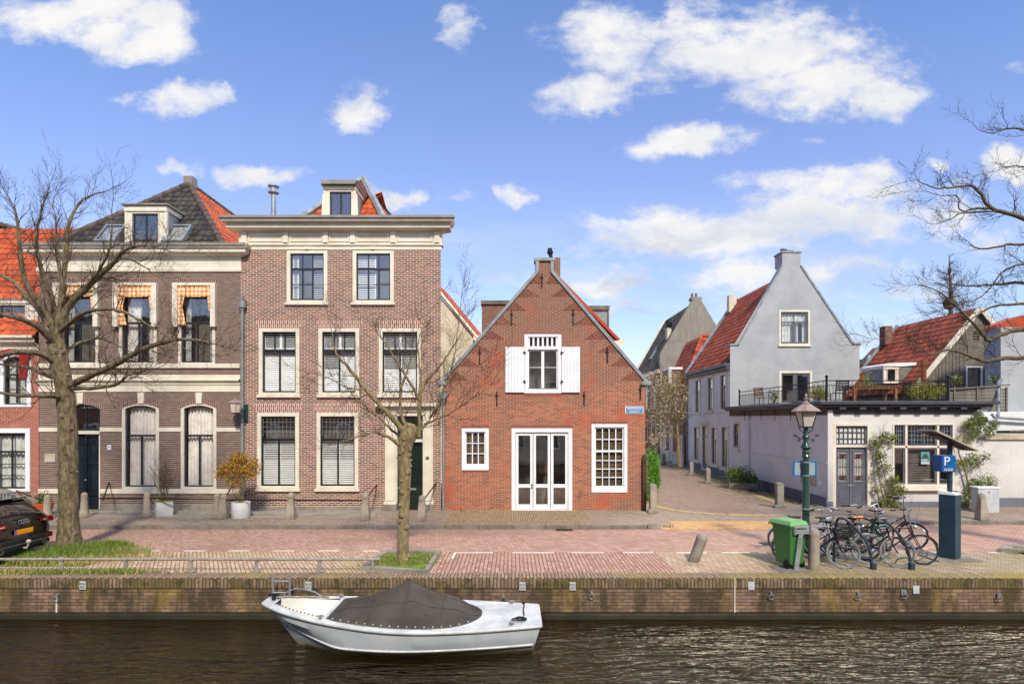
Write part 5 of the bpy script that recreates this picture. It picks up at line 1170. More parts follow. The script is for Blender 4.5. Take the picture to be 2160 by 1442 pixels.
# water
def water():
    n=N('canal_water'); co=n.obj(); s=n.n('SeparateXYZ'); n.l(co,s.inputs[0])
    side=n.maprange(s.outputs[0],-3.5,1.5)
    def rip(ang,sc,lo,hi): return n.noise(n.mapping(co,rot=(0,0,R(ang)),scale=(lo,hi,1)),sc,2,.5,.5)
    def both(sc,lo,hi):
        o=n.n('Mix',data_type='FLOAT'); n.l(side,o.inputs[0]); n.l(rip(-40,sc,lo,hi),o.inputs[2]); n.l(rip(36,sc,lo,hi),o.inputs[3]); return o.outputs[0]
    r1=both(1.5,.6,3.0); r2=both(4.5,.7,3.0); r3=n.noise(co,.45,2,.5)
    cal=n.maprange(r3,.35,.65,.65,1.15)
    h=n.math('MULTIPLY',cal,n.math('ADD',n.math('MULTIPLY',r1,1.0),n.math('MULTIPLY',r2,.34)))
    nr=n.bump(h,1.0,.15)
    d=n.n('BsdfDiffuse'); d.inputs[0].default_value=lin('#1c1507'); n.l(nr,d.inputs['Normal'])
    g_=n.n('BsdfGlossy'); g_.inputs['Roughness'].default_value=.02; g_.inputs[0].default_value=(1,.88,.66,1); n.l(nr,g_.inputs['Normal'])
    f=n.n('Fresnel'); f.inputs[0].default_value=1.33; n.l(nr,f.inputs['Normal'])
    mx=n.n('MixShader'); n.l(n.math('MULTIPLY',f.outputs[0],1.7,clamp=True),mx.inputs[0]); n.l(d.outputs[0],mx.inputs[1]); n.l(g_.outputs[0],mx.inputs[2]); n.l(mx.outputs[0],n.out.inputs[0]); return n.m
M['water']=water(); mb=MB(); mb.poly([(-60,-1.0,-.81),(60,-1.0,-.81),(60,QY+.1,-.81),(-60,QY+.1,-.81)]); struct(mb,'canal_water',M['water'])
# ================================================================= bollards, rails, street furniture
def bollard(loc,label,kind='round',h=.95,group='old stone bollards',lean=None,mat='bollard',r=.118):
    t=thing('stone_bollard',label,'bollard',(0,0,0),group)
    if kind=='round':
        prof=[(r*1.3,0),(r*1.3,.10),(r*1.1,.13),(r*.95,.28),(r*.86,.5),(r*.82,h-.12),(r*.76,h-.05),(r*.52,h-.01),(r*.13,h)]
        MB().lathe(prof,(0,0,0),20).build('shaft',M[mat],t,smooth=True,ang=50)
        mb=MB(); mb.zprism([(-r*1.4,-r*1.4),(r*1.4,-r*1.4),(r*1.4,r*1.4),(-r*1.4,r*1.4)],0,.07); mb.build('foot',M[mat],t,bevel=.03)
    elif kind=='square':
        MB().lathe([(r*1.75,0),(r*1.6,.2),(r*1.2,.5),(r*1.05,h-.16)],(0,0,0),4,a0=PI/4).build('shaft',M[mat],t,bevel=.02)
        MB().lathe([(r*.9,h-.16),(r*.92,h-.1),(r*.72,h-.03),(r*.4,h),(.02,h+.01)],(0,0,0),14).build('cap',M[mat],t,smooth=True)
    elif kind=='plain':
        MB().lathe([(r,-.05),(r,h-.14),(r*1.03,h-.13),(r*1.03,h-.11),(r*.95,h-.06),(r*.7,h-.01),(r*.2,h)],(0,0,0),24).build('shaft',M[mat],t,smooth=True,ang=50)
    elif kind=='slab':
        MB().prism([(-.17,.0),(.17,.0),(.17,.12),(.11,.14),(.11,h-.06),(.05,h),(-.05,h),(-.11,h-.06),(-.11,.14),(-.17,.12)],-.12,.12).build('shaft',M[mat],t,bevel=.03)
    t.location=loc
    if lean: t.rotation_euler=lean
    return t
def gp(px,py,z=0): # ground point under a photo position
    Y=(CH-z)*F/(py-882); return Vector(((px-1080)/F*Y,Y,z))
B=[]
for px,py,lab,kind,h in ((178,1090,'smooth round bollard standing beside the dark panelled double door','round',.80),(310,1090,'round bollard left of the grey box planter','round',.80),
  (458,1092,'left one of two bollards standing close together between the planters','round',.78),(472,1093,'cracked bollard right beside another, left of the white tub','square',.78),
  (614,1094,'tapered bollard halfway along the rail before the two ground-floor louvred windows','square',.84),(771,1095,'tapered bollard at the right end of the long rail, left of the portal','square',.83),(890,1097,'narrow bollard between the pollarded tree and the door portal','square',.78),
  (100,1093,'squat bollard behind the black car, by the terracotta pot','round',.75)):
    B.append(bollard(gp(px,py,.105),lab,kind,h,'stone bollards along the house fronts'))
bollard(gp(1377,1082,.1),'slim stone bollard at the alley mouth beside the rusty corner guard','slab',1.0,'stone bollards in the alley',mat='stone')
bollard(gp(1644,1072,.05),'broad tapered stone bollard standing before the pale side wall of the corner shop','slab',.95,'stone bollards in the alley',mat='concrete').scale=(1.15,1,1)
bollard(gp(1493,1020,.03),'dark bollard by the alley wall in front of the row of side windows','slab',.8,'stone bollards in the alley',mat='concrete')
bollard(gp(1458,1003,.03),'farther dark bollard by the alley wall beside the downpipe','slab',.8,'stone bollards in the alley',mat='concrete')
bollard(gp(1400,980,.03),'farthest small bollard deep in the alley under the blossoming tree','slab',.8,'stone bollards in the alley',mat='concrete')
bollard(gp(2071,1096,.1),'stout tapered stone bollard in front of the electricity cabinet at the far right','square',.85,'stone bollards along the house fronts',mat='stone')
bollard(gp(1717,1201),'thick plain stone post between the green bin and the bicycles','plain',.89,'posts on the quay',mat='stone',r=.115)
t=bollard(gp(1463,1183),'grey steel post leaning over to the right on the parking strip','plain',.66,'posts on the quay',lean=(0,R(20),0),mat='concrete',r=.125)
mb=MB(); mb.obox((0,0,.0),(.55,.36,.05),Matrix.Rotation(R(-14),3,'Y')); mb.build('base_plate',M['concrete'],t,bevel=.02)
# iron rails between the bollards
def railing(pts,name,lab,r=.022,g='black iron rails between the bollards'):
    t=thing(name,lab,'rail',pts[0],g); MB().tube(pts,r,7).build('bar',M['iron'],t,smooth=True); return t
zb=.105+.60
def bp(i,z=zb,dy=0): return B[i].location+Vector((0,dy,z-.105))
railing([bp(0),bp(1)],'iron_rail','thin black rail from the smooth door bollard to the box planter bollard'); railing([bp(1),bp(2)],'iron_rail','thin black rail passing behind the grey box planter')
railing([bp(3),bp(4)],'iron_rail','thin black rail running behind the white tub'); railing([bp(4),bp(5)],'iron_rail','thin black rail in front of the two ground-floor louvred windows')
railing([bp(5,.74),Vector((X(795),YF-.02,1.0))],'iron_rail','short sloping rail from bollard up to the wall left of the portal'); railing([bp(6,.68),Vector((X(920),YF-.02,1.05))],'iron_rail','short sloping rail from bollard up to the wall right of the portal')
railing([bp(0,.66)+Vector((.6,0,0)),Vector((X(231),YF-.02,1.08))],'iron_rail','short sloping rail ending at the wall beside the dark double door'); railing([bp(3,.68),Vector((X(492),YF-.05,.98))],'iron_rail','short rail reaching the wall behind the red-leaved shrub')
railing([bp(7,.62),Vector((X(40),YF-.1,.8))],'iron_rail','short rail behind the black car')
# quay guard rail
t=thing('quay_guard_rail','low galvanised tube rail on short feet along the left quay edge','guard rail',(X(300,12.5),12.5,.02))
Yr=12.72; zr=.28; mb=MB(); xa,xb=-16,X(801,Yr); mb.tube([(xa,Yr,zr),(xb,Yr,zr)],.03,10); mb.build('rail_tube',M['railgrey'],t,smooth=True)
for px in (-150,-15,130,266,404,541,674,786):
    x=X(px,Yr); mb=MB(); mb.tube([(x,Yr,.02),(x,Yr,zr)],.036,10); mb.lathe([(.1,0),(.1,.012),(.05,.02),(.045,.05)],(x,Yr,.02),14); mb.lathe([(.046,-.05),(.046,.05)],(x,Yr,zr),10,Vector((1,0,0))); mb.build('rail_foot',M['railgrey'],t,smooth=True)
# lamp post
LP=gp(1700,1168,.0); 
t=thing('street_lamp','ornate dark green cast-iron street lamp with tapered lantern beside the green bin','street lamp',LP)
M['lampgreen']=paint('lamp_green_paint','#1e4238','#142f28',4,.4,bump=.05,coat=.3)
H=lambda py:(Z(py,LP.y))
pr=[(.17,0),(.17,.28),(.15,.3),(.15,.5),(.17,.53),(.17,.58),(.13,.62),(.11,.66),(.125,.7),(.10,.74),(.085,.8),(.08,H(1078)),(.098,H(1076)),(.098,H(1070)),(.08,H(1066)),(.072,H(965)),(.1,H(962)),(.075,H(957)),(.1,H(953)),(.07,H(949)),(.125,H(943)),(.1,H(939)),(.065,H(933)),(.06,H(925)),(.09,H(921)),(.06,H(915)),(.055,H(905)),(.045,H(900))]
MB().lathe(pr,LP,20).build('post',M['lampgreen'],t,smooth=True,ang=35)
mb=MB()
for s in (-1,1):   # scrolled ladder arms
    c=Vector((LP.x,LP.y,H(925))); mb.tube([c,c+Vector((s*.14,0,.0)),c+Vector((s*.22,0,.05)),c+Vector((s*.26,0,.11))],.016,6)
    for (cx,cz,rr,tw) in ((.27,.075,.045,1),(.17,-.03,.04,-1)):
        mb.tube([c+Vector((s*(cx+(rr*(1-k/16))*math.cos(k*.55)),0,cz+(rr*(1-k/16))*math.sin(k*.55)*tw)) for k in range(14)],.012,5)
mb.build('scroll_arms',M['lampgreen'],t,smooth=True)
mb=MB(); zb_,zt_=H(899),H(867)
for k in range(4):
    a=PI/4+k*PI/2; d=Vector((math.cos(a),math.sin(a),0)); mb.tube([LP+d*.04+Vector((0,0,H(914))),LP+d*.16+Vector((0,0,H(905))),LP+d*.13+Vector((0,0,zb_-.01))],.012,5)
    mb.tube([LP+d*.155+Vector((0,0,zb_)),LP+d*.26+Vector((0,0,zt_))],.016,5)
mb.lathe([(.15,zb_-.03),(.19,zb_-.02),(.19,zb_),(.14,zb_+.01)],LP,4,a0=PI/4)
# the arms stand under a lantern: bottom ring at zb_, top ring at zt_
mb.build('lantern_frame',M['lampgreen'],t)
def lampglass():
    n=N('lantern_glass'); b=n.n('BsdfPrincipled'); b.inputs['Base Color'].default_value=lin('#e9dccb'); b.inputs['Roughness'].default_value=.25
    t_=n.n('BsdfTransparent'); t_.inputs[0].default_value=(.95,.9,.84,1); m=n.n('MixShader'); m.inputs[0].default_value=.6; n.l(t_.outputs[0],m.inputs[1]); n.l(b.outputs[0],m.inputs[2]); n.l(m.outputs[0],n.out.inputs[0]); return n.m
M['lampglass']=lampglass()
mb=MB(); 
for k in range(4):
    a,b=PI/4+k*PI/2,PI/4+(k+1)*PI/2; da,db=[Vector((math.cos(q),math.sin(q),0)) for q in (a,b)]
    mb.poly([LP+da*.15+Vector((0,0,zb_)),LP+db*.15+Vector((0,0,zb_)),LP+db*.255+Vector((0,0,zt_)),LP+da*.255+Vector((0,0,zt_))])
mb.build('lantern_glass',M['lampglass'],t)
M['lamproof']=paint('lantern_roof_metal','#a08a7e','#7d6c65',4,.6,.0)
MB().lathe([(.30,zt_-.015),(.33,zt_),(.29,zt_+.04),(.12,zt_+.16),(.09,zt_+.17),(.09,zt_+.2),(.05,zt_+.22),(.025,zt_+.26),(.05,zt_+.3),(.02,zt_+.33),(.035,zt_+.37),(.0,zt_+.46)],LP,8,a0=PI/8).build('lantern_roof',M['lamproof'],t)
MB().lathe([(.03,zt_-.2),(.05,zt_-.14),(.03,zt_-.06),(.02,zt_+.02)],LP,10).build('bulb',M['netcurtain'],t,smooth=True)
mb=MB(); z=H(1072); mb.lathe([(.1,z-.02),(.1,z+.02)],LP,14); mb.box(LP.x-.14,LP.x+.14,LP.y-.02,LP.y+.02,z-.015,z+.015); mb.build('clamp_band',M['galv'],t)
# blue framed board on the lamp post
M['boardblue']=paint('board_blue','#1f6fa8','#185c8e',3,.4,bump=0); M['boardgrey']=paint('board_back_grey','#8fa0a6','#7f9096',2,.5,bump=0)
yb=LP.y+.1; t2=thing('information_board','back of a blue-framed board clamped to the street lamp post','sign board',(LP.x,yb,H(1000)))
xa,xb=X(1673,yb),X(1722,yb); z0,z1=Z(1004,yb),Z(971,yb); mb=MB(TR(0,yb,0)); ring(mb,xa,xb,z0,z1,.035,-.02,.02); mb.build('frame',M['boardblue'],t2,bevel=.005)
MB().box(xa+.035,xb-.035,yb-.01,yb+.01,z0+.035,z1-.035).build('panel',M['boardgrey'],t2)
mb=MB(); 
for z in (z0+.03,z1-.03): mb.lathe([(.088,z-.015),(.088,z+.015)],LP,14)
mb.build('bracket',M['galv'],t2)
# wall lantern
c=P(519,905,YF); t=thing('wall_lantern','old copper wall lantern on a dark green bracket between the two brick houses','wall lantern',(c.x,YF,c.z))
mb=MB(TR(0,YF,0)); mb.box(X(515),X(524),-.05,0,Z(890),Z(853)); mb.build('wall_plate',M['lampgreen'],t,bevel=.01)
yl=YF-.55; lc=P(496,0,yl); mb=MB(); mb.tube([(X(519),YF-.04,Z(885)),(X(512,yl+.2),yl+.2,Z(877,yl)),(lc.x,yl,Z(872,yl))],.02,6); mb.tube([(X(519),YF-.04,Z(862)),(lc.x+.1,yl+.1,Z(868,yl))],.014,6); mb.build('bracket',M['lampgreen'],t)
zb_,zt_=Z(869,yl),Z(850,yl); L=Vector((lc.x,yl,0)); mb=MB()
for k in range(6):
    a=k*PI/3; d=Vector((math.cos(a),math.sin(a),0)); mb.tube([L+d*.14+Vector((0,0,zb_)),L+d*.2+Vector((0,0,zt_))],.012,4)
mb.lathe([(.1,zb_-.03),(.15,zb_-.01),(.15,zb_)],L,6); mb.build('lantern_frame',M['lamproof'],t)
mb=MB()
for k in range(6):
    da,db=[Vector((math.cos(q),math.sin(q),0)) for q in (k*PI/3,(k+1)*PI/3)]; mb.poly([L+da*.135+Vector((0,0,zb_)),L+db*.135+Vector((0,0,zb_)),L+db*.195+Vector((0,0,zt_)),L+da*.195+Vector((0,0,zt_))])
mb.build('lantern_glass',M['lampglass'],t)
MB().lathe([(.22,zt_-.01),(.235,zt_+.01),(.12,zt_+.1),(.1,zt_+.12),(.04,zt_+.14),(.02,zt_+.18),(.04,zt_+.21),(.0,zt_+.27)],L,6).build('lantern_roof',M['lamproof'],t)
# downpipes
def downpipe(px,pt,pb,lab,hopper=True,Y=YF-.12,r=.05):
    t=thing('downpipe',lab,'drainpipe',(X(px,Y),Y,.1)); x=X(px,Y); z1,z0=Z(pt,Y),max(.1,Z(pb,Y)); mb=MB(); mb.tube([(x,Y,z0),(x,Y,z1)],r,10)
    for k in range(4): z=z0+(z1-z0)*(k+.5)/4; mb.lathe([(r*1.15,z-.03),(r*1.15,z+.03)],(x,Y,0),10)
    mb.build('pipe',M['zinc'],t,smooth=True)
    if hopper: mb=MB(); mb.lathe([(r,z1-.12),(.09,z1),(.13,z1+.02),(.14,z1+.25),(.15,z1+.27)],(x,Y,0),8); mb.box(x-.06,x+.02,Y-.02,Y+.12,z1+.27,z1+.42); mb.build('hopper_head',M['zinc'],t)
downpipe(511,650,1085,'long zinc downpipe with hopper between the striped house and the tall brick house'); downpipe(935,842,1084,'zinc downpipe with hopper left of the brick gable house')
# electricity cabinet
M['planter2']=paint('cabinet_grey','#b9bcbe','#a4a8ab',2,.6)
g=gp(2086,1081,.1); t=thing('electricity_cabinet','pale grey metal electricity cabinet against the white wall','cabinet',g); w_=.36
MB().box(g.x-w_,g.x+w_,g.y-.0,g.y+.32,.1,.93).build('housing',M['planter2'],t,bevel=.015); MB().box(g.x-w_-.03,g.x+w_+.03,g.y-.03,g.y+.34,.93,.97).build('lid',M['slat'],t,bevel=.01); MB().lathe([(.02,0),(.02,.02)],(g.x,g.y,.8),8,Vector((0,-1,0))).build('lock',M['iron'],t)
# parking meter with solar panel
g=gp(2010,1180); ax_=g.x; ay_=g.y+.1; t=thing('parking_meter','dark blue parking meter pillar with P sign and tilted solar panel','parking meter',(ax_,ay_,0))
M['meterblue']=paint('meter_dark_blue','#1f3a4a','#182e3b',2,.55,bump=.15,bscale=120); M['metergrey']=paint('meter_dark_grey','#2b3a43','#222e36',2,.55,bump=.15,bscale=120); M['psign']=paint('parking_sign_blue','#0f5ea0','#0c528e',3,.4,bump=0)
Mx=TR(ax_,ay_,0,R(35)); mb=MB(Mx); zt_=1.62; 
mb.zprism([(-.17,-.17),(.17,-.17),(.17,.17),(-.17,.17)],.03,1.52); mb.build('pillar',M['meterblue'],t,bevel=.012)
mb=MB(Mx); n=mb.add([(-.18,-.18,1.52),(.18,-.18,1.52),(.18,.18,1.52),(-.18,.18,1.52),(-.18,-.18,1.55),(.18,-.18,1.53),(.18,.18,1.6),(-.18,.18,1.62)])
for q_ in ((0,3,2,1),(4,5,6,7),(0,1,5,4),(1,2,6,5),(2,3,7,6),(3,0,4,7)): mb.face([n+i for i in q_])
mb.build('pillar_cap',M['slat'],t)
mb=MB(Mx); mb.box(.168,.173,-.16,.16,.78,.785); mb.box(.17,.21,-.05,.09,1.32,1.36); mb.build('slot_hood',M['metergrey'],t)
MB().box(ax_-.5,ax_+.5,ay_-.35,ay_+.4,-.01,.035).build('base_slab',M['concrete'],t,bevel=.01)
ps=Vector((ax_-.0,ay_,0)); mb=MB(); mb.tube([ps+Vector((0,0,1.5)),ps+Vector((0,0,Z(925,ay_)))],.055,10); mb.build('mast',M['meterblue'],t,smooth=True)
yz=ay_-.1; cx=X(2001,ay_-.1); z0,z1=Z(995,yz),Z(960,yz); MB().box(X(1987,yz),X(2016,yz),yz,yz+.3,z0,z1).build('sign_box',M['psign'],t,bevel=.01)
text('P',.30,TR(X(1997,yz),yz-.003,Z(973,yz)),'letter_p',M['bwhite'],t); text('36360',.085,TR(X(2000,yz),yz-.003,Z(990,yz)),'zone_number',M['bwhite'],t)
Tr=Matrix.Translation((X(2016,yz)+.001,yz+.15,0))@Matrix.Rotation(PI/2,4,'Z'); text('P',.30,Tr@TR(0,0,Z(973,yz)),'letter_p',M['bwhite'],t); text('36360',.085,Tr@TR(0,0,Z(990,yz)),'zone_number',M['bwhite'],t)
# the solar panel: a tilted slab seen from below
th_=math.atan2(.46,.98); U=Vector((math.cos(th_),0,-math.sin(th_))); rot=Matrix((U,Vector((0,1,0)),U.cross(Vector((0,1,0))))).transposed(); nn=rot@Vector((0,0,1)); c=Vector((10.25,ay_-.02,2.79))
MB().obox(c,(1.1,.56,.035),rot).build('solar_panel_frame',M['stonelight'],t,bevel=.004)
MB().obox(c+nn*.02,(1.04,.5,.01),rot).build('solar_cells',M['dblue'],t)
MB().obox(c-nn*.022,(1.0,.46,.012),rot).build('panel_underside',M['brownwood'],t)
mb=MB(); mb.obox(c-nn*.035-U*.2,(.34,.34,.03),rot); mb.obox(c-nn*.035+U*.25,(.3,.06,.03),rot); mb.obox(c-nn*.035-U*.02,(.9,.05,.02),rot); mb.build('panel_bracket',M['iron'],t)
# wheelie bin and its steel holder post
g=gp(1672,1196); t=thing('wheelie_bin','green two-wheeled refuse bin with lighter green lid standing by the lamp post','bin',(g.x,g.y,0))
M['bingreen']=paint('bin_green_plastic','#356b33','#3f7739',2,.45,bump=.08,bscale=120); M['lidgreen']=paint('bin_lid_green','#6f9c62','#7da971',3,.5,bump=.05); M['rubber']=paint('black_rubber','#17181a','#101113',4,.7)
Mx=TR(g.x-.06,g.y+.05,0,R(20))@Matrix.Diagonal((.84,.84,1,1)); mb=MB(Mx)
def frus(mb,b,tp,z0,z1):
    n=mb.add([(b[0],b[2],z0),(b[1],b[2],z0),(b[1],b[3],z0),(b[0],b[3],z0),(tp[0],tp[2],z1),(tp[1],tp[2],z1),(tp[1],tp[3],z1),(tp[0],tp[3],z1)])
    for q_ in ((0,3,2,1),(4,5,6,7),(0,1,5,4),(1,2,6,5),(2,3,7,6),(3,0,4,7)): mb.face([n+i for i in q_])
frus(mb,(-.22,.22,-.27,.24),(-.27,.26,-.33,.32),.1,.94); mb.build('body',M['bingreen'],t,bevel=.025)
mb=MB(Mx); mb.box(-.30,.29,-.36,.35,.92,.965)
for k in (-.22,-.12,.04,.14): mb.box(k,k+.03,-.36,-.34,.80,.92)
mb.build('rim',M['bingreen'],t,bevel=.01)
mb=MB(Mx); frus(mb,(-.31,.29,-.37,.37),(-.27,.25,-.32,.33),.968,1.05); mb.box(-.24,-.01,-.28,.28,1.05,1.062); mb.box(.01,.22,-.28,.28,1.05,1.062); mb.build('lid',M['lidgreen'],t,bevel=.012)
mb=MB(Mx); mb.tube([(-.27,.37,1.0),(.27,.37,1.0)],.015,6); mb.tube([(-.26,-.1,.1),(.26,-.1,.1)],.012,6); mb.build('axle',M['iron'],t)
for s in (-1,1):
    w_=MB(Mx); w_.lathe([(.02,-.03),(.1,-.03),(.105,0),(.1,.03),(.02,.03)],(s*.24,-.17,.105),20,Vector((1,0,0))); w_.build('wheel',M['rubber'],t,smooth=True)
g2=gp(1680,1199); t=thing('bin_holder_post','leaning galvanised post with clamp and vertical lettering holding the green bin','post',(g2.x,g2.y-.0,0))
top=Vector((X(1690,g2.y-.15),g2.y-.12,Z(1122,g2.y-.15))); bt=Vector((X(1679,g2.y-.15),g2.y-.15,.0)); d_=(top-bt); rot=d_.to_track_quat('Z','Y').to_matrix(); rot=Matrix.Rotation(math.atan2(d_.x,d_.z),3,'Y')
MB().obox((top+bt)/2,(.10,.06,d_.length),rot).build('post',M['galv'],t,bevel=.008)
mb=MB(TR(top.x,top.y,0,R(4))); mb.box(-.15,.17,-.05,.05,top.z-.04,top.z+.06); mb.box(-.15,.17,-.06,.0,top.z+.09,top.z+.13); mb.box(-.11,.15,.0,.22,top.z+.1,top.z+.13); mb.box(-.16,-.12,-.05,.18,top.z-.06,top.z+.13)
for k in (-.03,.02,.08): mb.lathe([(.014,top.z+.13),(.014,top.z+.16)],(k,.1,0),8)
mb.build('clamp',M['galv'],t,bevel=.006)
text('KLIKO',.075,Matrix.Translation((bt+d_*.72)+Vector((-.005,-.035,0)))@Matrix.Rotation(R(-82),4,'Y')@Matrix.Identity(4),'lettering',M['iron'],t)
MB().box(X(1640,12.85),X(1705,12.85),12.64,13.3,-.02,.012).build('paving_slab',M['concrete'],None)['kind']='structure'
# mooring rings and plates on the quay
def mring(px,py,lab,plate=False,tilt=.0):
    c=P(px,py,QY-.03); t=thing('mooring_ring',lab,'mooring ring',c,'mooring rings on the quay wall'); mb=MB(); mb.torus(c+Vector((0,-.02,-.055)),.052,.009,(tilt,1,.25),20,6); mb.build('ring',M['galv'],t,smooth=True)
    mb=MB(); mb.torus(c+Vector((0,-.0,.01)),.022,.008,(1,0,0),10,5); mb.box(c.x-.02,c.x+.02,c.y+.01,c.y+.05,c.z-.01,c.z+.04)
    if plate: mb.box(c.x-.05,c.x+.05,c.y+.02,c.y+.04,c.z-.04,c.z+.06)
    mb.build('eye_bolt',M['galv'],t)
for px,py,lab,pl in ((119,1257,'mooring ring on the quay wall at the far left with a lime streak below',0),(1062,1258,'mooring ring holding the stern rope of the boat',0),(1248,1251,'mooring ring under the quay plate just right of the boat',0),(1627,1252,'mooring ring on the quay wall below the green bin',0),(1811,1252,'mooring ring on the quay wall below the bicycles',0),(1908,1250,'mooring ring on a square plate on the quay wall',1),(2107,1255,'mooring ring nearest the right edge of the quay wall',0)):
    mring(px,py,lab,pl)
c=P(119,1270,QY); MB().box(c.x-.012,c.x+.012,QY-.004,QY+.03,-.7,Z(1262,QY)).build('lime_streak',M['line'],QW)
def plate(px,py,a,b,lab):
    yq=QY-.012; c=P(px,py,yq); t=thing('quay_number_plate',lab,'number plate',c,'small plates on the quay wall'); MB().box(c.x-.065,c.x+.065,yq,yq+.02,c.z-.085,c.z+.085).build('plate',M['planter2'],t,bevel=.003)
    if a: text(a,.062,TR(c.x,yq-.001,c.z+.034),'lettering',M['iron'],t); text(b,.062,TR(c.x,yq-.001,c.z-.036),'lettering',M['iron'],t)
plate(174,1234,'BAG','022','small white quay plate lettered BAG 022 under the grass at left'); plate(650,1235,'BAG','025','small white quay plate lettered BAG behind the boat ladder'); plate(1102,1236,'BAG','026','small white quay plate lettered BAG above the stern ring'); plate(1208,1236,'BAG','027','small white quay plate lettered BAG 027 right of the boat')
plate(1585,1235,'','','small square white-edged plate on the quay wall beside the pale joint'); plate(1933,1243,'','','blank white smudge-like plate on the quay wall below the bicycles')
# ================================================================= trees and plants
M['bark1']=barkmat('lichened_bark','#493e2f','#82735a','#76713f'); M['bark2']=barkmat('grey_brown_bark','#6a5b42','#93815f','#6f6c38'); M['bark3']=barkmat('dark_branch_bark','#4f453a','#74654f','#6c6a45')
M['twig']=paint('twig_bark','#4e3c2c','#35281d',8,.9,bump=0); M['twigdark']=paint('dark_twig_bark','#3a3029','#29221d',8,.9,bump=0)
def smoothpts(pts,k=4,jit=0,rnd=random):
    """Catmull-Rom through (x,y,z,r)"""
    out=[]; n=len(pts)
    for i in range(n-1):
        p0=pts[max(0,i-1)];p1=pts[i];p2=pts[i+1];p3=pts[min(n-1,i+2)]
        for j in range(k):
            t=j/k; q=[]
            for a,b,c,d in zip(p0,p1,p2,p3): q.append(.5*((2*b)+(-a+c)*t+(2*a-5*b+4*c-d)*t*t+(-a+3*b-3*c+d)*t**3))
            if jit: q=[q[m]+(rnd.uniform(-jit,jit) if m<3 else 0) for m in range(4)]
            out.append(q)
    out.append(list(pts[-1])); return out
def limb(mb,pts,n,k=4,jit=.0,rnd=random):
    s=smoothpts(pts,k,jit,rnd); mb.tube([q[:3] for q in s],[max(.003,q[3]) for q in s],n); return s
def twigs(mb,base,dirn,length,rad,depth,rnd,spread=.75,up=.12,seg=4,droop=0):
    """one crooked shoot and its side shoots"""
    p=Vector(base); d=Vector(dirn).normalized(); pts=[p.copy()]; rs=[rad]; L=length/seg; kids=[]
    for i in range(seg):
        d=(d+Vector((rnd.gauss(0,.16),rnd.gauss(0,.16),rnd.gauss(0,.14)+up-droop))).normalized(); p=p+d*L; pts.append(p.copy()); rs.append(rad*(1-.8*(i+1)/seg))
        if depth>0:
            for _ in range(2 if rnd.random()<.55 else 1): kids.append((p.copy(),d.copy(),rad*(1-.7*(i+1)/seg)))
    mb.tube(pts,rs,3 if rad<.012 else 5,caps=False)
    for kp,kd,kr in kids:
        a=kd.orthogonal().normalized(); a.rotate(Matrix.Rotation(rnd.uniform(0,2*PI),3,kd)); nd=(kd+a*rnd.uniform(spread*.6,spread*1.3)).normalized()
        twigs(mb,kp,nd,length*rnd.uniform(.42,.68),max(.0028,kr*.6),depth-1,rnd,spread,up,max(2,seg-1),droop)
def tree(name,lab,base,trunk,limbs,bark,twigm,seed,Yc,dens=1.0,tl=.9,twr=.012,depth=2,lump=0,droop=0,cat='tree',thin=1):
    rnd=random.Random(seed); t=thing(name,lab,cat,base)
    mb=MB(); s=limb(mb,trunk,22,8); 
    if lump:
        for i,v in enumerate(mb.v):
            q=Vector(v); nz_=noise.noise(q*3.1)*.6+noise.noise(q*8)*.4; c=min(s,key=lambda a:abs(a[2]-q.z)); d=Vector((q.x-c[0],q.y-c[1],0)); mb.v[i]=tuple(q+d*nz_*lump)
        for k in range(34):
            c=rnd.choice(s[:-3]); a=rnd.uniform(PI,2*PI); r=c[3]; p=Vector((c[0]+math.cos(a)*r*.93,c[1]+math.sin(a)*r*.93,c[2]+rnd.uniform(-.1,.1))); d=Vector((math.cos(a),math.sin(a),.1)); rr=rnd.uniform(.02,.06); mb.lathe([(rr*1.5,-.03),(rr*1.2,.015),(rr*.6,.04),(.005,.05)],p,8,d)
    mb.build('trunk',bark,t,smooth=True,ang=80)
    mb=MB(); tw=MB()
    for L in limbs:
        L=[(a_,b_,c_,d_*thin) for a_,b_,c_,d_ in L]
        pts=limb(mb,L,8,5,.012,rnd); tot=0; n=len(pts)
        for i in range(2,n):
            a=Vector(pts[i-1][:3]); b=Vector(pts[i][:3]); dl=(b-a).length; tot+=dl; d=(b-a).normalized() if dl>0 else Vector((0,0,1)); f=i/n
            cnt=dl*dens*(2.2+4.5*f); k=int(cnt)+(1 if rnd.random()<cnt-int(cnt) else 0)
            for _ in range(k):
                o=d.orthogonal().normalized(); o.rotate(Matrix.Rotation(rnd.uniform(0,2*PI),3,d)); o.y*=.8
                nd=(d*rnd.uniform(.2,.9)+o*rnd.uniform(.5,1.0)+Vector((0,0,.15))).normalized()
                twigs(tw,a.lerp(b,rnd.random()),nd,tl*rnd.uniform(.45,1.15)*(1.05-.4*f),min(twr,pts[i][3]*.5),depth,rnd,droop=droop)
        twigs(tw,pts[-1][:3],d,tl*.9,min(twr,max(.006,pts[-1][3])),depth,rnd,droop=droop)
    mb.build('limbs',bark,t,smooth=True,ang=80)
    o=tw.build('twigs',twigm,t); return t
def PL(Y0,pts):  # (px,py,dY,radius)
    return [tuple(P(px,py,Y0+dy))+(r,) for px,py,dy,r in pts]
YL=14.84; pb=gp(146,1162)
trunk=PL(YL,[(147,1172,0,.36),(147,1150,0,.30),(145,1100,0,.225),(144,1000,0,.215),(143,930,0,.21),(140,860,0,.195),(133,800,0,.19),(124,755,0,.20),(118,715,0,.17),(122,690,0,.15)])
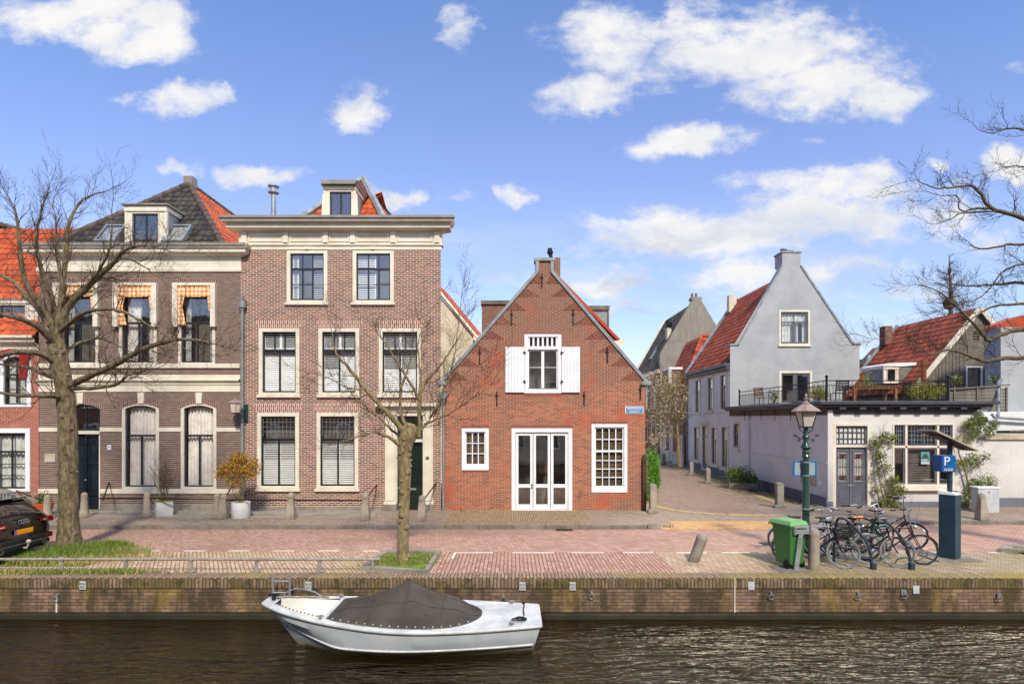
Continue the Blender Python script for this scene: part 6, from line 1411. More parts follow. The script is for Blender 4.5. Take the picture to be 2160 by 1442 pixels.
lb=[PL(YL,q) for q in (
 [(122,700,0,.14),(128,660,0,.12),(134,590,.1,.09),(140,530,.2,.075),(146,470,.3,.055),(176,420,.5,.03),(222,403,.6,.012)],
 [(124,710,0,.13),(140,655,0,.11),(178,612,-.2,.09),(232,562,-.5,.075),(262,528,-.7,.05),(310,518,-.9,.03),(365,532,-1.,.012)],
 [(136,665,0,.08),(160,620,.4,.07),(205,590,.7,.055),(245,585,.9,.03)],
 [(120,705,0,.12),(100,660,0,.10),(66,620,-.2,.085),(48,570,-.3,.07),(40,510,-.4,.055),(34,450,-.5,.035),(8,400,-.6,.012)],
 [(118,700,0,.11),(112,640,.2,.09),(90,580,.4,.07),(78,520,.5,.055),(84,460,.6,.035),(104,392,.7,.012)],
 [(110,690,0,.10),(70,640,.5,.075),(20,590,.8,.06),(-40,560,1.0,.03)],
 [(120,730,0,.12),(80,690,-.5,.09),(30,668,-.9,.07),(-40,655,-1.2,.03)],
 [(126,772,0,.11),(90,748,-.4,.09),(40,742,-.8,.08),(-30,755,-1.2,.04)],
 [(130,800,0,.09),(95,790,.5,.07),(60,775,.8,.05),(0,768,1.,.03)],
 [(136,838,0,.07),(90,835,-.6,.06),(30,833,-1.,.05),(-40,822,-1.3,.03)],
 [(145,815,0,.12),(185,795,-.3,.10),(240,770,-.7,.09),(290,742,-1.0,.08),(345,722,-1.3,.065),(400,716,-1.5,.04),(455,726,-1.7,.015)],
 [(150,818,0,.08),(200,818,-.5,.06),(250,808,-.9,.05),(272,790,-1.2,.03),(330,776,-1.4,.012)],
 [(132,770,0,.10),(142,740,.3,.06),(170,722,.6,.045),(215,715,.9,.03),(260,735,1.,.012)],
 [(134,600,.1,.06),(120,540,.6,.045),(118,480,.8,.03),(112,430,.9,.012)],
 [(232,562,-.5,.05),(260,545,-.2,.03),(300,560,0,.02),(352,600,.1,.01)],
 [(178,612,-.2,.05),(215,560,-.8,.04),(232,520,-1.,.03),(236,440,-1.2,.012)],
 [(124,700,0,.08),(180,660,-.8,.06),(250,655,-1.3,.04),(330,695,-1.6,.02),(400,740,-1.8,.008)],
)]
tree('bare_tree','large leafless tree with knobbly trunk in the grass beside the black car',pb,trunk,lb,M['bark1'],M['twig'],11,YL,1.35,.9,.0125,2,lump=.13,thin=.78)
# pollarded tree
YM=13.62; pb=gp(850,1186,.0)
trunk=PL(YM,[(850,1192,0,.17),(850,1170,0,.135),(851,1110,0,.125),(853,1050,0,.125),(854,1000,0,.14),(853,960,0,.15),(856,935,0,.17),(862,915,0,.2),(866,900,0,.16),(868,893,0,.08)])
lb=[PL(YM,q) for q in (
 [(858,920,0,.10),(835,890,-.1,.085),(805,858,-.2,.075),(770,820,-.3,.06),(735,775,-.4,.045),(710,745,-.5,.03),(700,700,-.6,.01)],
 [(862,905,0,.07),(845,870,.1,.05),(846,820,.2,.045),(860,780,.3,.03),(870,740,.3,.012)],
 [(884,922,-.05,.06),(885,890,-.1,.065),(885,840,-.1,.055),(898,805,-.1,.045),(925,775,-.2,.035),(950,740,-.3,.02),(975,700,-.4,.008)],
 [(885,842,-.1,.045),(862,800,-.2,.04),(835,760,-.4,.03),(810,720,-.5,.02),(785,690,-.6,.008)],
 [(885,835,-.1,.04),(886,780,.2,.03),(882,720,.4,.02),(905,660,.6,.008)],
 [(888,905,0,.05),(905,885,.1,.035),(920,855,.2,.03),(945,800,.2,.025),(960,740,.3,.018),(972,640,.4,.012),(976,608,.5,.006)],
 [(895,895,-.1,.035),(925,882,-.3,.03),(955,868,-.5,.022),(1000,838,-.7,.014),(1035,812,-.8,.006)],
 [(848,945,0,.07),(825,925,-.2,.05),(790,912,-.4,.04),(760,920,-.6,.028),(720,930,-.8,.012)],
 [(850,925,0,.05),(820,900,.3,.035),(790,870,.5,.025),(745,835,.7,.015),(720,800,.8,.008)],
 [(770,820,-.3,.035),(740,820,-.5,.025),(700,800,-.7,.015),(670,790,-.8,.006)],
 [(905,880,.1,.03),(935,845,-.2,.02),(980,790,-.3,.012),(1010,770,-.4,.006)],
)]
tree('pollarded_tree','small leafless pollarded tree with a swollen knob in its stone-edged pit',pb,trunk,lb,M['bark2'],M['twig'],5,YM,1.15,.72,.009,2,lump=.08,thin=.74)
# right-hand tree: trunk outside the frame
YT=12.9; pb=Vector((X(2470,YT),YT,0))
trunk=PL(YT,[(2470,1140,0,.42),(2465,1000,0,.34),(2455,900,0,.31),(2440,800,0,.28),(2425,700,0,.24),(2410,600,0,.2),(2390,500,0,.14)])
lb=[PL(YT,q) for q in (
 [(2430,720,0,.17),(2330,600,-.2,.14),(2240,510,-.3,.11),(2160,462,-.4,.075),(2090,438,-.5,.06),(2070,410,-.5,.05),(2045,392,-.5,.04),(2000,396,-.6,.03),(1968,396,-.6,.02),(1935,380,-.7,.012),(1915,382,-.7,.006)],
 [(2090,440,-.5,.045),(2060,440,-.5,.035),(2030,448,-.6,.025),(2000,464,-.6,.018),(1978,472,-.7,.01)],
 [(2100,445,-.5,.03),(2030,445,-.4,.022),(2020,415,-.4,.018),(1985,412,-.4,.012),(1950,404,-.5,.006)],
 [(2400,560,0,.13),(2300,380,.1,.08),(2200,290,.2,.05),(2150,272,.2,.035),(2115,274,.2,.025),(2090,282,.2,.018),(2060,270,.2,.008)],
 [(2430,740,0,.15),(2300,620,.4,.1),(2200,530,.5,.06),(2140,515,.6,.045),(2100,522,.6,.035),(2060,524,.6,.025),(2040,508,.6,.012)],
 [(2430,760,0,.14),(2300,660,.3,.1),(2180,600,.5,.06),(2100,600,.6,.04),(2050,603,.7,.03),(1990,598,.7,.012)],
 [(2440,800,0,.15),(2300,740,-.4,.11),(2200,700,-.5,.09),(2150,695,-.6,.08),(2105,708,-.6,.07),(2085,718,-.6,.06),(2060,690,-.7,.045),(2020,650,-.8,.035),(1975,612,-.9,.02),(1930,600,-1.,.008)],
 [(2445,830,0,.14),(2300,770,-.2,.1),(2160,755,-.3,.075),(2110,757,-.3,.07),(2075,762,-.3,.06),(2040,748,-.4,.05),(2005,738,-.4,.04),(1985,742,-.5,.032),(1965,748,-.5,.028),(1940,732,-.5,.022),(1905,720,-.6,.016),(1860,715,-.6,.011),(1832,714,-.7,.006)],
 [(2400,540,0,.1),(2280,420,.6,.06),(2200,360,.8,.035),(2140,350,.8,.02),(2100,362,.8,.008)],
 [(2160,640,.2,.05),(2100,645,.2,.04),(2060,665,.2,.03),(2030,690,.2,.02),(1990,712,.2,.01)],
 [(2300,600,.3,.06),(2180,560,.4,.04),(2120,570,.4,.03),(2070,625,.5,.02),(1990,650,.5,.01)],
)]
tree('overhanging_tree','bare tree standing beyond the right edge, its long branches reaching over the canal street',pb,trunk,lb,M['bark3'],M['twigdark'],21,YT,1.2,.6,.010,2,thin=.62)
# slim bare larch behind the boarded house
rnd=random.Random(3); YC=34.5; t=thing('bare_larch','slim upright leafless tree with a dense spray of fine twigs behind the boarded gable','tree',(X(2004,YC),YC,0))
mb=MB(); tr=PL(YC,[(2004,960,0,.2),(2005,800,0,.17),(2004,700,0,.13),(2006,620,0,.09),(2003,570,0,.05),(2002,535,0,.015)]); limb(mb,tr,8,4); c=P(2003,642,YC); mb.lathe([(.02,-.35),(.3,-.15),(.36,.1),(.2,.35),(.02,.4)],c,9); mb.build('trunk',M['bark3'],t,smooth=True)
tw=MB()
for k in range(95):
    f=rnd.random()**.8; z=Z(540+f*220,YC); a=rnd.uniform(0,2*PI); d=Vector((math.cos(a),math.sin(a)*.7,.25-.15*f)); ln=(.35+f*1.9)*rnd.uniform(.7,1.1); twigs(tw,(X(2004,YC),YC,z),d,ln,.022,2 if k%2 else 1,rnd,up=.06)
tw.build('twigs',M['twigdark'],t)
# ---- leafy things
def leafcloud(mb,centre,rad,n,size,rnd,squash=(1,1,1),hollow=.35,tone=(0,1)):
    c=Vector(centre)
    for _ in range(n):
        v=Vector((rnd.gauss(0,1),rnd.gauss(0,1),rnd.gauss(0,1))).normalized()*(hollow+(1-hollow)*rnd.random()**.6)
        v*=1+.35*noise.noise(v*2.3+c); p=c+Vector((v.x*rad*squash[0],v.y*rad*squash[1],v.z*rad*squash[2]))
        leaf(mb,p,size*rnd.uniform(.6,1.25),rnd,tone)
def leaf(mb,p,s,rnd,tone=(0,1)):
    a=Vector((rnd.gauss(0,1),rnd.gauss(0,1),rnd.gauss(0,.6))).normalized(); b=a.orthogonal().normalized(); b.rotate(Matrix.Rotation(rnd.uniform(0,6.28),3,a)); p=Vector(p)
    mb.rv=rnd.uniform(*tone); mb.poly([p-a*s*.5,p+b*s*.24,p+a*s*.5,p-b*s*.24])
M['redleaf']=leafmat('red_green_leaves',['#7f8c28','#a8a22a','#c79a2c','#b8501f','#9c3320','#8f9a30']); M['greenleaf']=leafmat('green_leaves',['#3d5a1e','#56752a','#6f8a35','#2f481a','#8a9a45']); M['brightleaf']=leafmat('fresh_green_leaves',['#4f8a1c','#6aa52a','#3f7518','#86b83e']); M['yellowleaf']=leafmat('yellow_green_leaves',['#8a8a2a','#a59a35','#6f7a28','#b5a848']); M['oliveleaf']=leafmat('olive_leaves',['#55642a','#6f7f36','#8b9246','#3d4b1f','#a3a850']); M['blossom']=leafmat('pale_blossom_and_buds',['#b8ab8c','#d6ccb2','#8a7a58','#9d8d68','#7d7340'],.15); M['pinkflower']=leafmat('pink_flowers',['#d98880','#e8a79c','#c9685f'],.2)
M['grassblade']=leafmat('grass_blades',['#476a1c','#5d8226','#77963a','#9a9450','#3a5716'],.3); M['drygrass']=leafmat('dry_grass',['#b39a62','#c4ad78','#94824a'],.2)
rnd=random.Random(9)
# red-leaved shrub in the white tub
g=gp(505,1092,.1); g.y-=.0; t=thing('potted_shrub','round shrub with red and green young leaves growing from the white tub','shrub',(g.x,g.y,.55))
mb=MB(); yy=g.y+.1
for k in range(7): a=k*.9; twigs(mb,(g.x+.03*math.cos(a),yy+.03*math.sin(a),.5),(.25*math.cos(a),.25*math.sin(a),1),1.1,.02,1,rnd,spread=.5)
mb.build('stem',M['bark2'],t)
mb=MB(); 
for (px,py,r,n_) in ((500,985,.44,1000),(478,990,.34,520),(527,995,.36,600),(505,965,.32,520),(495,1012,.34,450),(537,978,.24,240),(466,1000,.24,220)): leafcloud(mb,P(px,py,yy),r,n_,.075,rnd,(1,.9,.8),.15)
mb.build('leaves',M['redleaf'],t)
t=thing('white_tub','tall white cylindrical plant tub on the pavement','planter',(g.x,g.y,.1)); M['potwhite']=paint('white_pot','#dcdcda','#cfcfcc',2,.5)
MB().lathe([(.275,.105),(.285,.12),(.29,.6),(.29,.605),(.265,.605),(.26,.56)],(g.x,yy,0),32).build('tub',M['potwhite'],t,smooth=True); MB().lathe([(.01,.56),(.262,.562),(.262,.565),(.01,.567)],(g.x,yy,0),24).build('soil',M['soil'],t)
# grey box planter and twiggy shrub
g=gp(341,1088,.1); Mx=TR(g.x+.0,g.y+.12,0,R(38)); t=thing('box_planter','pale grey square box planter between two bollards','planter',(g.x,g.y,.1)); M['planter']=paint('grey_planter','#b3b5b0','#9fa19c',2,.6)
mb=MB(Mx); mb.zprism([(-.24,-.24),(.24,-.24),(.24,.24),(-.24,.24)],.105,.57); mb.build('box',M['planter'],t,bevel=.012)
MB(Mx).box(-.21,.21,-.21,.21,.55,.585).build('soil',M['soil'],t)
t=thing('twiggy_shrub','bare upright twiggy shrub growing in the grey box planter','shrub',(g.x,g.y+.12,.57)); mb=MB()
for k in range(12): a=rnd.uniform(0,6.28); twigs(mb,(g.x+.12*math.cos(a),g.y+.12+.1*math.sin(a),.55),(.2*math.cos(a),.2*math.sin(a),1),1.0*rnd.uniform(.7,1.15),.011,2,rnd,spread=.4,up=.1)
mb.build('stem',M['twig'],t); mb=MB()
for k in range(120): leaf(mb,(g.x+rnd.uniform(-.25,.3),g.y+.12+rnd.uniform(-.25,.2),.6+abs(rnd.gauss(0,.06))),.06,rnd)
for k in range(90): leaf(mb,P(340+rnd.gauss(0,14),1000+rnd.uniform(-25,55),g.y+.1),.03,rnd,(.5,1))
mb.build('leaves',M['yellowleaf'],t)
# terracotta pot with flowers
g=gp(87,1087,.1); t=thing('terracotta_pot','orange terracotta bowl of pink flowers beside the plinth at left','flower pot',(g.x,g.y,.1)); M['terra']=paint('terracotta','#c4592a','#b04b22',3,.7)
MB().lathe([(.12,.105),(.2,.2),(.25,.33),(.275,.45),(.285,.46),(.285,.5),(.26,.5),(.25,.46)],(g.x,g.y+.1,0),24).build('bowl',M['terra'],t,smooth=True); MB().lathe([(.16,.10),(.17,.13),(.1,.131)],(g.x,g.y+.1,0),20).build('saucer',M['terra'],t)
mb=MB(); leafcloud(mb,(g.x,g.y+.1,.68),.24,260,.07,rnd,(1,1,.9),.1); mb.build('leaves',M['greenleaf'],t); mb=MB(); 
for _ in range(3): leafcloud(mb,(g.x-.18+.2*_,g.y-.02,.8+.05*_),.05,26,.05,rnd)
leafcloud(mb,(g.x-.2,g.y-.08,.72),.05,20,.05,rnd); mb.build('flowers',M['pinkflower'],t)
# stone porch, red flowers behind the car (mostly hidden)
t=thing('stone_stoop','weathered stone stoop with curved side wall in front of the red brick house','stoop',(X(10,20),20,.1)); mb=MB(TR(0,19.6,0)); mb.prism([(X(-60,20),.1),(X(42,20),.1),(X(42,20),.6),(X(36,20),.85),(X(20,20),.95),(X(-60,20),.95)],0,.3); mb.build('side_wall',M['plinth'],t,bevel=.02)
mb=MB(TR(0,19.5,0))
for k in range(5): xx=X(-6+k*7,19.5); mb.box(xx-.01,xx+.01,-.1,-.08,.45,.85)
mb.box(X(-12,19.5),X(28,19.5),-.1,-.08,.84,.86); mb.build('iron_railing',M['iron'],t)
# climbing plants on the corner shop
def climber(name,lab,stems,clouds,Y,leafm='oliveleaf',n=1.0):
    t=thing(name,lab,'climbing plant',(X(stems[0][0][0],Y),Y,.1)); mb=MB()
    for s in stems:
        pts=limb(mb,[tuple(P(a,b,Y+c))+(r,) for a,b,c,r in s],6,4,.015,rnd)
        for i in range(2,len(pts)):
            for _ in range(2):
                d=Vector((rnd.gauss(0,1),rnd.gauss(-.3,.5),rnd.gauss(0,1))).normalized(); twigs(mb,pts[i][:3],d,.4,.006,1,rnd)
    mb.build('stems',M['bark2'],t); mb=MB()
    for (px,py,r,k) in clouds: leafcloud(mb,P(px,py,Y-.05),r,int(k*n*2.0),.085,rnd,(1,.55,1),.1)
    mb.build('leaves',M[leafm],t); return t
Yp=Y6-.16
climber('climbing_rose','leafy climbing plant between the grey double door and the wide window',[[(1870,1085,0,.03),(1860,1040,0,.022),(1852,990,0,.018),(1848,950,0,.014),(1862,912,0,.008)],[(1875,1085,0,.03),(1880,1050,0,.02),(1868,1010,0,.016),(1855,960,0,.01)],[(1872,1080,0,.02),(1850,1040,0,.014),(1842,1020,0,.008)]],
 [(1848,935,.28,120),(1868,922,.26,120),(1885,925,.18,70),(1855,960,.28,110),(1872,985,.25,70),(1850,1000,.2,45),(1885,1015,.25,110),(1895,1035,.32,170),(1880,1050,.3,120),(1848,1032,.16,40),(1890,1075,.3,220),(1852,985,.15,30),(1860,1060,.2,50)],Yp)
climber('climbing_rose','climbing plant trained round the right corner of the shop by the solar panel',[[(2040,1080,0,.045),(2045,1040,0,.035),(2035,990,0,.03),(2022,950,0,.022),(2020,925,0,.018),(2040,905,0,.012)],[(2042,1060,0,.03),(2065,1030,0,.02),(2090,1020,0,.01)],[(2036,1000,0,.02),(2060,980,0,.014),(2078,965,0,.008)]],
 [(2045,895,.24,120),(2065,885,.3,170),(2085,905,.3,190),(2055,915,.28,130),(2098,895,.2,80),(2035,925,.22,60),(2030,975,.25,90),(2055,970,.3,150),(2078,962,.18,50),(2060,1020,.3,170),(2085,1015,.28,130),(2095,1030,.2,70),(2045,1040,.25,90),(2035,1060,.2,50)],Yp,'oliveleaf')
# shrubs near the ground
def bush(name,lab,px,py,Y,r,n,mat,size=.08,sq=(1,1,1),cat='shrub',parts=None):
    c=P(px,py,Y); t=thing(name,lab,cat,(c.x,c.y,max(0,c.z-r*sq[2]))); mb=MB()
    for k in range(5): d=Vector((rnd.gauss(0,.4),rnd.gauss(0,.4),1)); twigs(mb,(c.x,c.y,c.z-r*sq[2]),d,r*1.5,.014,1,rnd)
    mb.build('stem',M['twig'],t); mb=MB()
    for q in (parts or [(0,0,1)]): leafcloud(mb,c+Vector((q[0],0,q[1])),r*q[2],int(n*q[2]),size,rnd,sq,.2)
    mb.build('leaves',M[mat],t); return t
g=gp(1570,1032,.05); t=thing('stone_trough','rough stone trough holding the green shrub by the side wall','planter',g); mb=MB(TR(g.x+.1,g.y+.3,0,R(-25))); ring(mb,-.65,.65,.06,.45,.08,-.3,.3,0,0); mb.box(-.65,.65,-.3,.3,.04,.34); mb.build('trough',M['concrete'],t,bevel=.04)
bush('green_shrub','leafy green shrub growing in the stone trough by the side wall',1566,1005,g.y+.3,.62,900,'greenleaf',.10,(1.1,.8,.9),parts=[(0,0,1),(-.35,.15,.7),(.35,-.15,.6)])
bush('fern_clump','small broad-leaved fern beside the stone trough',1592,1018,g.y+.1,.26,140,'brightleaf',.11,(1.2,.8,.7),'plant')
g=gp(1372,1048,.05); bush('conifer_shrub','bright green feathery conifer shrub behind the rusty corner guard',1366,1005,23.5,.75,2600,'brightleaf',.07,(.62,.7,1.6),parts=[(0,0,1),(.25,.45,.55),(.1,-.75,.7),(.35,-.1,.4)])
for (px,py,Yq,r,n_,lab) in ((1703,1066,21.75,.16,120,'dandelion-like weed at the wall foot left of the lamp post'),(1722,1070,21.5,.17,120,'leafy weed at the wall foot right of the lamp post'),(1735,1080,21.1,.14,90,'low weed spreading at the corner of the shop wall'),(1610,1052,26.0,.16,90,'tuft of weed in the mossy verge beyond the stone trough'),(2113,1081,21.2,.16,120,'small green weed right of the electricity cabinet'),(975,1079,20.4,.10,70,'weed tuft at the foot of the brick gable house left of the small window'),(1003,1083,20.2,.08,40,'tiny weed tuft under the small nine-pane window'),(940,1084,20.4,.08,40,'tiny weed beside the downpipe foot'),(793,1091,19.7,.12,80,'low weed at the foot of the rail bollard left of the portal')):
    bush('weed_tuft',lab,px,py,Yq,r,n_,'brightleaf',.05,(1.3,.9,.6),'weed')
# blossoming tree in the alley
YB=37; pbm=Vector((X(1433,YB),YB,.04)); t=thing('blossoming_tree','slender alley tree with a haze of pale buds and blossom','tree',pbm)
mb=MB(); lm=[[(1434,984,0,.13),(1430,930,0,.1),(1426,880,0,.08),(1415,830,0,.05),(1400,790,0,.02)],[(1428,900,0,.06),(1440,850,0,.045),(1445,810,.5,.02)],[(1427,890,0,.06),(1395,840,-.5,.04),(1375,800,-.8,.02)],[(1430,930,0,.05),(1398,880,-.5,.035),(1372,850,-.8,.015)]]
allp=[]
for l_ in lm: allp+=limb(mb,PL(YB,l_),7,5)
for q in allp[6:]:
    for _ in range(3): twigs(mb,q[:3],(rnd.gauss(0,1),rnd.gauss(0,1),.3),1.1,.012,1,rnd)
mb.build('trunk',M['bark2'],t,smooth=True); mb=MB()
for (px,py,r,k) in ((1385,830,1.0,700),(1405,810,.9,600),(1400,860,1.0,650),(1380,880,.9,500),(1425,830,.9,450),(1378,930,.8,350),(1440,870,.7,180),(1372,800,.6,250),(1395,910,.8,250)): leafcloud(mb,P(px,py,YB),r,int(k*1.5),.11,rnd,(1,1,1),.0)
mb.build('blossom',M['blossom'],t)
bush('alley_ivy','dark creeper hanging over the low alley wall by the slim tree',1448,800,41.5,.8,420,'oliveleaf',.12,(1.3,.5,.6),'climbing plant')
# terrace plants and furniture
for (px,py,Yq,r,n_,mm,lab,sq) in ((1727,829,24,.42,800,'yellowleaf','yellow-green bamboo-like bush behind the terrace rail near the lamp top',(1.1,.7,.8)),(1952,826,24,.66,2200,'yellowleaf','broad yellow grass-like bush behind the terrace rail at right',(1.25,.8,.62)),(1632,836,29,.4,240,'oliveleaf','small green pot plant on the left part of the terrace',(.7,.6,1)),(2018,802,24.5,.3,160,'oliveleaf','thin leafy shrub above the wooden fence',(.9,.6,1.1)),(2098,800,24,.3,120,'oliveleaf','wispy shrub above the fence near the drainpipe',(1.2,.5,.7)),(1828,805,26.5,.5,260,'yellowleaf','pale straggly shrub behind the terrace table',(.8,.6,1)),(1925,823,25,.3,200,'redleaf','reddish plant left of the broad yellow bush',(.8,.6,1.0))):
    bush('terrace_bush',lab,px,py,Yq,r,n_,mm,.09,sq,'plant')
zt_=3.86; t=thing('garden_table','long wooden slatted garden table on the roof terrace','table',(X(1835,24.3),24.3,zt_)); xa,xb=X(1786,24.3),X(1882,24.3); mb=MB()
for k in range(7): mb.box(xa,xb,23.85+k*.125,23.95+k*.125,zt_+.72,zt_+.75)
mb.box(xa+.05,xb-.05,23.9,24.65,zt_+.64,zt_+.718); mb.build('table_top',M['teak'],t)
for sx in (xa+.1,xb-.1):
    for sy in (23.92,24.62): MB().box(sx-.045,sx+.045,sy-.045,sy+.045,zt_,zt_+.64).build('leg',M['teak'],t)
def chair(loc,rz,lab,mat):
    t=thing('garden_chair',lab,'chair',(0,0,0),'garden chairs on the terrace'); mb=MB()
    for k in range(5): mb.box(-.24,.24,-.22+k*.09,-.15+k*.09,.43,.45)
    mb.build('seat',M[mat],t); mb=MB()
    for k in range(5): mb.box(-.25,.25,.24+k*.012,.26+k*.012,.52+k*.085,.58+k*.085)
    mb.build('backrest',M[mat],t)
    for sx in (-.23,.23):
        MB().tube([(sx,-.2,0),(sx,-.2,.43)],.018,6).build('leg',M['iron'],t); MB().tube([(sx,.24,0),(sx,.22,.45),(sx,.3,.95)],.018,6).build('leg',M['iron'],t)
    t.location=loc; t.rotation_euler=(0,0,rz)
chair((X(1776,23.3),23.5,zt_),PI*.97,'dark slatted chair at the left end of the terrace table','iron'); chair((X(1895,24.4),24.3,zt_),-PI*.5,'dark slatted chair at the right end of the terrace table','iron'); chair((X(1610,28.6),28.8,zt_),PI*.7,'reclining brown chair on the left part of the terrace','teak')
# ---- grass and pits
def grass(name,pts,n,h,mats,lab,seed,z0=.02,sp=.35):
    r=random.Random(seed); outs=[]
    for mm,frac in mats:
        mb=MB()
        for _ in range(int(n*frac)):
            i=r.choice(pts); x=i[0]+r.gauss(0,i[2]); y=i[1]+r.gauss(0,i[3]); hh=h*r.uniform(.4,1.3)*i[4]; a=r.uniform(0,6.28); wdt=.006+.004*r.random(); dx,dy=math.cos(a)*wdt,math.sin(a)*wdt; lx,ly=r.gauss(0,sp)*hh,r.gauss(0,sp)*hh; mb.rv=r.random()
            b=mb.add([(x-dx,y-dy,z0),(x+dx,y+dy,z0),(x+dx*.7+lx*.45,y+dy*.7+ly*.45,z0+hh*.6),(x-dx*.7+lx*.45,y-dy*.7+ly*.45,z0+hh*.6),(x+lx,y+ly,z0+hh)]); mb.face((b,b+1,b+2,b+3)); mb.face((b+3,b+2,b+4))
        o=mb.build(name,M[mm],None,kind='stuff'); tag(o,lab,'grass'); outs.append(o)
def gg(px,py,sx,sy,k=1): g_=gp(px,py); return (g_.x,g_.y,sx,sy,k)
struct(MB().box(X(-40,14),X(262,14.6),13.2,14.98,-.02,.012),'soil',M['soil'])
grass('grass',[gg(130,1170,.5,.2,1),(X(150,14.1),14.1,.9,.22,1),(X(200,14.6),14.6,.5,.15,1.3),(X(235,14.85),14.85,.22,.08,1.3),(X(100,13.9),13.9,.6,.15,.9),(X(60,13.6),13.6,.5,.15,.8)],9000,.17,[('grassblade',.8)],'long fresh green grass round the foot of the big tree',1)
grass('grass',[(X(100,13.6),13.6,.9,.18,.9),(X(200,13.8),13.8,.8,.25,.8),(X(250,14.6),14.6,.3,.15,1)],2600,.13,[('drygrass',1)],'dry straw-coloured grass edging the big tree patch',2)
grass('grass',[(X(180,12.6),12.62,.9,.07,.8),(X(80,12.55),12.58,.9,.09,.7),(X(240,12.6),12.6,.35,.06,.9)],3200,.10,[('grassblade',.7),('drygrass',.3)],'low grass growing along the quay edge beneath the guard rail',3)
# tree pit with stone kerb
zk=.10; c=[gp(762,1193,zk),gp(902,1203,zk),gp(931,1159,zk),gp(813,1159,zk)]; w_=.13; mb=MB(); cen_=sum(c,Vector())/4
def inset(p,d): q=cen_-p; q.z=0; return p+q.normalized()*d*1.35
for i in range(4):
    a,b=c[i],c[(i+1)%4]; ai,bi=inset(a,w_),inset(b,w_); n=mb.add([(a.x,a.y,-.02),(b.x,b.y,-.02),(bi.x,bi.y,-.02),(ai.x,ai.y,-.02),(a.x,a.y,zk+.01*i*.3),(b.x,b.y,zk+.01*i*.3),(bi.x,bi.y,zk+.01*i*.3),(ai.x,ai.y,zk+.01*i*.3)])
    for q_ in ((0,3,2,1),(4,5,6,7),(0,1,5,4),(1,2,6,5),(2,3,7,6),(3,0,4,7)): mb.face([n+j for j in q_])
o=mb.build('tree_pit_kerb',M['concrete'],None,bevel=.012); tag(o,'raised stone kerb framing the pit of the pollarded tree','kerb')
mb=MB(); mb.poly([tuple(inset(p,w_*.9).xy)+(.055,) for p in c]); struct(mb,'soil',M['soil'])
grass('grass',[(cen_.x-.25,cen_.y,.26,.22,1),(cen_.x+.3,cen_.y+.1,.2,.2,.7),(cen_.x-.1,cen_.y-.25,.35,.08,1)],2600,.06,[('grassblade',.85),('drygrass',.15)],'mossy grass inside the stone-edged tree pit',4,.05)
mb=MB(); g=gp(2110,1165); 
mb.zprism([(g.x,g.y),(g.x+4,g.y-.9),(g.x+4,g.y-.75),(g.x+.35,g.y+.02),(g.x+.5,g.y+.25),(g.x+4,g.y+.25),(g.x+4,g.y+.4),(g.x+.35,g.y+.4)],-.02,.11); o=mb.build('tree_pit_kerb',M['concrete'],None,bevel=.015); tag(o,'stone kerb of the tree pit at the right edge of the photo','kerb')
struct(MB().box(g.x+.4,g.x+5,g.y-.9,g.y+.3,-.02,.05),'soil',M['soil'])
grass('grass',[(g.x+1.6,g.y-.15,.6,.15,1)],1500,.06,[('grassblade',1)],'short grass in the tree pit at the right edge',6,.05)
grass('grass',[(9.9,26.5,.25,2.5,1),(10.9,29,.3,2.5,1),(11.0,24.5,.25,.8,.8),(11.3,34,.2,3,1)],2500,.09,[('grassblade',.6),('yellowleaf',.2)],'thin green growth on the mossy verge along the alley wall',8,.03)
M['litter']=leafmat('dead_leaves',['#6b4f2e','#8a6a3c','#4d3a24','#a3854e'],.1)
mb=MB(); r_=random.Random(44)
for k in range(420):
    q_=r_.random()
    if q_<.3: x,y,z=r_.uniform(-14,4),KY-.05-abs(r_.gauss(0,.12)),.006
    elif q_<.5: x,y,z=r_.uniform(-15,4.4),YF-.12-abs(r_.gauss(0,.15)),.122
    elif q_<.75: x,y,z=cen_.x+r_.gauss(0,1.3),cen_.y+r_.gauss(0,.5),.008
    else: x,y,z=r_.uniform(-16,14),r_.uniform(12.7,17.4),.006
    if abs(x-cen_.x)<.75 and abs(y-cen_.y)<.75: z=.075
    s_=r_.uniform(.015,.04); a=r_.uniform(0,6.28); mb.rv=r_.random(); c_,d_=math.cos(a)*s_,math.sin(a)*s_
    mb.poly([(x-c_,y-d_,z),(x+d_*.5,y-c_*.5,z+.012),(x+c_,y+d_,z+.004),(x-d_*.5,y+c_*.5,z+.01)])
o=mb.build('fallen_leaves',M['litter'],None,kind='stuff'); tag(o,'scattered dead leaves along the kerb and round the tree pit','leaves')
# ================================================================= boat
BT=thing('motor_sloop','white open sloop with brown cover moored along the quay wall','boat',(-2,10.9,-.81))
M['hull']=paint('white_hull_paint','#c8cccf','#b3b8bc',1.6,.4,streak=.8,coat=.2); 
def hullmat():
    n=N('scuffed_white_hull'); co=n.obj(); f=n.noise(co,1.4,6,.6); col=n.mix(n.maprange(f,.35,.7),lin('#b6bbc1'),lin('#a3aab2'))
    sv=n.noise(n.mapping(co,scale=(7,7,.6)),1.6,6,.65); col=n.mix(n.maprange(sv,.55,.75,0,.45),col,lin('#8e8a78'))
    sc2=n.noise(n.mapping(co,scale=(1,6,14)),3.2,7,.75); col=n.mix(n.maprange(sc2,.64,.70,0,.6),col,lin('#6d6f70'))
    s=n.n('SeparateXYZ'); n.l(co,s.inputs[0]); wz=n.math('ADD',s.outputs[2],n.math('MULTIPLY',n.math('SUBTRACT',f,.5),.12)); col=n.mix(n.maprange(wz,.20,.06,0,.75),col,lin('#8d8566'))
    return n.pbr(col,.38,0,n.bump(n.noise(co,5,3,.5),.15,.01),.45,.15)
M['hull']=hullmat()
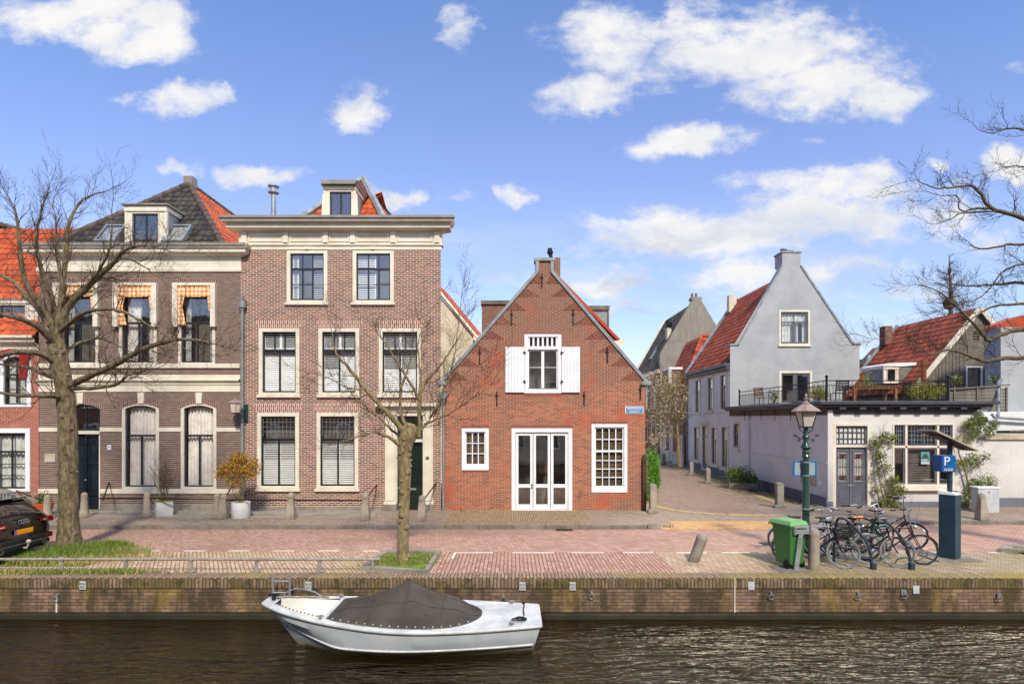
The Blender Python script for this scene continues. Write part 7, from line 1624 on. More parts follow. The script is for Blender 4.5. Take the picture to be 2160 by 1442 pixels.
M['deck']=paint('worn_white_deck','#c9cac9','#a5a7a6',2.5,.55,bump=.2,streak=.7); M['inner']=paint('cream_inner_moulding','#d2d0c8','#bfbcb2',1.2,.5); M['cover']=paint('brown_canvas','#453e37','#38322c',1.5,.85,bump=.25,bscale=200); M['rope']=paint('old_rope','#9a8a6c','#7b6c50',8,.9); M['blackrope']=paint('black_rope','#1c1d1f','#121314',8,.9); M['antifoul']=paint('mossy_waterline','#5a5740','#3d3c28',3,.7,bump=.3)
xb0,xs0=-4.52,.50; ymid=10.88; WZ=-.81
def hw(t):   # half beam at the sheer, t=0 bow, 1 stern
    return .96*math.sin(min(1,(t*1.55+.02))*PI/2)**.62*(1-.42*max(0,(t-.45)/.55)**1.6)
def sh(t): return WZ+.47+.30*(1-t)**2.6+.04*t*t
def keelx(t): return 0
NS=48
def station(t):
    """half section from sheer to keel: list of (dy,z)"""
    b=hw(t); s=sh(t); f=min(1,t/.28)
    chz=WZ+.15+.27*(1-min(1,t/.33))**1.5; chb=b*(.90*min(1,.35+.65*f)); botb=b*.55*f; 
    return [(b,s),(b*.985*(.97+.03*f),s-(s-chz)*.45),(chb,chz),(chb*.93,chz-.05),(botb,WZ-.16),(0.0,WZ-.26*f-.02)]
def bx(t,z): # raked stem and transom
    x=xb0+(xs0-xb0)*t; zf=max(0,(sh(t)-z)); return x+.75*zf*(1-t)**6-.28*zf*t**10
mb=MB(); rows=[]
for i in range(NS+1):
    t=(i/NS)**1.25; st=station(t); l=[(bx(t,z),ymid-dy,z) for dy,z in st]; r=[(bx(t,z),ymid+dy,z) for dy,z in reversed(st[:-1])]; rows.append(mb.add(l+r))
K=11
for A,B_ in zip(rows,rows[1:]):
    for j in range(K-1): mb.face((A+j,A+j+1,B_+j+1,B_+j))
mb.face([rows[-1]+j for j in range(K)]); hull=mb.build('hull',M['hull'],BT,smooth=True,ang=28)
def sheerline(off,dz,t0=0,t1=1,side=-1,n=50,inset=0):
    return [(bx(t0+(t1-t0)*i/n,sh(t0+(t1-t0)*i/n)),ymid+side*(hw(t0+(t1-t0)*i/n)+off),sh(t0+(t1-t0)*i/n)+dz) for i in range(n+1)]
mb=MB(); mb.tube(sheerline(.015,-.01),.032,8); mb.tube(sheerline(.015,-.01,side=1),.032,8)
ts=[xs0+.005,0]; y1=hw(1); mb.tube([(bx(1,sh(1))+.0,ymid-y1,sh(1)-.01),(bx(1,sh(1)),ymid+y1,sh(1)-.01)],.032,8)
mb.build('rubbing_strake',M['deck'],BT,smooth=True)
mb=MB()
for sd_ in (-1,1):
    pts=[]
    for i in range(46):
        t=.06+.93*i/45; st=station(t); dy,z=st[2]; pts.append((bx(t,z),ymid+sd_*(dy+.005),z+.01))
    mb.tube(pts,.022,6)
mb.build('lower_strake',M['deck'],BT,smooth=True)
mb=MB()
for sd_ in (-1,1):
    def wl(u,v,sd_=sd_):
        t=.1+.9*u; st=station(t); a=st[3];b=st[4]; z=WZ-.04+.085*v; f=(z-b[1])/(a[1]-b[1]); f=min(1,max(0,f)); return (bx(t,z),ymid+sd_*(b[0]+(a[0]-b[0])*f+.006),z)
    mb.grid(wl,44,2)
mb.build('waterline_band',M['antifoul'],BT,smooth=True)
# side decks and decks
XF,XC0,XC1=.20,.265,.80  # end of open bow well, cover start, cover end
def inb(t): return max(.0,hw(t)-.13)
def deckstrip(t0,t1,n=24):
    mb=MB()
    for sd_ in (-1,1): mb.grid(lambda u,v,sd_=sd_:(bx(t0+(t1-t0)*u,9) if False else bx(t0+(t1-t0)*u,sh(t0+(t1-t0)*u)),ymid+sd_*(hw(t0+(t1-t0)*u)-.13*v),sh(t0+(t1-t0)*u)+.015),n,1)
    return mb
deckstrip(.03,.84,50).build('side_deck',M['deck'],BT)
mb=MB()
def af(u,v): t=.63+.37*u; return (bx(t,sh(t)),ymid+(hw(t)*2*v-hw(t)),sh(t)+.02+.015*math.sin(v*PI))
mb.grid(af,12,10); mb.build('aft_deck',M['deck'],BT,smooth=True)
mb=MB()
def fd(u,v): t=.0+.045*u; return (bx(t,sh(t)),ymid+(hw(t)*2*v-hw(t)),sh(t)+.02)
mb.grid(fd,5,6); mb.build('fore_deck',M['deck'],BT)
# bow well with moulded seat
mb=MB(); t0,t1=.045,.25
def well(u,v):
    t=t0+(t1-t0)*u; b=inb(t); a=-1+2*v; y=ymid+a*b; e=abs(a)**6; return (bx(t,sh(t)),y,sh(t)-.30+.29*e+.04*(1-u))
mb.grid(well,14,26); mb.build('bow_well',M['inner'],BT,smooth=True)
mb=MB(); tb=.25; b=inb(tb); x=bx(tb,sh(tb)); mb.box(x-.03,x+.03,ymid-b-.08,ymid+b+.08,sh(tb)-.02,sh(tb)+.035); mb.box(x-.02,x+.02,ymid-b*.8,ymid+b*.8,sh(tb)-.3,sh(tb)-.02); mb.build('coaming',M['deck'],BT,bevel=.01)
mb=MB()
for i in range(12):
    t=.06+i*.0158; mb.obox((bx(t,sh(t))+.0,ymid-inb(t)+.03,sh(t)+.02),(.03,.03,.02))
mb.build('rope_lashing',M['rope'],BT)
# canvas cover, peaked over a pole
mb=MB(); ca,cb=.262,.79; NU,NV=56,40; pu,pv=.50,.56
def cov(u,v):
    t=ca+(cb-ca)*u; b=inb(t)+.02
    if u>.72: b*=math.sqrt(max(.02,1-((u-.72)/.285)**2))
    if u<.04: b*=.9+.1*(u/.04)
    a=-1+2*v; y=ymid+a*b; base=sh(t)+.035
    # tent: radial fall from the peak, rounded shoulders, sagging folds
    du=(u-pu)/ (.52 if u>pu else .50); dv=(a-.12)/(.95 if a>.12 else 1.12); r=math.sqrt(du*du+dv*dv); ang_=math.atan2(dv,du)
    edge=min(1,max(0,(1-abs(a))*3.2))*min(1,u*9)*min(1,(1-u)*6); ridge=max(0,1-abs(du))**1.15*max(0,1-abs(dv)**1.4)
    h=.40*max(0,1-r)**1.45+.07*ridge+.09*edge-.03*abs(math.sin(ang_*2.5+.5))*min(1,r*2)*max(0,1.1-r)
    folds=.018*math.sin(ang_*9+1.2)*min(1,r*1.6)*edge+.012*noise.noise(Vector((u*7,v*5,0)))*edge
    return (bx(t,sh(t)),y,base+h*min(1,edge*1.5)+folds)
mb.grid(cov,NU,NV)
cv=mb.build('canvas_cover',M['cover'],BT,smooth=True,ang=80)
s=cv.modifiers.new('thick','SOLIDIFY'); s.thickness=.006
mb=MB()
def edgept(u,side):
    return Vector(cov(u,0 if side<0 else 1))
mb.tube([edgept(i/60,-1)+Vector((0,-.008,-.01)) for i in range(61)]+[edgept(1-i/60,1)+Vector((0,.008,-.01)) for i in range(61)],.012,5,closed=True); mb.build('cover_hem',M['antifoul'],cv,smooth=True)
mb=MB()
for vv in (.30,.56,.80):
    mb.tube([Vector(cov(.02+.96*i/50,vv))+Vector((0,0,.004)) for i in range(51)],.006,4)
for uu in (.27,.5,.74):
    mb.tube([Vector(cov(uu,.03+.94*i/40))+Vector((0,0,.004)) for i in range(41)],.006,4)
mb.build('cover_seam',M['saddlecloth'] if 'saddlecloth' in M else M['cover'],cv,smooth=True)
mb=MB()
for i in range(17): p=edgept(.04+.055*i,-1); mb.lathe([(.0,-.01),(.009,0),(.009,.008),(.003,.012)],p+Vector((0,-.012,.018)),8,Vector((0,-.6,1)))
mb.build('snap_studs',M['bwhite'],cv)
# grab rail over the bow, ladder, cleats and ropes
hz=sh(.12); mb=MB(); mb.tube([P(594,1266,11.6),P(603,1249,11.6),P(622,1241,11.6),P(640,1242,11.55),P(665,1248,11.5),P(681,1259,11.45)],.016,7); mb.build('grab_rail',M['galv'],BT,smooth=True)
mb=MB(); mb.lathe([(.03,0),(.045,.03),(.03,.08),(.045,.1)],(bx(.01,sh(.01))+.1,ymid,sh(.01)+.02),10); mb.obox((bx(.01,sh(.01))+.1,ymid,sh(0)+.11),(.2,.04,.03)); mb.build('bow_cleat',M['iron'],BT,smooth=True)
LD=thing('boat_ladder','steel two-rung boarding ladder standing up behind the bow of the boat','ladder',P(595,1265,11.85)); mb=MB(); yl=11.85
for px in (576,611): mb.tube([P(px,1262,yl)-Vector((0,0,.1)),P(px,1211,yl)],.021,8)
mb.build('ladder_rail',M['galv'],LD,smooth=True); mb=MB()
for py in (1225,1249): mb.tube([P(576,py,yl),P(611,py,yl)],.014,7)
mb.build('rung',M['galv'],LD,smooth=True)
rp=thing('stern_rope','slack black mooring rope from the wall ring to the stern of the boat','rope',P(1106,1281,11.3)); mb=MB(); ra=Vector((-.175,12.12,-.42)); rb=Vector((.24,11.42,-.245))
mb.tube([ra+(rb-ra)*(i/12)+Vector((0,0,-.09*math.sin(PI*i/12))) for i in range(13)],.018,6); q=[rb,Vector((.21,10.95,-.25)),Vector((.17,10.5,-.255))]; mb.tube([q[0],q[0].lerp(q[1],.5),q[1],q[1].lerp(q[2],.5)+Vector((.03,0,0)),q[2]],.011,6)
c=Vector((.15,10.47,-.26))
for k in range(3): mb.torus(c+Vector((.03*k-.03,.01*k,.012+.010*k)),.125-.022*k,.010,(.1*k,.15,1),18,5)
mb.build('rope',M['blackrope'],rp,smooth=True)
rp=thing('bow_rope','rust-stained rope lying coiled along the bow rim of the boat','rope',P(590,1275,11.2)); mb=MB(); mb.tube([(bx(t,sh(t)),ymid+inb(t)+.03,sh(t)+.045+.01*math.sin(t*120)) for t in [.03+.01*i for i in range(18)]],.016,5); mb.build('rope',M['rope'],rp,smooth=True)
for px,py in ((688,1259),(668,1330)):
    c=P(px,py,11.45 if py<1300 else 10.0); 
mb=MB(); 
for t,sd_ in ((.24,-1),(.24,1),(.9,1),(.9,-1)): mb.lathe([(.02,0),(.02,.04),(.05,.045),(.05,.06)],(bx(t,sh(t)),ymid+sd_*(hw(t)-.07),sh(t)+.02),8)
mb.build('deck_cleat',M['galv'],BT,smooth=True)
# ================================================================= bicycles, racks, car
M['chrome']=paint('chromed_steel','#c9ccce','#9fa3a6',6,.25,.9,bump=0); M['tyre']=paint('bicycle_tyre','#2a2a2a','#1e1e1e',4,.8,bump=0); M['greytyre']=paint('grey_bicycle_tyre','#8d8d8b','#737371',4,.8,bump=0)
M['fblack']=paint('black_frame_enamel','#141617','#0e0f10',3,.35,coat=.4,bump=0); M['fsilver']=paint('silver_frame_enamel','#a9adb0','#8c9093',3,.35,.5,bump=0); M['fblue']=paint('pale_blue_frame','#8fb0c8','#7899b3',3,.4,bump=0); M['fteal']=paint('teal_frame','#1f5a60','#194a50',3,.4,bump=0); M['saddleb']=paint('black_saddle','#1a1a1b','#121213',3,.7,bump=0); M['saddleo']=paint('orange_saddle_cover','#d98a2c','#c27822',3,.8,bump=0)
def bike(label,fm='fblack',tm='tyre',sm='saddleb',crate=False,hb='chrome',steer=0.0,ladies=True,guard=True,lamp=True,hbh=1.05,child=False):
    """side plane = local xz, front wheel at +x; wheels touch z=0"""
    t=thing('bicycle',label,'bicycle',(0,0,0),'bicycles parked at the racks'); r=.34; RX,FX=-.56,.56
    def wheel(cx,nm,rot=0):
        Mx=Matrix.Translation((cx,0,r))@Matrix.Rotation(rot,4,'Z'); mb=MB(Mx); mb.torus((0,0,0),r-.018,.018,(0,1,0),36,7); w=mb.build(nm,M[tm],t,smooth=True)
        mb=MB(Mx); mb.torus((0,0,0),r-.045,.011,(0,1,0),36,5); mb.build('rim',M['chrome'],w,smooth=True)
        mb=MB(Mx); mb.lathe([(.018,-.04),(.02,0),(.018,.04)],(0,0,0),10,Vector((0,1,0)))
        for k in range(20): a=k*2*PI/20; mb.tube([(0.015*math.cos(a+1),.02*(-1)**k,.015*math.sin(a+1)),((r-.05)*math.cos(a),0,(r-.05)*math.sin(a))],.0022,3,caps=False)
        mb.build('spokes',M['chrome'],w); return w
    wheel(RX,'rear_wheel'); wheel(FX,'front_wheel',steer)
    bb=(-.1,0,.30); st=(-.26,0,.78); ht=(.36,0,.86); hbm=(.40,0,.70); mb=MB()
    mb.tube([bb,st],.016,8); mb.tube([(RX,.03,r),(st[0]+.02,0,.74)],.01,6); mb.tube([(RX,-.03,r),(st[0]+.02,0,.74)],.01,6); mb.tube([(RX,.04,r),bb],.011,6); mb.tube([(RX,-.04,r),bb],.011,6); mb.tube([hbm,ht],.021,8)
    if ladies: mb.tube([bb,(.02,0,.36),(.22,0,.52),(.41,0,.70)],.018,8); mb.tube([(-.17,0,.50),(.05,0,.56),(.38,0,.80)],.015,8)
    else: mb.tube([bb,hbm],.018,8); mb.tube([(st[0]+.01,0,.74),(.365,0,.82)],.016,8)
    mb.build('frame',M[fm],t,smooth=True)
    Rz=Matrix.Translation((ht[0],0,0))@Matrix.Rotation(steer,4,'Z')@Matrix.Translation((-ht[0],0,0)); mb=MB(Rz)
    for s in (-1,1): mb.tube([(.405,s*.02,.68),(.42,s*.05,.62),(.5,s*.05,.44),(FX,s*.05,r)],.011,6)
    mb.build('fork',M['fsilver' if fm!='fblack' else fm],t,smooth=True)
    mb=MB(Rz); mb.tube([ht,(.34,0,hbh)],.013,6)
    mb.tube([(.08,-.29,hbh+.02),(.17,-.3,hbh+.03),(.3,-.25,hbh+.06),(.37,-.12,hbh+.05),(.34,0,hbh),(.37,.12,hbh+.05),(.3,.25,hbh+.06),(.17,.3,hbh+.03),(.08,.29,hbh+.02)],.012,7); h=mb.build('handlebar',M[hb],t,smooth=True)
    for s in (-1,1): MB(Rz).tube([(.05,s*.29,hbh+.015),(.18,s*.3,hbh+.03)],.018,8).build('grip',M['saddleb'],h,smooth=True)
    mb=MB(Rz)
    for s in (-1,1): mb.tube([(.33,s*.2,hbh+.06),(.5,s*.16,hbh+.14),(.52,s*.05,hbh-.05),(.42,0,.8)],.004,4)
    mb.lathe([(.025,0),(.03,.02),(.02,.035)],(.33,.1,hbh+.06),8); mb.build('brake_cables',M['chrome'],t,smooth=True)
    mb=MB(); mb.grid(lambda u,v:(-.42+.30*u,(v-.5)*(.21*(1-u)**.7+.045),.90+.02*math.cos((v-.5)*PI)-.0*u+.018*(1-u)**2),8,8); mb.grid(lambda u,v:(-.42+.30*u,(v-.5)*(.21*(1-u)**.7+.045)*.8,.865+.01*u),8,8); mb.tube([(-.43,0,.89),(-.30,0,.875),(-.13,0,.88)],.02,6); mb.tube([st,(-.29,0,.87)],.012,6); mb.build('saddle',M[sm],t,smooth=True)
    if guard:
        for cx,a0,a1,nm in ((RX,-.2,PI*.95,'rear_mudguard'),(FX,.35,PI*.8,'front_mudguard')):
            Q=MB(Matrix.Translation((cx,0,r))@Matrix.Rotation(steer if cx>0 else 0,4,'Z')); Q.grid(lambda u,v,a0=a0,a1=a1:((r+.018-.012*abs(2*v-1)**2)*math.cos(a0+(a1-a0)*u),(v-.5)*.05,(r+.018-.012*abs(2*v-1)**2)*math.sin(a0+(a1-a0)*u)),20,4); Q.build(nm,M[fm],t,smooth=True)
    mb=MB(); mb.box(-.84,-.44,-.06,.06,.74,.75)
    for s in (-1,1): mb.tube([(RX,s*.05,r),(-.66,s*.06,.74)],.006,4); mb.tube([(-.46,s*.05,.74),(-.27,0,.72)],.006,4); mb.tube([(-.86,s*.06,.745),(-.44,s*.06,.745)],.007,5)
    mb.build('carrier',M[fm if fm!='fblue' else 'fblack'],t)
    mb=MB(); mb.xprism([(0,0)]*0 or [(-.015,-.05),(.015,-.05),(.015,.05),(-.015,.05)],-.0,.001) if False else None
    mb=MB(); mb.prism([(-.6,.30),(-.56,.39),(-.1,.36),(.0,.30),(-.1,.24),(-.56,.30)],.045,.06); mb.build('chain_guard',M[fm],t,bevel=.005)
    mb=MB(); mb.lathe([(.085,-.005),(.085,.005)],(bb[0],.07,bb[2]),18,Vector((0,1,0))); mb.tube([(bb[0],-.1,bb[2]),(bb[0],.1,bb[2])],.012,6); mb.tube([(bb[0],.1,bb[2]),(bb[0]+.12,.1,bb[2]-.12)],.01,5); mb.tube([(bb[0],-.1,bb[2]),(bb[0]-.12,-.1,bb[2]+.12)],.01,5); mb.box(bb[0]+.08,bb[0]+.17,.1,.19,bb[2]-.135,bb[2]-.11); mb.box(bb[0]-.17,bb[0]-.08,-.19,-.1,bb[2]+.11,bb[2]+.135); mb.build('crank',M['chrome'],t)
    if lamp:
        mb=MB(Rz); mb.lathe([(.03,-.04),(.045,0),(.042,.012),(.005,.014)],(.46,0,.84),12,Vector((1,0,0))); mb.build('headlight',M['chrome'],t,smooth=True)
        mb=MB(); mb.box(-.875,-.85,-.035,.035,.70,.735); M.setdefault('redlamp',paint('red_lamp_glass','#8c1a16','#701310',3,.2,bump=0)); mb.build('tail_light',M['redlamp'],t)
    mb=MB(); mb.tube([(-.5,.05,.3),(-.42,.2,.01)],.009,5); mb.build('kickstand',M['chrome'],t)
    if crate:
        mb=MB(Rz); x0,x1,y0,y1,z0,z1=.42,.74,-.21,.21,.70,.96
        for z in [z0+.01+k*.05 for k in range(6)]:
            for (a,b,c,d) in ((x0,x1,y0,y0+.01),(x0,x1,y1-.01,y1),(x0,x0+.01,y0,y1),(x1-.01,x1,y0,y1)): mb.box(a,b,c,d,z-.012,z+.012)
        for (a,b) in ((x0,y0),(x1-.012,y0),(x0,y1-.012),(x1-.012,y1-.012),(x1-.012,-.05),(x0+.15,y0),(x0+.15,y1-.012),(x1-.012,.07)): mb.box(a,a+.014,b,b+.014,z0,z1)
        mb.box(x0,x1,y0,y1,z0,z0+.012); mb.build('crate',M['saddleb'],t)
        mb=MB(Rz); 
        for s in (-1,1): mb.tube([(x1-.1,s*.1,z0),(FX+.03,s*.06,r)],.007,4)
        mb.build('front_carrier',M['fblack'],t)
    return t
def place(t,fx,fy,ang,lean=0):   # front wheel contact under photo point, heading ang (local +x), lean
    g=gp(fx,fy); d=Vector((math.cos(ang),math.sin(ang),0)); t.location=g-d*.56+Vector((0,0,.0)); t.rotation_euler=(lean,0,ang)
place(bike('black bicycle with a big black crate over the front wheel, nearest the stone post',fm='fblack',tm='greytyre',crate=True,hb='chrome',steer=.12),1779,1199,R(-26),R(-7))
place(bike('silver bicycle with high swept handlebar, its front wheel second from the left',fm='fsilver',tm='greytyre',steer=.1,ladies=False,hbh=1.26),1831,1190,R(-30),R(-8))
place(bike('pale blue bicycle with black saddle partly hidden behind the crate bicycle',fm='fblue',sm='saddleb',steer=-.2),1757,1172,R(-14),R(-6))
place(bike('black city bicycle whose grey-tyred front wheel stands before the right rack',fm='fblack',tm='greytyre',steer=.05,hbh=1.0),1893,1197,R(-32),R(-9))
place(bike('dark teal bicycle facing away behind the crate bicycle',fm='fteal',steer=0.1),1860,1164,R(8),R(6))
place(bike('black bicycle at the right end, its thin front wheel farthest right',fm='fblack',steer=.15,hbh=1.18,ladies=False),1946,1191,R(-22),R(-10))
b_=bike('black bicycle with white handlebar standing highest behind the right rack',fm='fblack',steer=-.1,hbh=1.24); place(b_,1925,1158,R(-40),R(-8))
place(bike('bicycle with an orange saddle cover half hidden behind the green bin',fm='fblack',sm='saddleo',steer=.0),1742,1172,R(-172),R(4))
# racks
def rack(px,py,lab):
    g=gp(px,py); t=thing('bicycle_rack',lab,'bicycle rack',g,'dark bicycle racks'); mb=MB(); 
    p0=g; pts=[p0,p0+Vector((-.02,.02,.12)),p0+Vector((-.03,.05,.35)),p0+Vector((-.12,.10,.62)),p0+Vector((-.28,.18,.86)),p0+Vector((-.42,.26,1.02)),p0+Vector((-.5,.32,1.06)),p0+Vector((-.56,.42,1.0)),p0+Vector((-.55,.55,.6)),p0+Vector((-.54,.6,0))]
    s=smoothpts([tuple(q)+(.027,) for q in pts],4); mb.tube([q[:3] for q in s],.029,10); mb.build('hoop',M['metergrey'],t,smooth=True)
    mb=MB(); mb.box(p0.x-.05,p0.x+.05,p0.y-.05,p0.y+.05,0,.14); mb.build('foot',M['metergrey'],t,bevel=.01)
    mb=MB(); mb.tube([p0+Vector((-.03,.03,.22)),p0+Vector((.12,-.04,.2)),p0+Vector((.38,.06,.30)),p0+Vector((.42,.1,.33))],.014,6); mb.tube([p0+Vector((-.03,.03,.22)),p0+Vector((-.14,-.02,.27)),p0+Vector((-.3,.02,.22)),p0+Vector((-.34,.04,.12))],.014,6); mb.build('wheel_holder',M['metergrey'],t,smooth=True)
rack(1842,1200,'dark curved bicycle rack hoop left of the two'); rack(1923,1200,'dark curved bicycle rack hoop right of the two')
# ---------------------------------------------------------------- car
CAR=thing('black_estate_car','shiny black estate car parked at the left edge, rear window and orange plate in view','car',(-13.6,13.9,0))
M['carpaint']=paint('black_car_paint','#0b0b0d','#08080a',2,.12,coat=1,bump=0,spec=.6); M['carglass']=paint('dark_tinted_glass','#0d1114','#0a0d10',2,.04,coat=.5,bump=0,spec=.9)
M['taillight']=paint('red_tail_lamp','#a3161a','#7d0f13',2,.15,coat=1,bump=0); M['plateorange']=paint('orange_plate','#e8920f','#dd8a0c',2,.4,bump=0); M['plateblue']=paint('plate_blue','#1d4fae','#1a479c',2,.4,bump=0); M['blackplastic']=paint('black_plastic_trim','#151516','#101011',3,.6)
CX=-11.42; CY=13.83; W2=.93; LEN=4.7
# body as a lofted shell: stations from rear (x=0) to front (x=-LEN); section = half widths at heights
st=[ # dx, [(y,z)...] lower sill -> belt -> roof centre
 (0.00,[(.70,.36),(.86,.42),(.90,.62),(.84,.86),(.70,.97),(.50,.985),(0,.99)]),
 (-.10,[(.80,.30),(.91,.40),(.925,.64),(.87,.90),(.76,1.02),(.5,1.08),(0,1.10)]),
 (-.30,[(.82,.26),(.925,.38),(.935,.66),(.89,.93),(.76,1.12),(.5,1.24),(0,1.27)]),
 (-.60,[(.83,.24),(.93,.36),(.94,.68),(.90,.95),(.70,1.28),(.5,1.385),(0,1.41)]),
 (-.95,[(.83,.23),(.93,.36),(.94,.68),(.905,.96),(.68,1.33),(.5,1.415),(0,1.44)]),
 (-1.8,[(.83,.22),(.93,.35),(.94,.67),(.905,.94),(.67,1.35),(.5,1.43),(0,1.455)]),
 (-2.6,[(.83,.22),(.93,.35),(.94,.66),(.90,.92),(.66,1.32),(.5,1.40),(0,1.43)]),
 (-3.1,[(.83,.22),(.93,.35),(.94,.65),(.89,.90),(.72,1.10),(.5,1.16),(0,1.19)]),
 (-3.5,[(.83,.22),(.93,.35),(.93,.64),(.87,.86),(.72,.93),(.5,.95),(0,.97)]),
 (-4.2,[(.80,.22),(.90,.34),(.91,.60),(.82,.76),(.66,.83),(.5,.85),(0,.87)]),
 (-4.65,[(.60,.28),(.74,.34),(.76,.54),(.66,.64),(.5,.69),(.4,.70),(0,.71)])]
mb=MB(); rows=[]
for dx,sec in st: rows.append(mb.add([(CX+dx,CY-y,z) for y,z in sec]+[(CX+dx,CY+y,z) for y,z in reversed(sec[:-1])]))
for A,B_ in zip(rows,rows[1:]):
    for j in range(12): mb.face((A+j,A+j+1,B_+j+1,B_+j))
mb.face([rows[0]+j for j in range(12,-1,-1)]); mb.face([rows[-1]+j for j in range(13)]); cb_=mb.build('body',M['carpaint'],CAR,smooth=True,ang=60)
s_=cb_.modifiers.new('sub','SUBSURF'); s_.levels=2; s_.render_levels=2
mb=MB(); mb.box(CX-4.4,CX-.08,CY-.80,CY+.80,.2,.4); mb.build('underbody',M['blackplastic'],CAR)
# rear window, side windows
def gl(pts,nm='rear_window',mm='carglass',th=.0):
    mb=MB(); mb.poly(pts); o=mb.build(nm,M[mm],CAR); m_=o.modifiers.new('s','SOLIDIFY'); m_.thickness=.02; return o
gl([(CX-.085,CY-.62,1.055),(CX-.085,CY+.62,1.055),(CX-.47,CY+.56,1.36),(CX-.47,CY-.56,1.36)])
mb=MB(); mb.box(CX-.78,CX-.40,CY-.62,CY+.62,1.385,1.415); mb.build('roof_spoiler',M['carpaint'],CAR,bevel=.01)
for s_ in (-1,1):
    mb=MB()
    for a,b,(h0,h1) in ((-.62,-1.35,(1.29,1.31)),(-1.45,-2.25,(1.32,1.32)),(-2.33,-3.0,(1.31,1.12))):
        mb.poly([(CX+a,CY+s_*.915,.97),(CX+b,CY+s_*.915,.95),(CX+b,CY+s_*(.72),h1),(CX+a,CY+s_*.72,h0)])
    mb.build('side_window',M['carglass'],CAR)
    mb=MB(); mb.tube([(CX-.7,CY+s_*.62,1.43),(CX-1.0,CY+s_*.62,1.475),(CX-2.4,CY+s_*.62,1.47),(CX-2.7,CY+s_*.6,1.42)],.014,6); mb.build('roof_rail',M['chrome'],CAR,smooth=True)
# tail lights
for s_ in (-1,1):
    mb=MB(); n=mb.add([(CX+.015,CY+s_*.50,.885),(CX-.02,CY+s_*.88,.915),(CX-.32,CY+s_*.955,.90),(CX-.30,CY+s_*.965,.80),(CX+.0,CY+s_*.905,.77),(CX+.03,CY+s_*.52,.83)])
    mb.face([n,n+1,n+4,n+5]); mb.face([n+1,n+2,n+3,n+4]); o=mb.build('tail_light',M['taillight'],CAR); m_=o.modifiers.new('s','SOLIDIFY'); m_.thickness=.05; m_.offset=0
    mb=MB(); mb.tube([(CX+.04,CY+s_*.55,.855),(CX+.0,CY+s_*.87,.85),(CX-.12,CY+s_*.955,.85)],.007,5); mb.build('light_bar',M['bwhite'],o,smooth=True)
    mb=MB(); mb.box(CX-.0,CX+.055,CY+s_*.74-.1,CY+s_*.74+.1,.445,.48); mb.build('reflector',M['taillight'],CAR)
    mb=MB(); mb.lathe([(.05,0),(.06,.01),(.06,.06),(.045,.06),(.04,.01)],(CX-.02,CY+s_*.62,.31),14,Vector((1,0,0))); mb.build('exhaust',M['chrome'],CAR,smooth=True)
    for wx in (-.95,-3.75):
        mb=MB(); mb.lathe([(.20,-.11),(.325,-.11),(.335,-.05),(.335,.05),(.325,.11),(.20,.11)],(CX+wx,CY+s_*.82,.335),28,Vector((0,1,0))); w_=mb.build('wheel',M['rubber'],CAR,smooth=True)
        mb=MB(); mb.lathe([(.02,-.08),(.2,-.07),(.21,-.112),(.22,.112),(.2,.07),(.02,.08)],(CX+wx,CY+s_*.82,.335),20,Vector((0,1,0))); mb.build('rim',M['chrome'],w_,smooth=True)
mb=MB(); mb.box(CX-.05,CX+.04,CY-.86,CY+.86,.40,.52); mb.box(CX-.1,CX+.03,CY-.78,CY+.78,.28,.38); mb.build('bumper',M['blackplastic'],CAR,bevel=.02)
mb=MB(); mb.box(CX+.0,CX+.045,CY-.70,CY+.70,.385,.40); mb.build('bumper_trim',M['chrome'],CAR,bevel=.004)
mb=MB(); mb.tube([(CX-.05,CY,.30),(CX+.1,CY,.28),(CX+.14,CY,.38)],.02,7); mb.lathe([(.01,-.05),(.045,-.02),(.05,.02),(.02,.05)],(CX+.14,CY,.43),12); mb.build('tow_ball',M['stonelight'],CAR,smooth=True)
# plate and emblem on the tailgate
PT=Matrix.Translation((CX+.026,CY,0))@Matrix.Rotation(PI/2,4,'Z')   # local -y faces the street end (+x)
mb=MB(PT); mb.box(-.26,.26,-.015,.0,.62,.73); pl=mb.build('number_plate',M['plateorange'],CAR,bevel=.006,label='orange plate with no legible characters')
mb=MB(PT); mb.box(-.26,-.22,-.018,-.01,.62,.73); mb.build('plate_band',M['plateblue'],pl)
mb=MB(PT)
for k in range(4): mb.torus((-.105+.07*k,-.0,.90),.046,.0075,(0,1,.1),20,6)
mb.build('emblem',M['chrome'],CAR,smooth=True)
mb=MB(PT); mb.box(-.5,.5,-.006,.01,.755,.775); mb.build('tailgate_crease',M['carpaint'],CAR)
mb=MB(); mb.tube([(CX-.14,CY-.05,1.09),(CX-.2,CY+.3,1.13)],.008,5); mb.build('rear_wiper',M['blackplastic'],CAR)
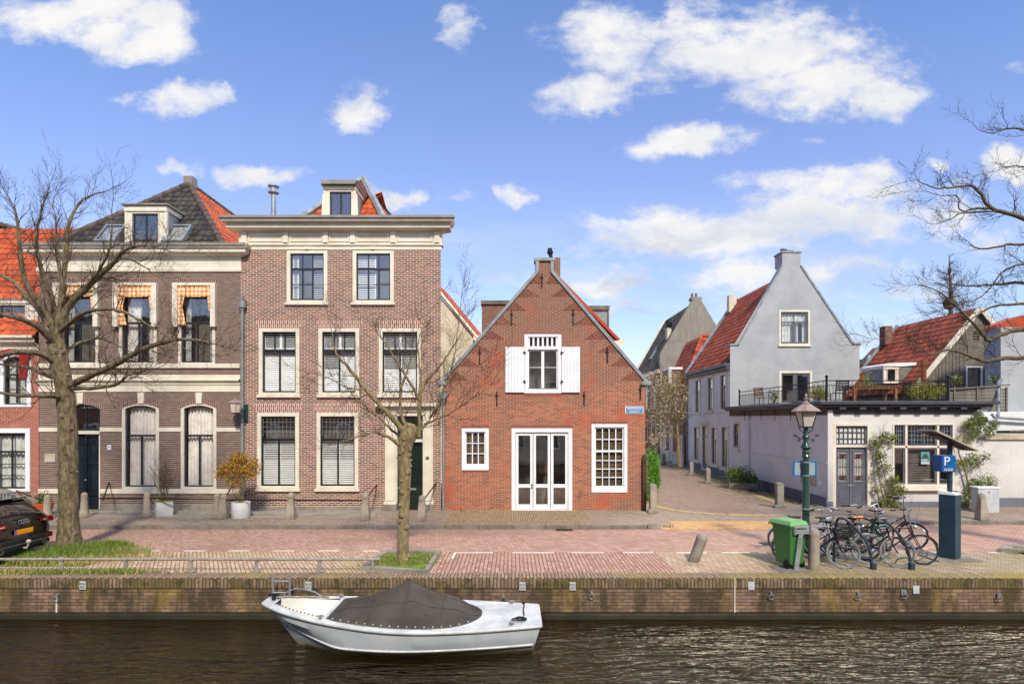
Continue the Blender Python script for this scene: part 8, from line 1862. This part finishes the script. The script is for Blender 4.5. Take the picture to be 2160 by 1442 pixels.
# ================================================================= houses across the canal (seen only mirrored in the panes)
M['oppbrick']=brick('opposite_brick',['#7a5a44','#8e6a50','#6b4d3b'],'#9a8672')
for (a,b,h,mm,lab) in ((-40,-9,8.5,'oppbrick','brown brick house across the canal, left of the viewpoint'),(-9,4.5,9.5,'plaster','pale plastered house across the canal, directly behind the viewpoint'),(4.5,18,7.5,'oppbrick','brown house across the canal, right of the viewpoint'),(18,45,8.5,'oppbrick','brown brick house across the canal, far right')):
    t=thing('canal_house',lab,'house',((a+b)/2,-6,0)); Mx=Matrix.Translation((a,-5.0,0))@Matrix.Rotation(PI,4,'Z')@Matrix.Translation((a-b,0,0))@Matrix.Translation((-a,0,0)) if False else Matrix.Translation((b,-5.0,0))@Matrix.Rotation(PI,4,'Z')
    W_=b-a; hs=[]; k=int(W_/2.6)
    for i in range(k):
        xx=W_*(i+.5)/k
        for z0,z1 in ((1.0,2.9),(4.2,6.2)): window(t,Mx,xx-.55,xx+.55,z0,z1,.12,'bwhite','darksash',.6,(1,1),(2,1),f_curtain([(0,1,0,1,5)],'netcurtain','roomwall'),.08,0,hs)
    mb=MB(Mx); facade(mb,[(0,0),(W_,0),(W_,h),(0,h)],hs); shell(mb,[(0,0),(W_,0),(W_,h),(0,h)],8); mb.build('wall',M[mm],t)
    mb=MB(Mx); mb.xprism([(-.3,h),(4,h+3.5),(8,h)],-.1,W_+.1); mb.build('roof',M['slatetile'],t)
sheet('quay_pavement','walk',-60,60,-5.2,-1.0,-.0)
MB().box(-60,60,-1.1,-1.0,-2.5,.0).build('quay_wall_near',M['quay'],None)['kind']='structure'
# ---------------------------------------------------------------- camera, light, sky
cam=bpy.data.cameras.new('camera'); co=bpy.data.objects.new('camera',cam); COL.objects.link(co); co.location=(0,0,CH); co.rotation_euler=(PI/2,0,0)
cam.sensor_width=36; cam.lens=36*F/2160; cam.shift_x=0; cam.shift_y=(882-721)/2160; cam.clip_end=4000; cam.clip_start=.05; sc.camera=co
SUN_EL=R(42); SUN_AZ=R(168)   # azimuth clockwise from +Y: behind the camera to its right
sd=Vector((math.sin(SUN_AZ)*math.cos(SUN_EL),math.cos(SUN_AZ)*math.cos(SUN_EL),math.sin(SUN_EL)))
s=bpy.data.lights.new('sun','SUN'); s.energy=2.7; s.angle=R(6); s.color=(1,.93,.76); so=bpy.data.objects.new('sun',s); COL.objects.link(so); so.rotation_euler=(-sd).to_track_quat('-Z','Y').to_euler()
w=bpy.data.worlds.new('World'); sc.world=w; w.use_nodes=True; t=w.node_tree; t.nodes.clear()
class W(N):
    def __init__(s): s.t=t
q=W(); out=t.nodes.new('ShaderNodeOutputWorld')
sky=t.nodes.new('ShaderNodeTexSky'); sky.sky_type='NISHITA'; sky.sun_disc=False; sky.sun_elevation=SUN_EL; sky.sun_rotation=SUN_AZ; sky.air_density=1.0; sky.dust_density=.6; sky.ozone_density=1.8
tc=t.nodes.new('ShaderNodeTexCoord'); d=tc.outputs['Generated']; sp=t.nodes.new('ShaderNodeSeparateXYZ'); t.links.new(d,sp.inputs[0])
ay=q.math('MAXIMUM',q.math('ABSOLUTE',sp.outputs[1]),.12); u=q.math('DIVIDE',sp.outputs[0],ay); v=q.math('DIVIDE',sp.outputs[2],ay)
cb=t.nodes.new('ShaderNodeCombineXYZ'); t.links.new(u,cb.inputs[0]); t.links.new(v,cb.inputs[1]); uv=cb.outputs[0]
# wind-torn edges: the cloud coordinates are displaced by noise
def disp(vec,scale,amt,detail=5):
    nz=q.noise(vec,scale,detail,.6,out=1); a=q.n('VectorMath',operation='SUBTRACT'); t.links.new(nz,a.inputs[0]); a.inputs[1].default_value=(.5,.5,.5)
    b=q.n('VectorMath',operation='MULTIPLY_ADD'); t.links.new(a.outputs[0],b.inputs[0]); b.inputs[1].default_value=(amt,amt*.6,0); t.links.new(vec,b.inputs[2]); return b.outputs[0]
uvd=disp(uv,6,.17); uvd=disp(uvd,20,.05)
blobs=[(200,30,230,60,1),(330,85,110,50,1),(110,20,140,45,.9),(375,215,105,42,1),(290,195,40,20,.6),(762,225,62,50,1),(978,55,44,48,.75),(1290,80,140,95,1),(1590,100,270,95,1),(1700,170,230,70,1),(1250,205,120,45,.9),(1880,205,80,50,1),(1440,295,140,36,1),(1700,292,34,14,.6),
 (1480,490,300,62,1),(1700,475,260,58,.95),(1330,480,120,40,.9),(1740,395,230,48,.9),(1960,430,140,66,.7),(1800,575,230,42,.7),(1330,602,220,30,.8),(1560,560,150,22,.5),(1075,422,52,24,1),(845,410,60,28,.95),(530,362,115,24,.85),(385,350,50,16,.6),(962,425,40,20,.45),(2145,350,45,36,1),(1965,335,36,18,.8),(2100,490,110,60,.5),(40,490,60,45,.35),(2130,165,50,18,.35),(1600,580,320,34,.85),(1150,585,220,24,.5),(1830,75,50,12,.5),(1900,620,260,26,.6),(1300,665,200,18,.6),(700,240,40,20,.3),(1200,650,260,20,.4),(2080,190,40,10,.3),(1450,20,60,40,.7)]
dens=None
for (cx,cy,rx,ry,wt) in blobs:
    a=q.n('VectorMath',operation='MULTIPLY_ADD'); t.links.new(uvd,a.inputs[0]); a.inputs[1].default_value=(F/rx,F/ry,0); a.inputs[2].default_value=(-(cx-1080)/rx,-(882-cy)/ry,0)
    l=q.n('VectorMath',operation='LENGTH'); t.links.new(a.outputs[0],l.inputs[0])
    k=q.maprange(l.outputs['Value'],1.5,.2,0,wt); dens=k if dens is None else q.math('MAXIMUM',dens,k)
nz=q.noise(q.mapping(uv,scale=(1,1.7,1)),9,9,.62); nz2=q.noise(q.mapping(uv,scale=(1,1.6,1)),30,6,.6)
raw=q.math('ADD',dens,q.math('MULTIPLY',q.math('SUBTRACT',nz,.5),2.1)); raw=q.math('ADD',raw,q.math('MULTIPLY',q.math('SUBTRACT',nz2,.5),.6))
cover=q.math('MULTIPLY',q.maprange(raw,.15,1.05),q.maprange(dens,.02,.25))
haze=q.maprange(v,.22,.0,0,.3)
lowc=q.math('MULTIPLY',q.maprange(q.noise(q.mapping(uv,scale=(1,4,1)),3,6,.6),.42,.68,0,.7),q.maprange(v,.42,.12)); cover=q.math('MAXIMUM',cover,lowc)
shade=q.noise(q.mapping(uvd,scale=(1,2.4,1)),6,5,.55); low=q.maprange(v,.42,.2)
sh=q.math('MULTIPLY',q.maprange(shade,.38,.62),q.math('ADD',.3,q.math('MULTIPLY',low,.7)),clamp=True)
ccol=q.mix(sh,(1.0,.985,.975,1),(.60,.67,.80,1))
b1=t.nodes.new('ShaderNodeBackground'); b1.inputs[1].default_value=.125
tint=q.ramp(v,[(.0,(.66,.62,.66)),(.13,(.74,.72,.80)),(.30,(.93,.83,.93)),(.47,(.93,.86,1.02)),(.70,(.84,.90,1.10))]); skc=q.mix(1.0,sky.outputs[0],tint,'MULTIPLY'); t.links.new(skc,b1.inputs[0])
b2=t.nodes.new('ShaderNodeBackground'); t.links.new(ccol,b2.inputs[0]); 
hi=q.math('MULTIPLY',q.math('MULTIPLY',q.maprange(v,.74,.95),q.maprange(v,3.2,1.8)),q.math('MULTIPLY',q.maprange(u,-.5,.6),q.math('GREATER_THAN',sp.outputs[1],0)))  # bright cloud deck added above the view to give water glints and fill light
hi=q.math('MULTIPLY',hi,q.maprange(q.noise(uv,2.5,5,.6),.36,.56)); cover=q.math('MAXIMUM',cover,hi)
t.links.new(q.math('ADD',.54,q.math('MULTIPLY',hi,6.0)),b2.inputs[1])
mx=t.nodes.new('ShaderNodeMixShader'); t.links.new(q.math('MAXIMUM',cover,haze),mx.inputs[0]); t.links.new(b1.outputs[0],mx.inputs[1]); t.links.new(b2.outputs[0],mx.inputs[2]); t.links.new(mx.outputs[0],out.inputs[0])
sc.view_settings.view_transform='Standard'; sc.view_settings.look='None'; sc.view_settings.exposure=.84; sc.view_settings.gamma=1
sc.cycles.max_bounces=8; sc.cycles.transparent_max_bounces=16; sc.cycles.use_adaptive_sampling=True; sc.cycles.adaptive_threshold=.02; sc.cycles.caustics_reflective=False; sc.cycles.caustics_refractive=False; sc.cycles.sample_clamp_indirect=6
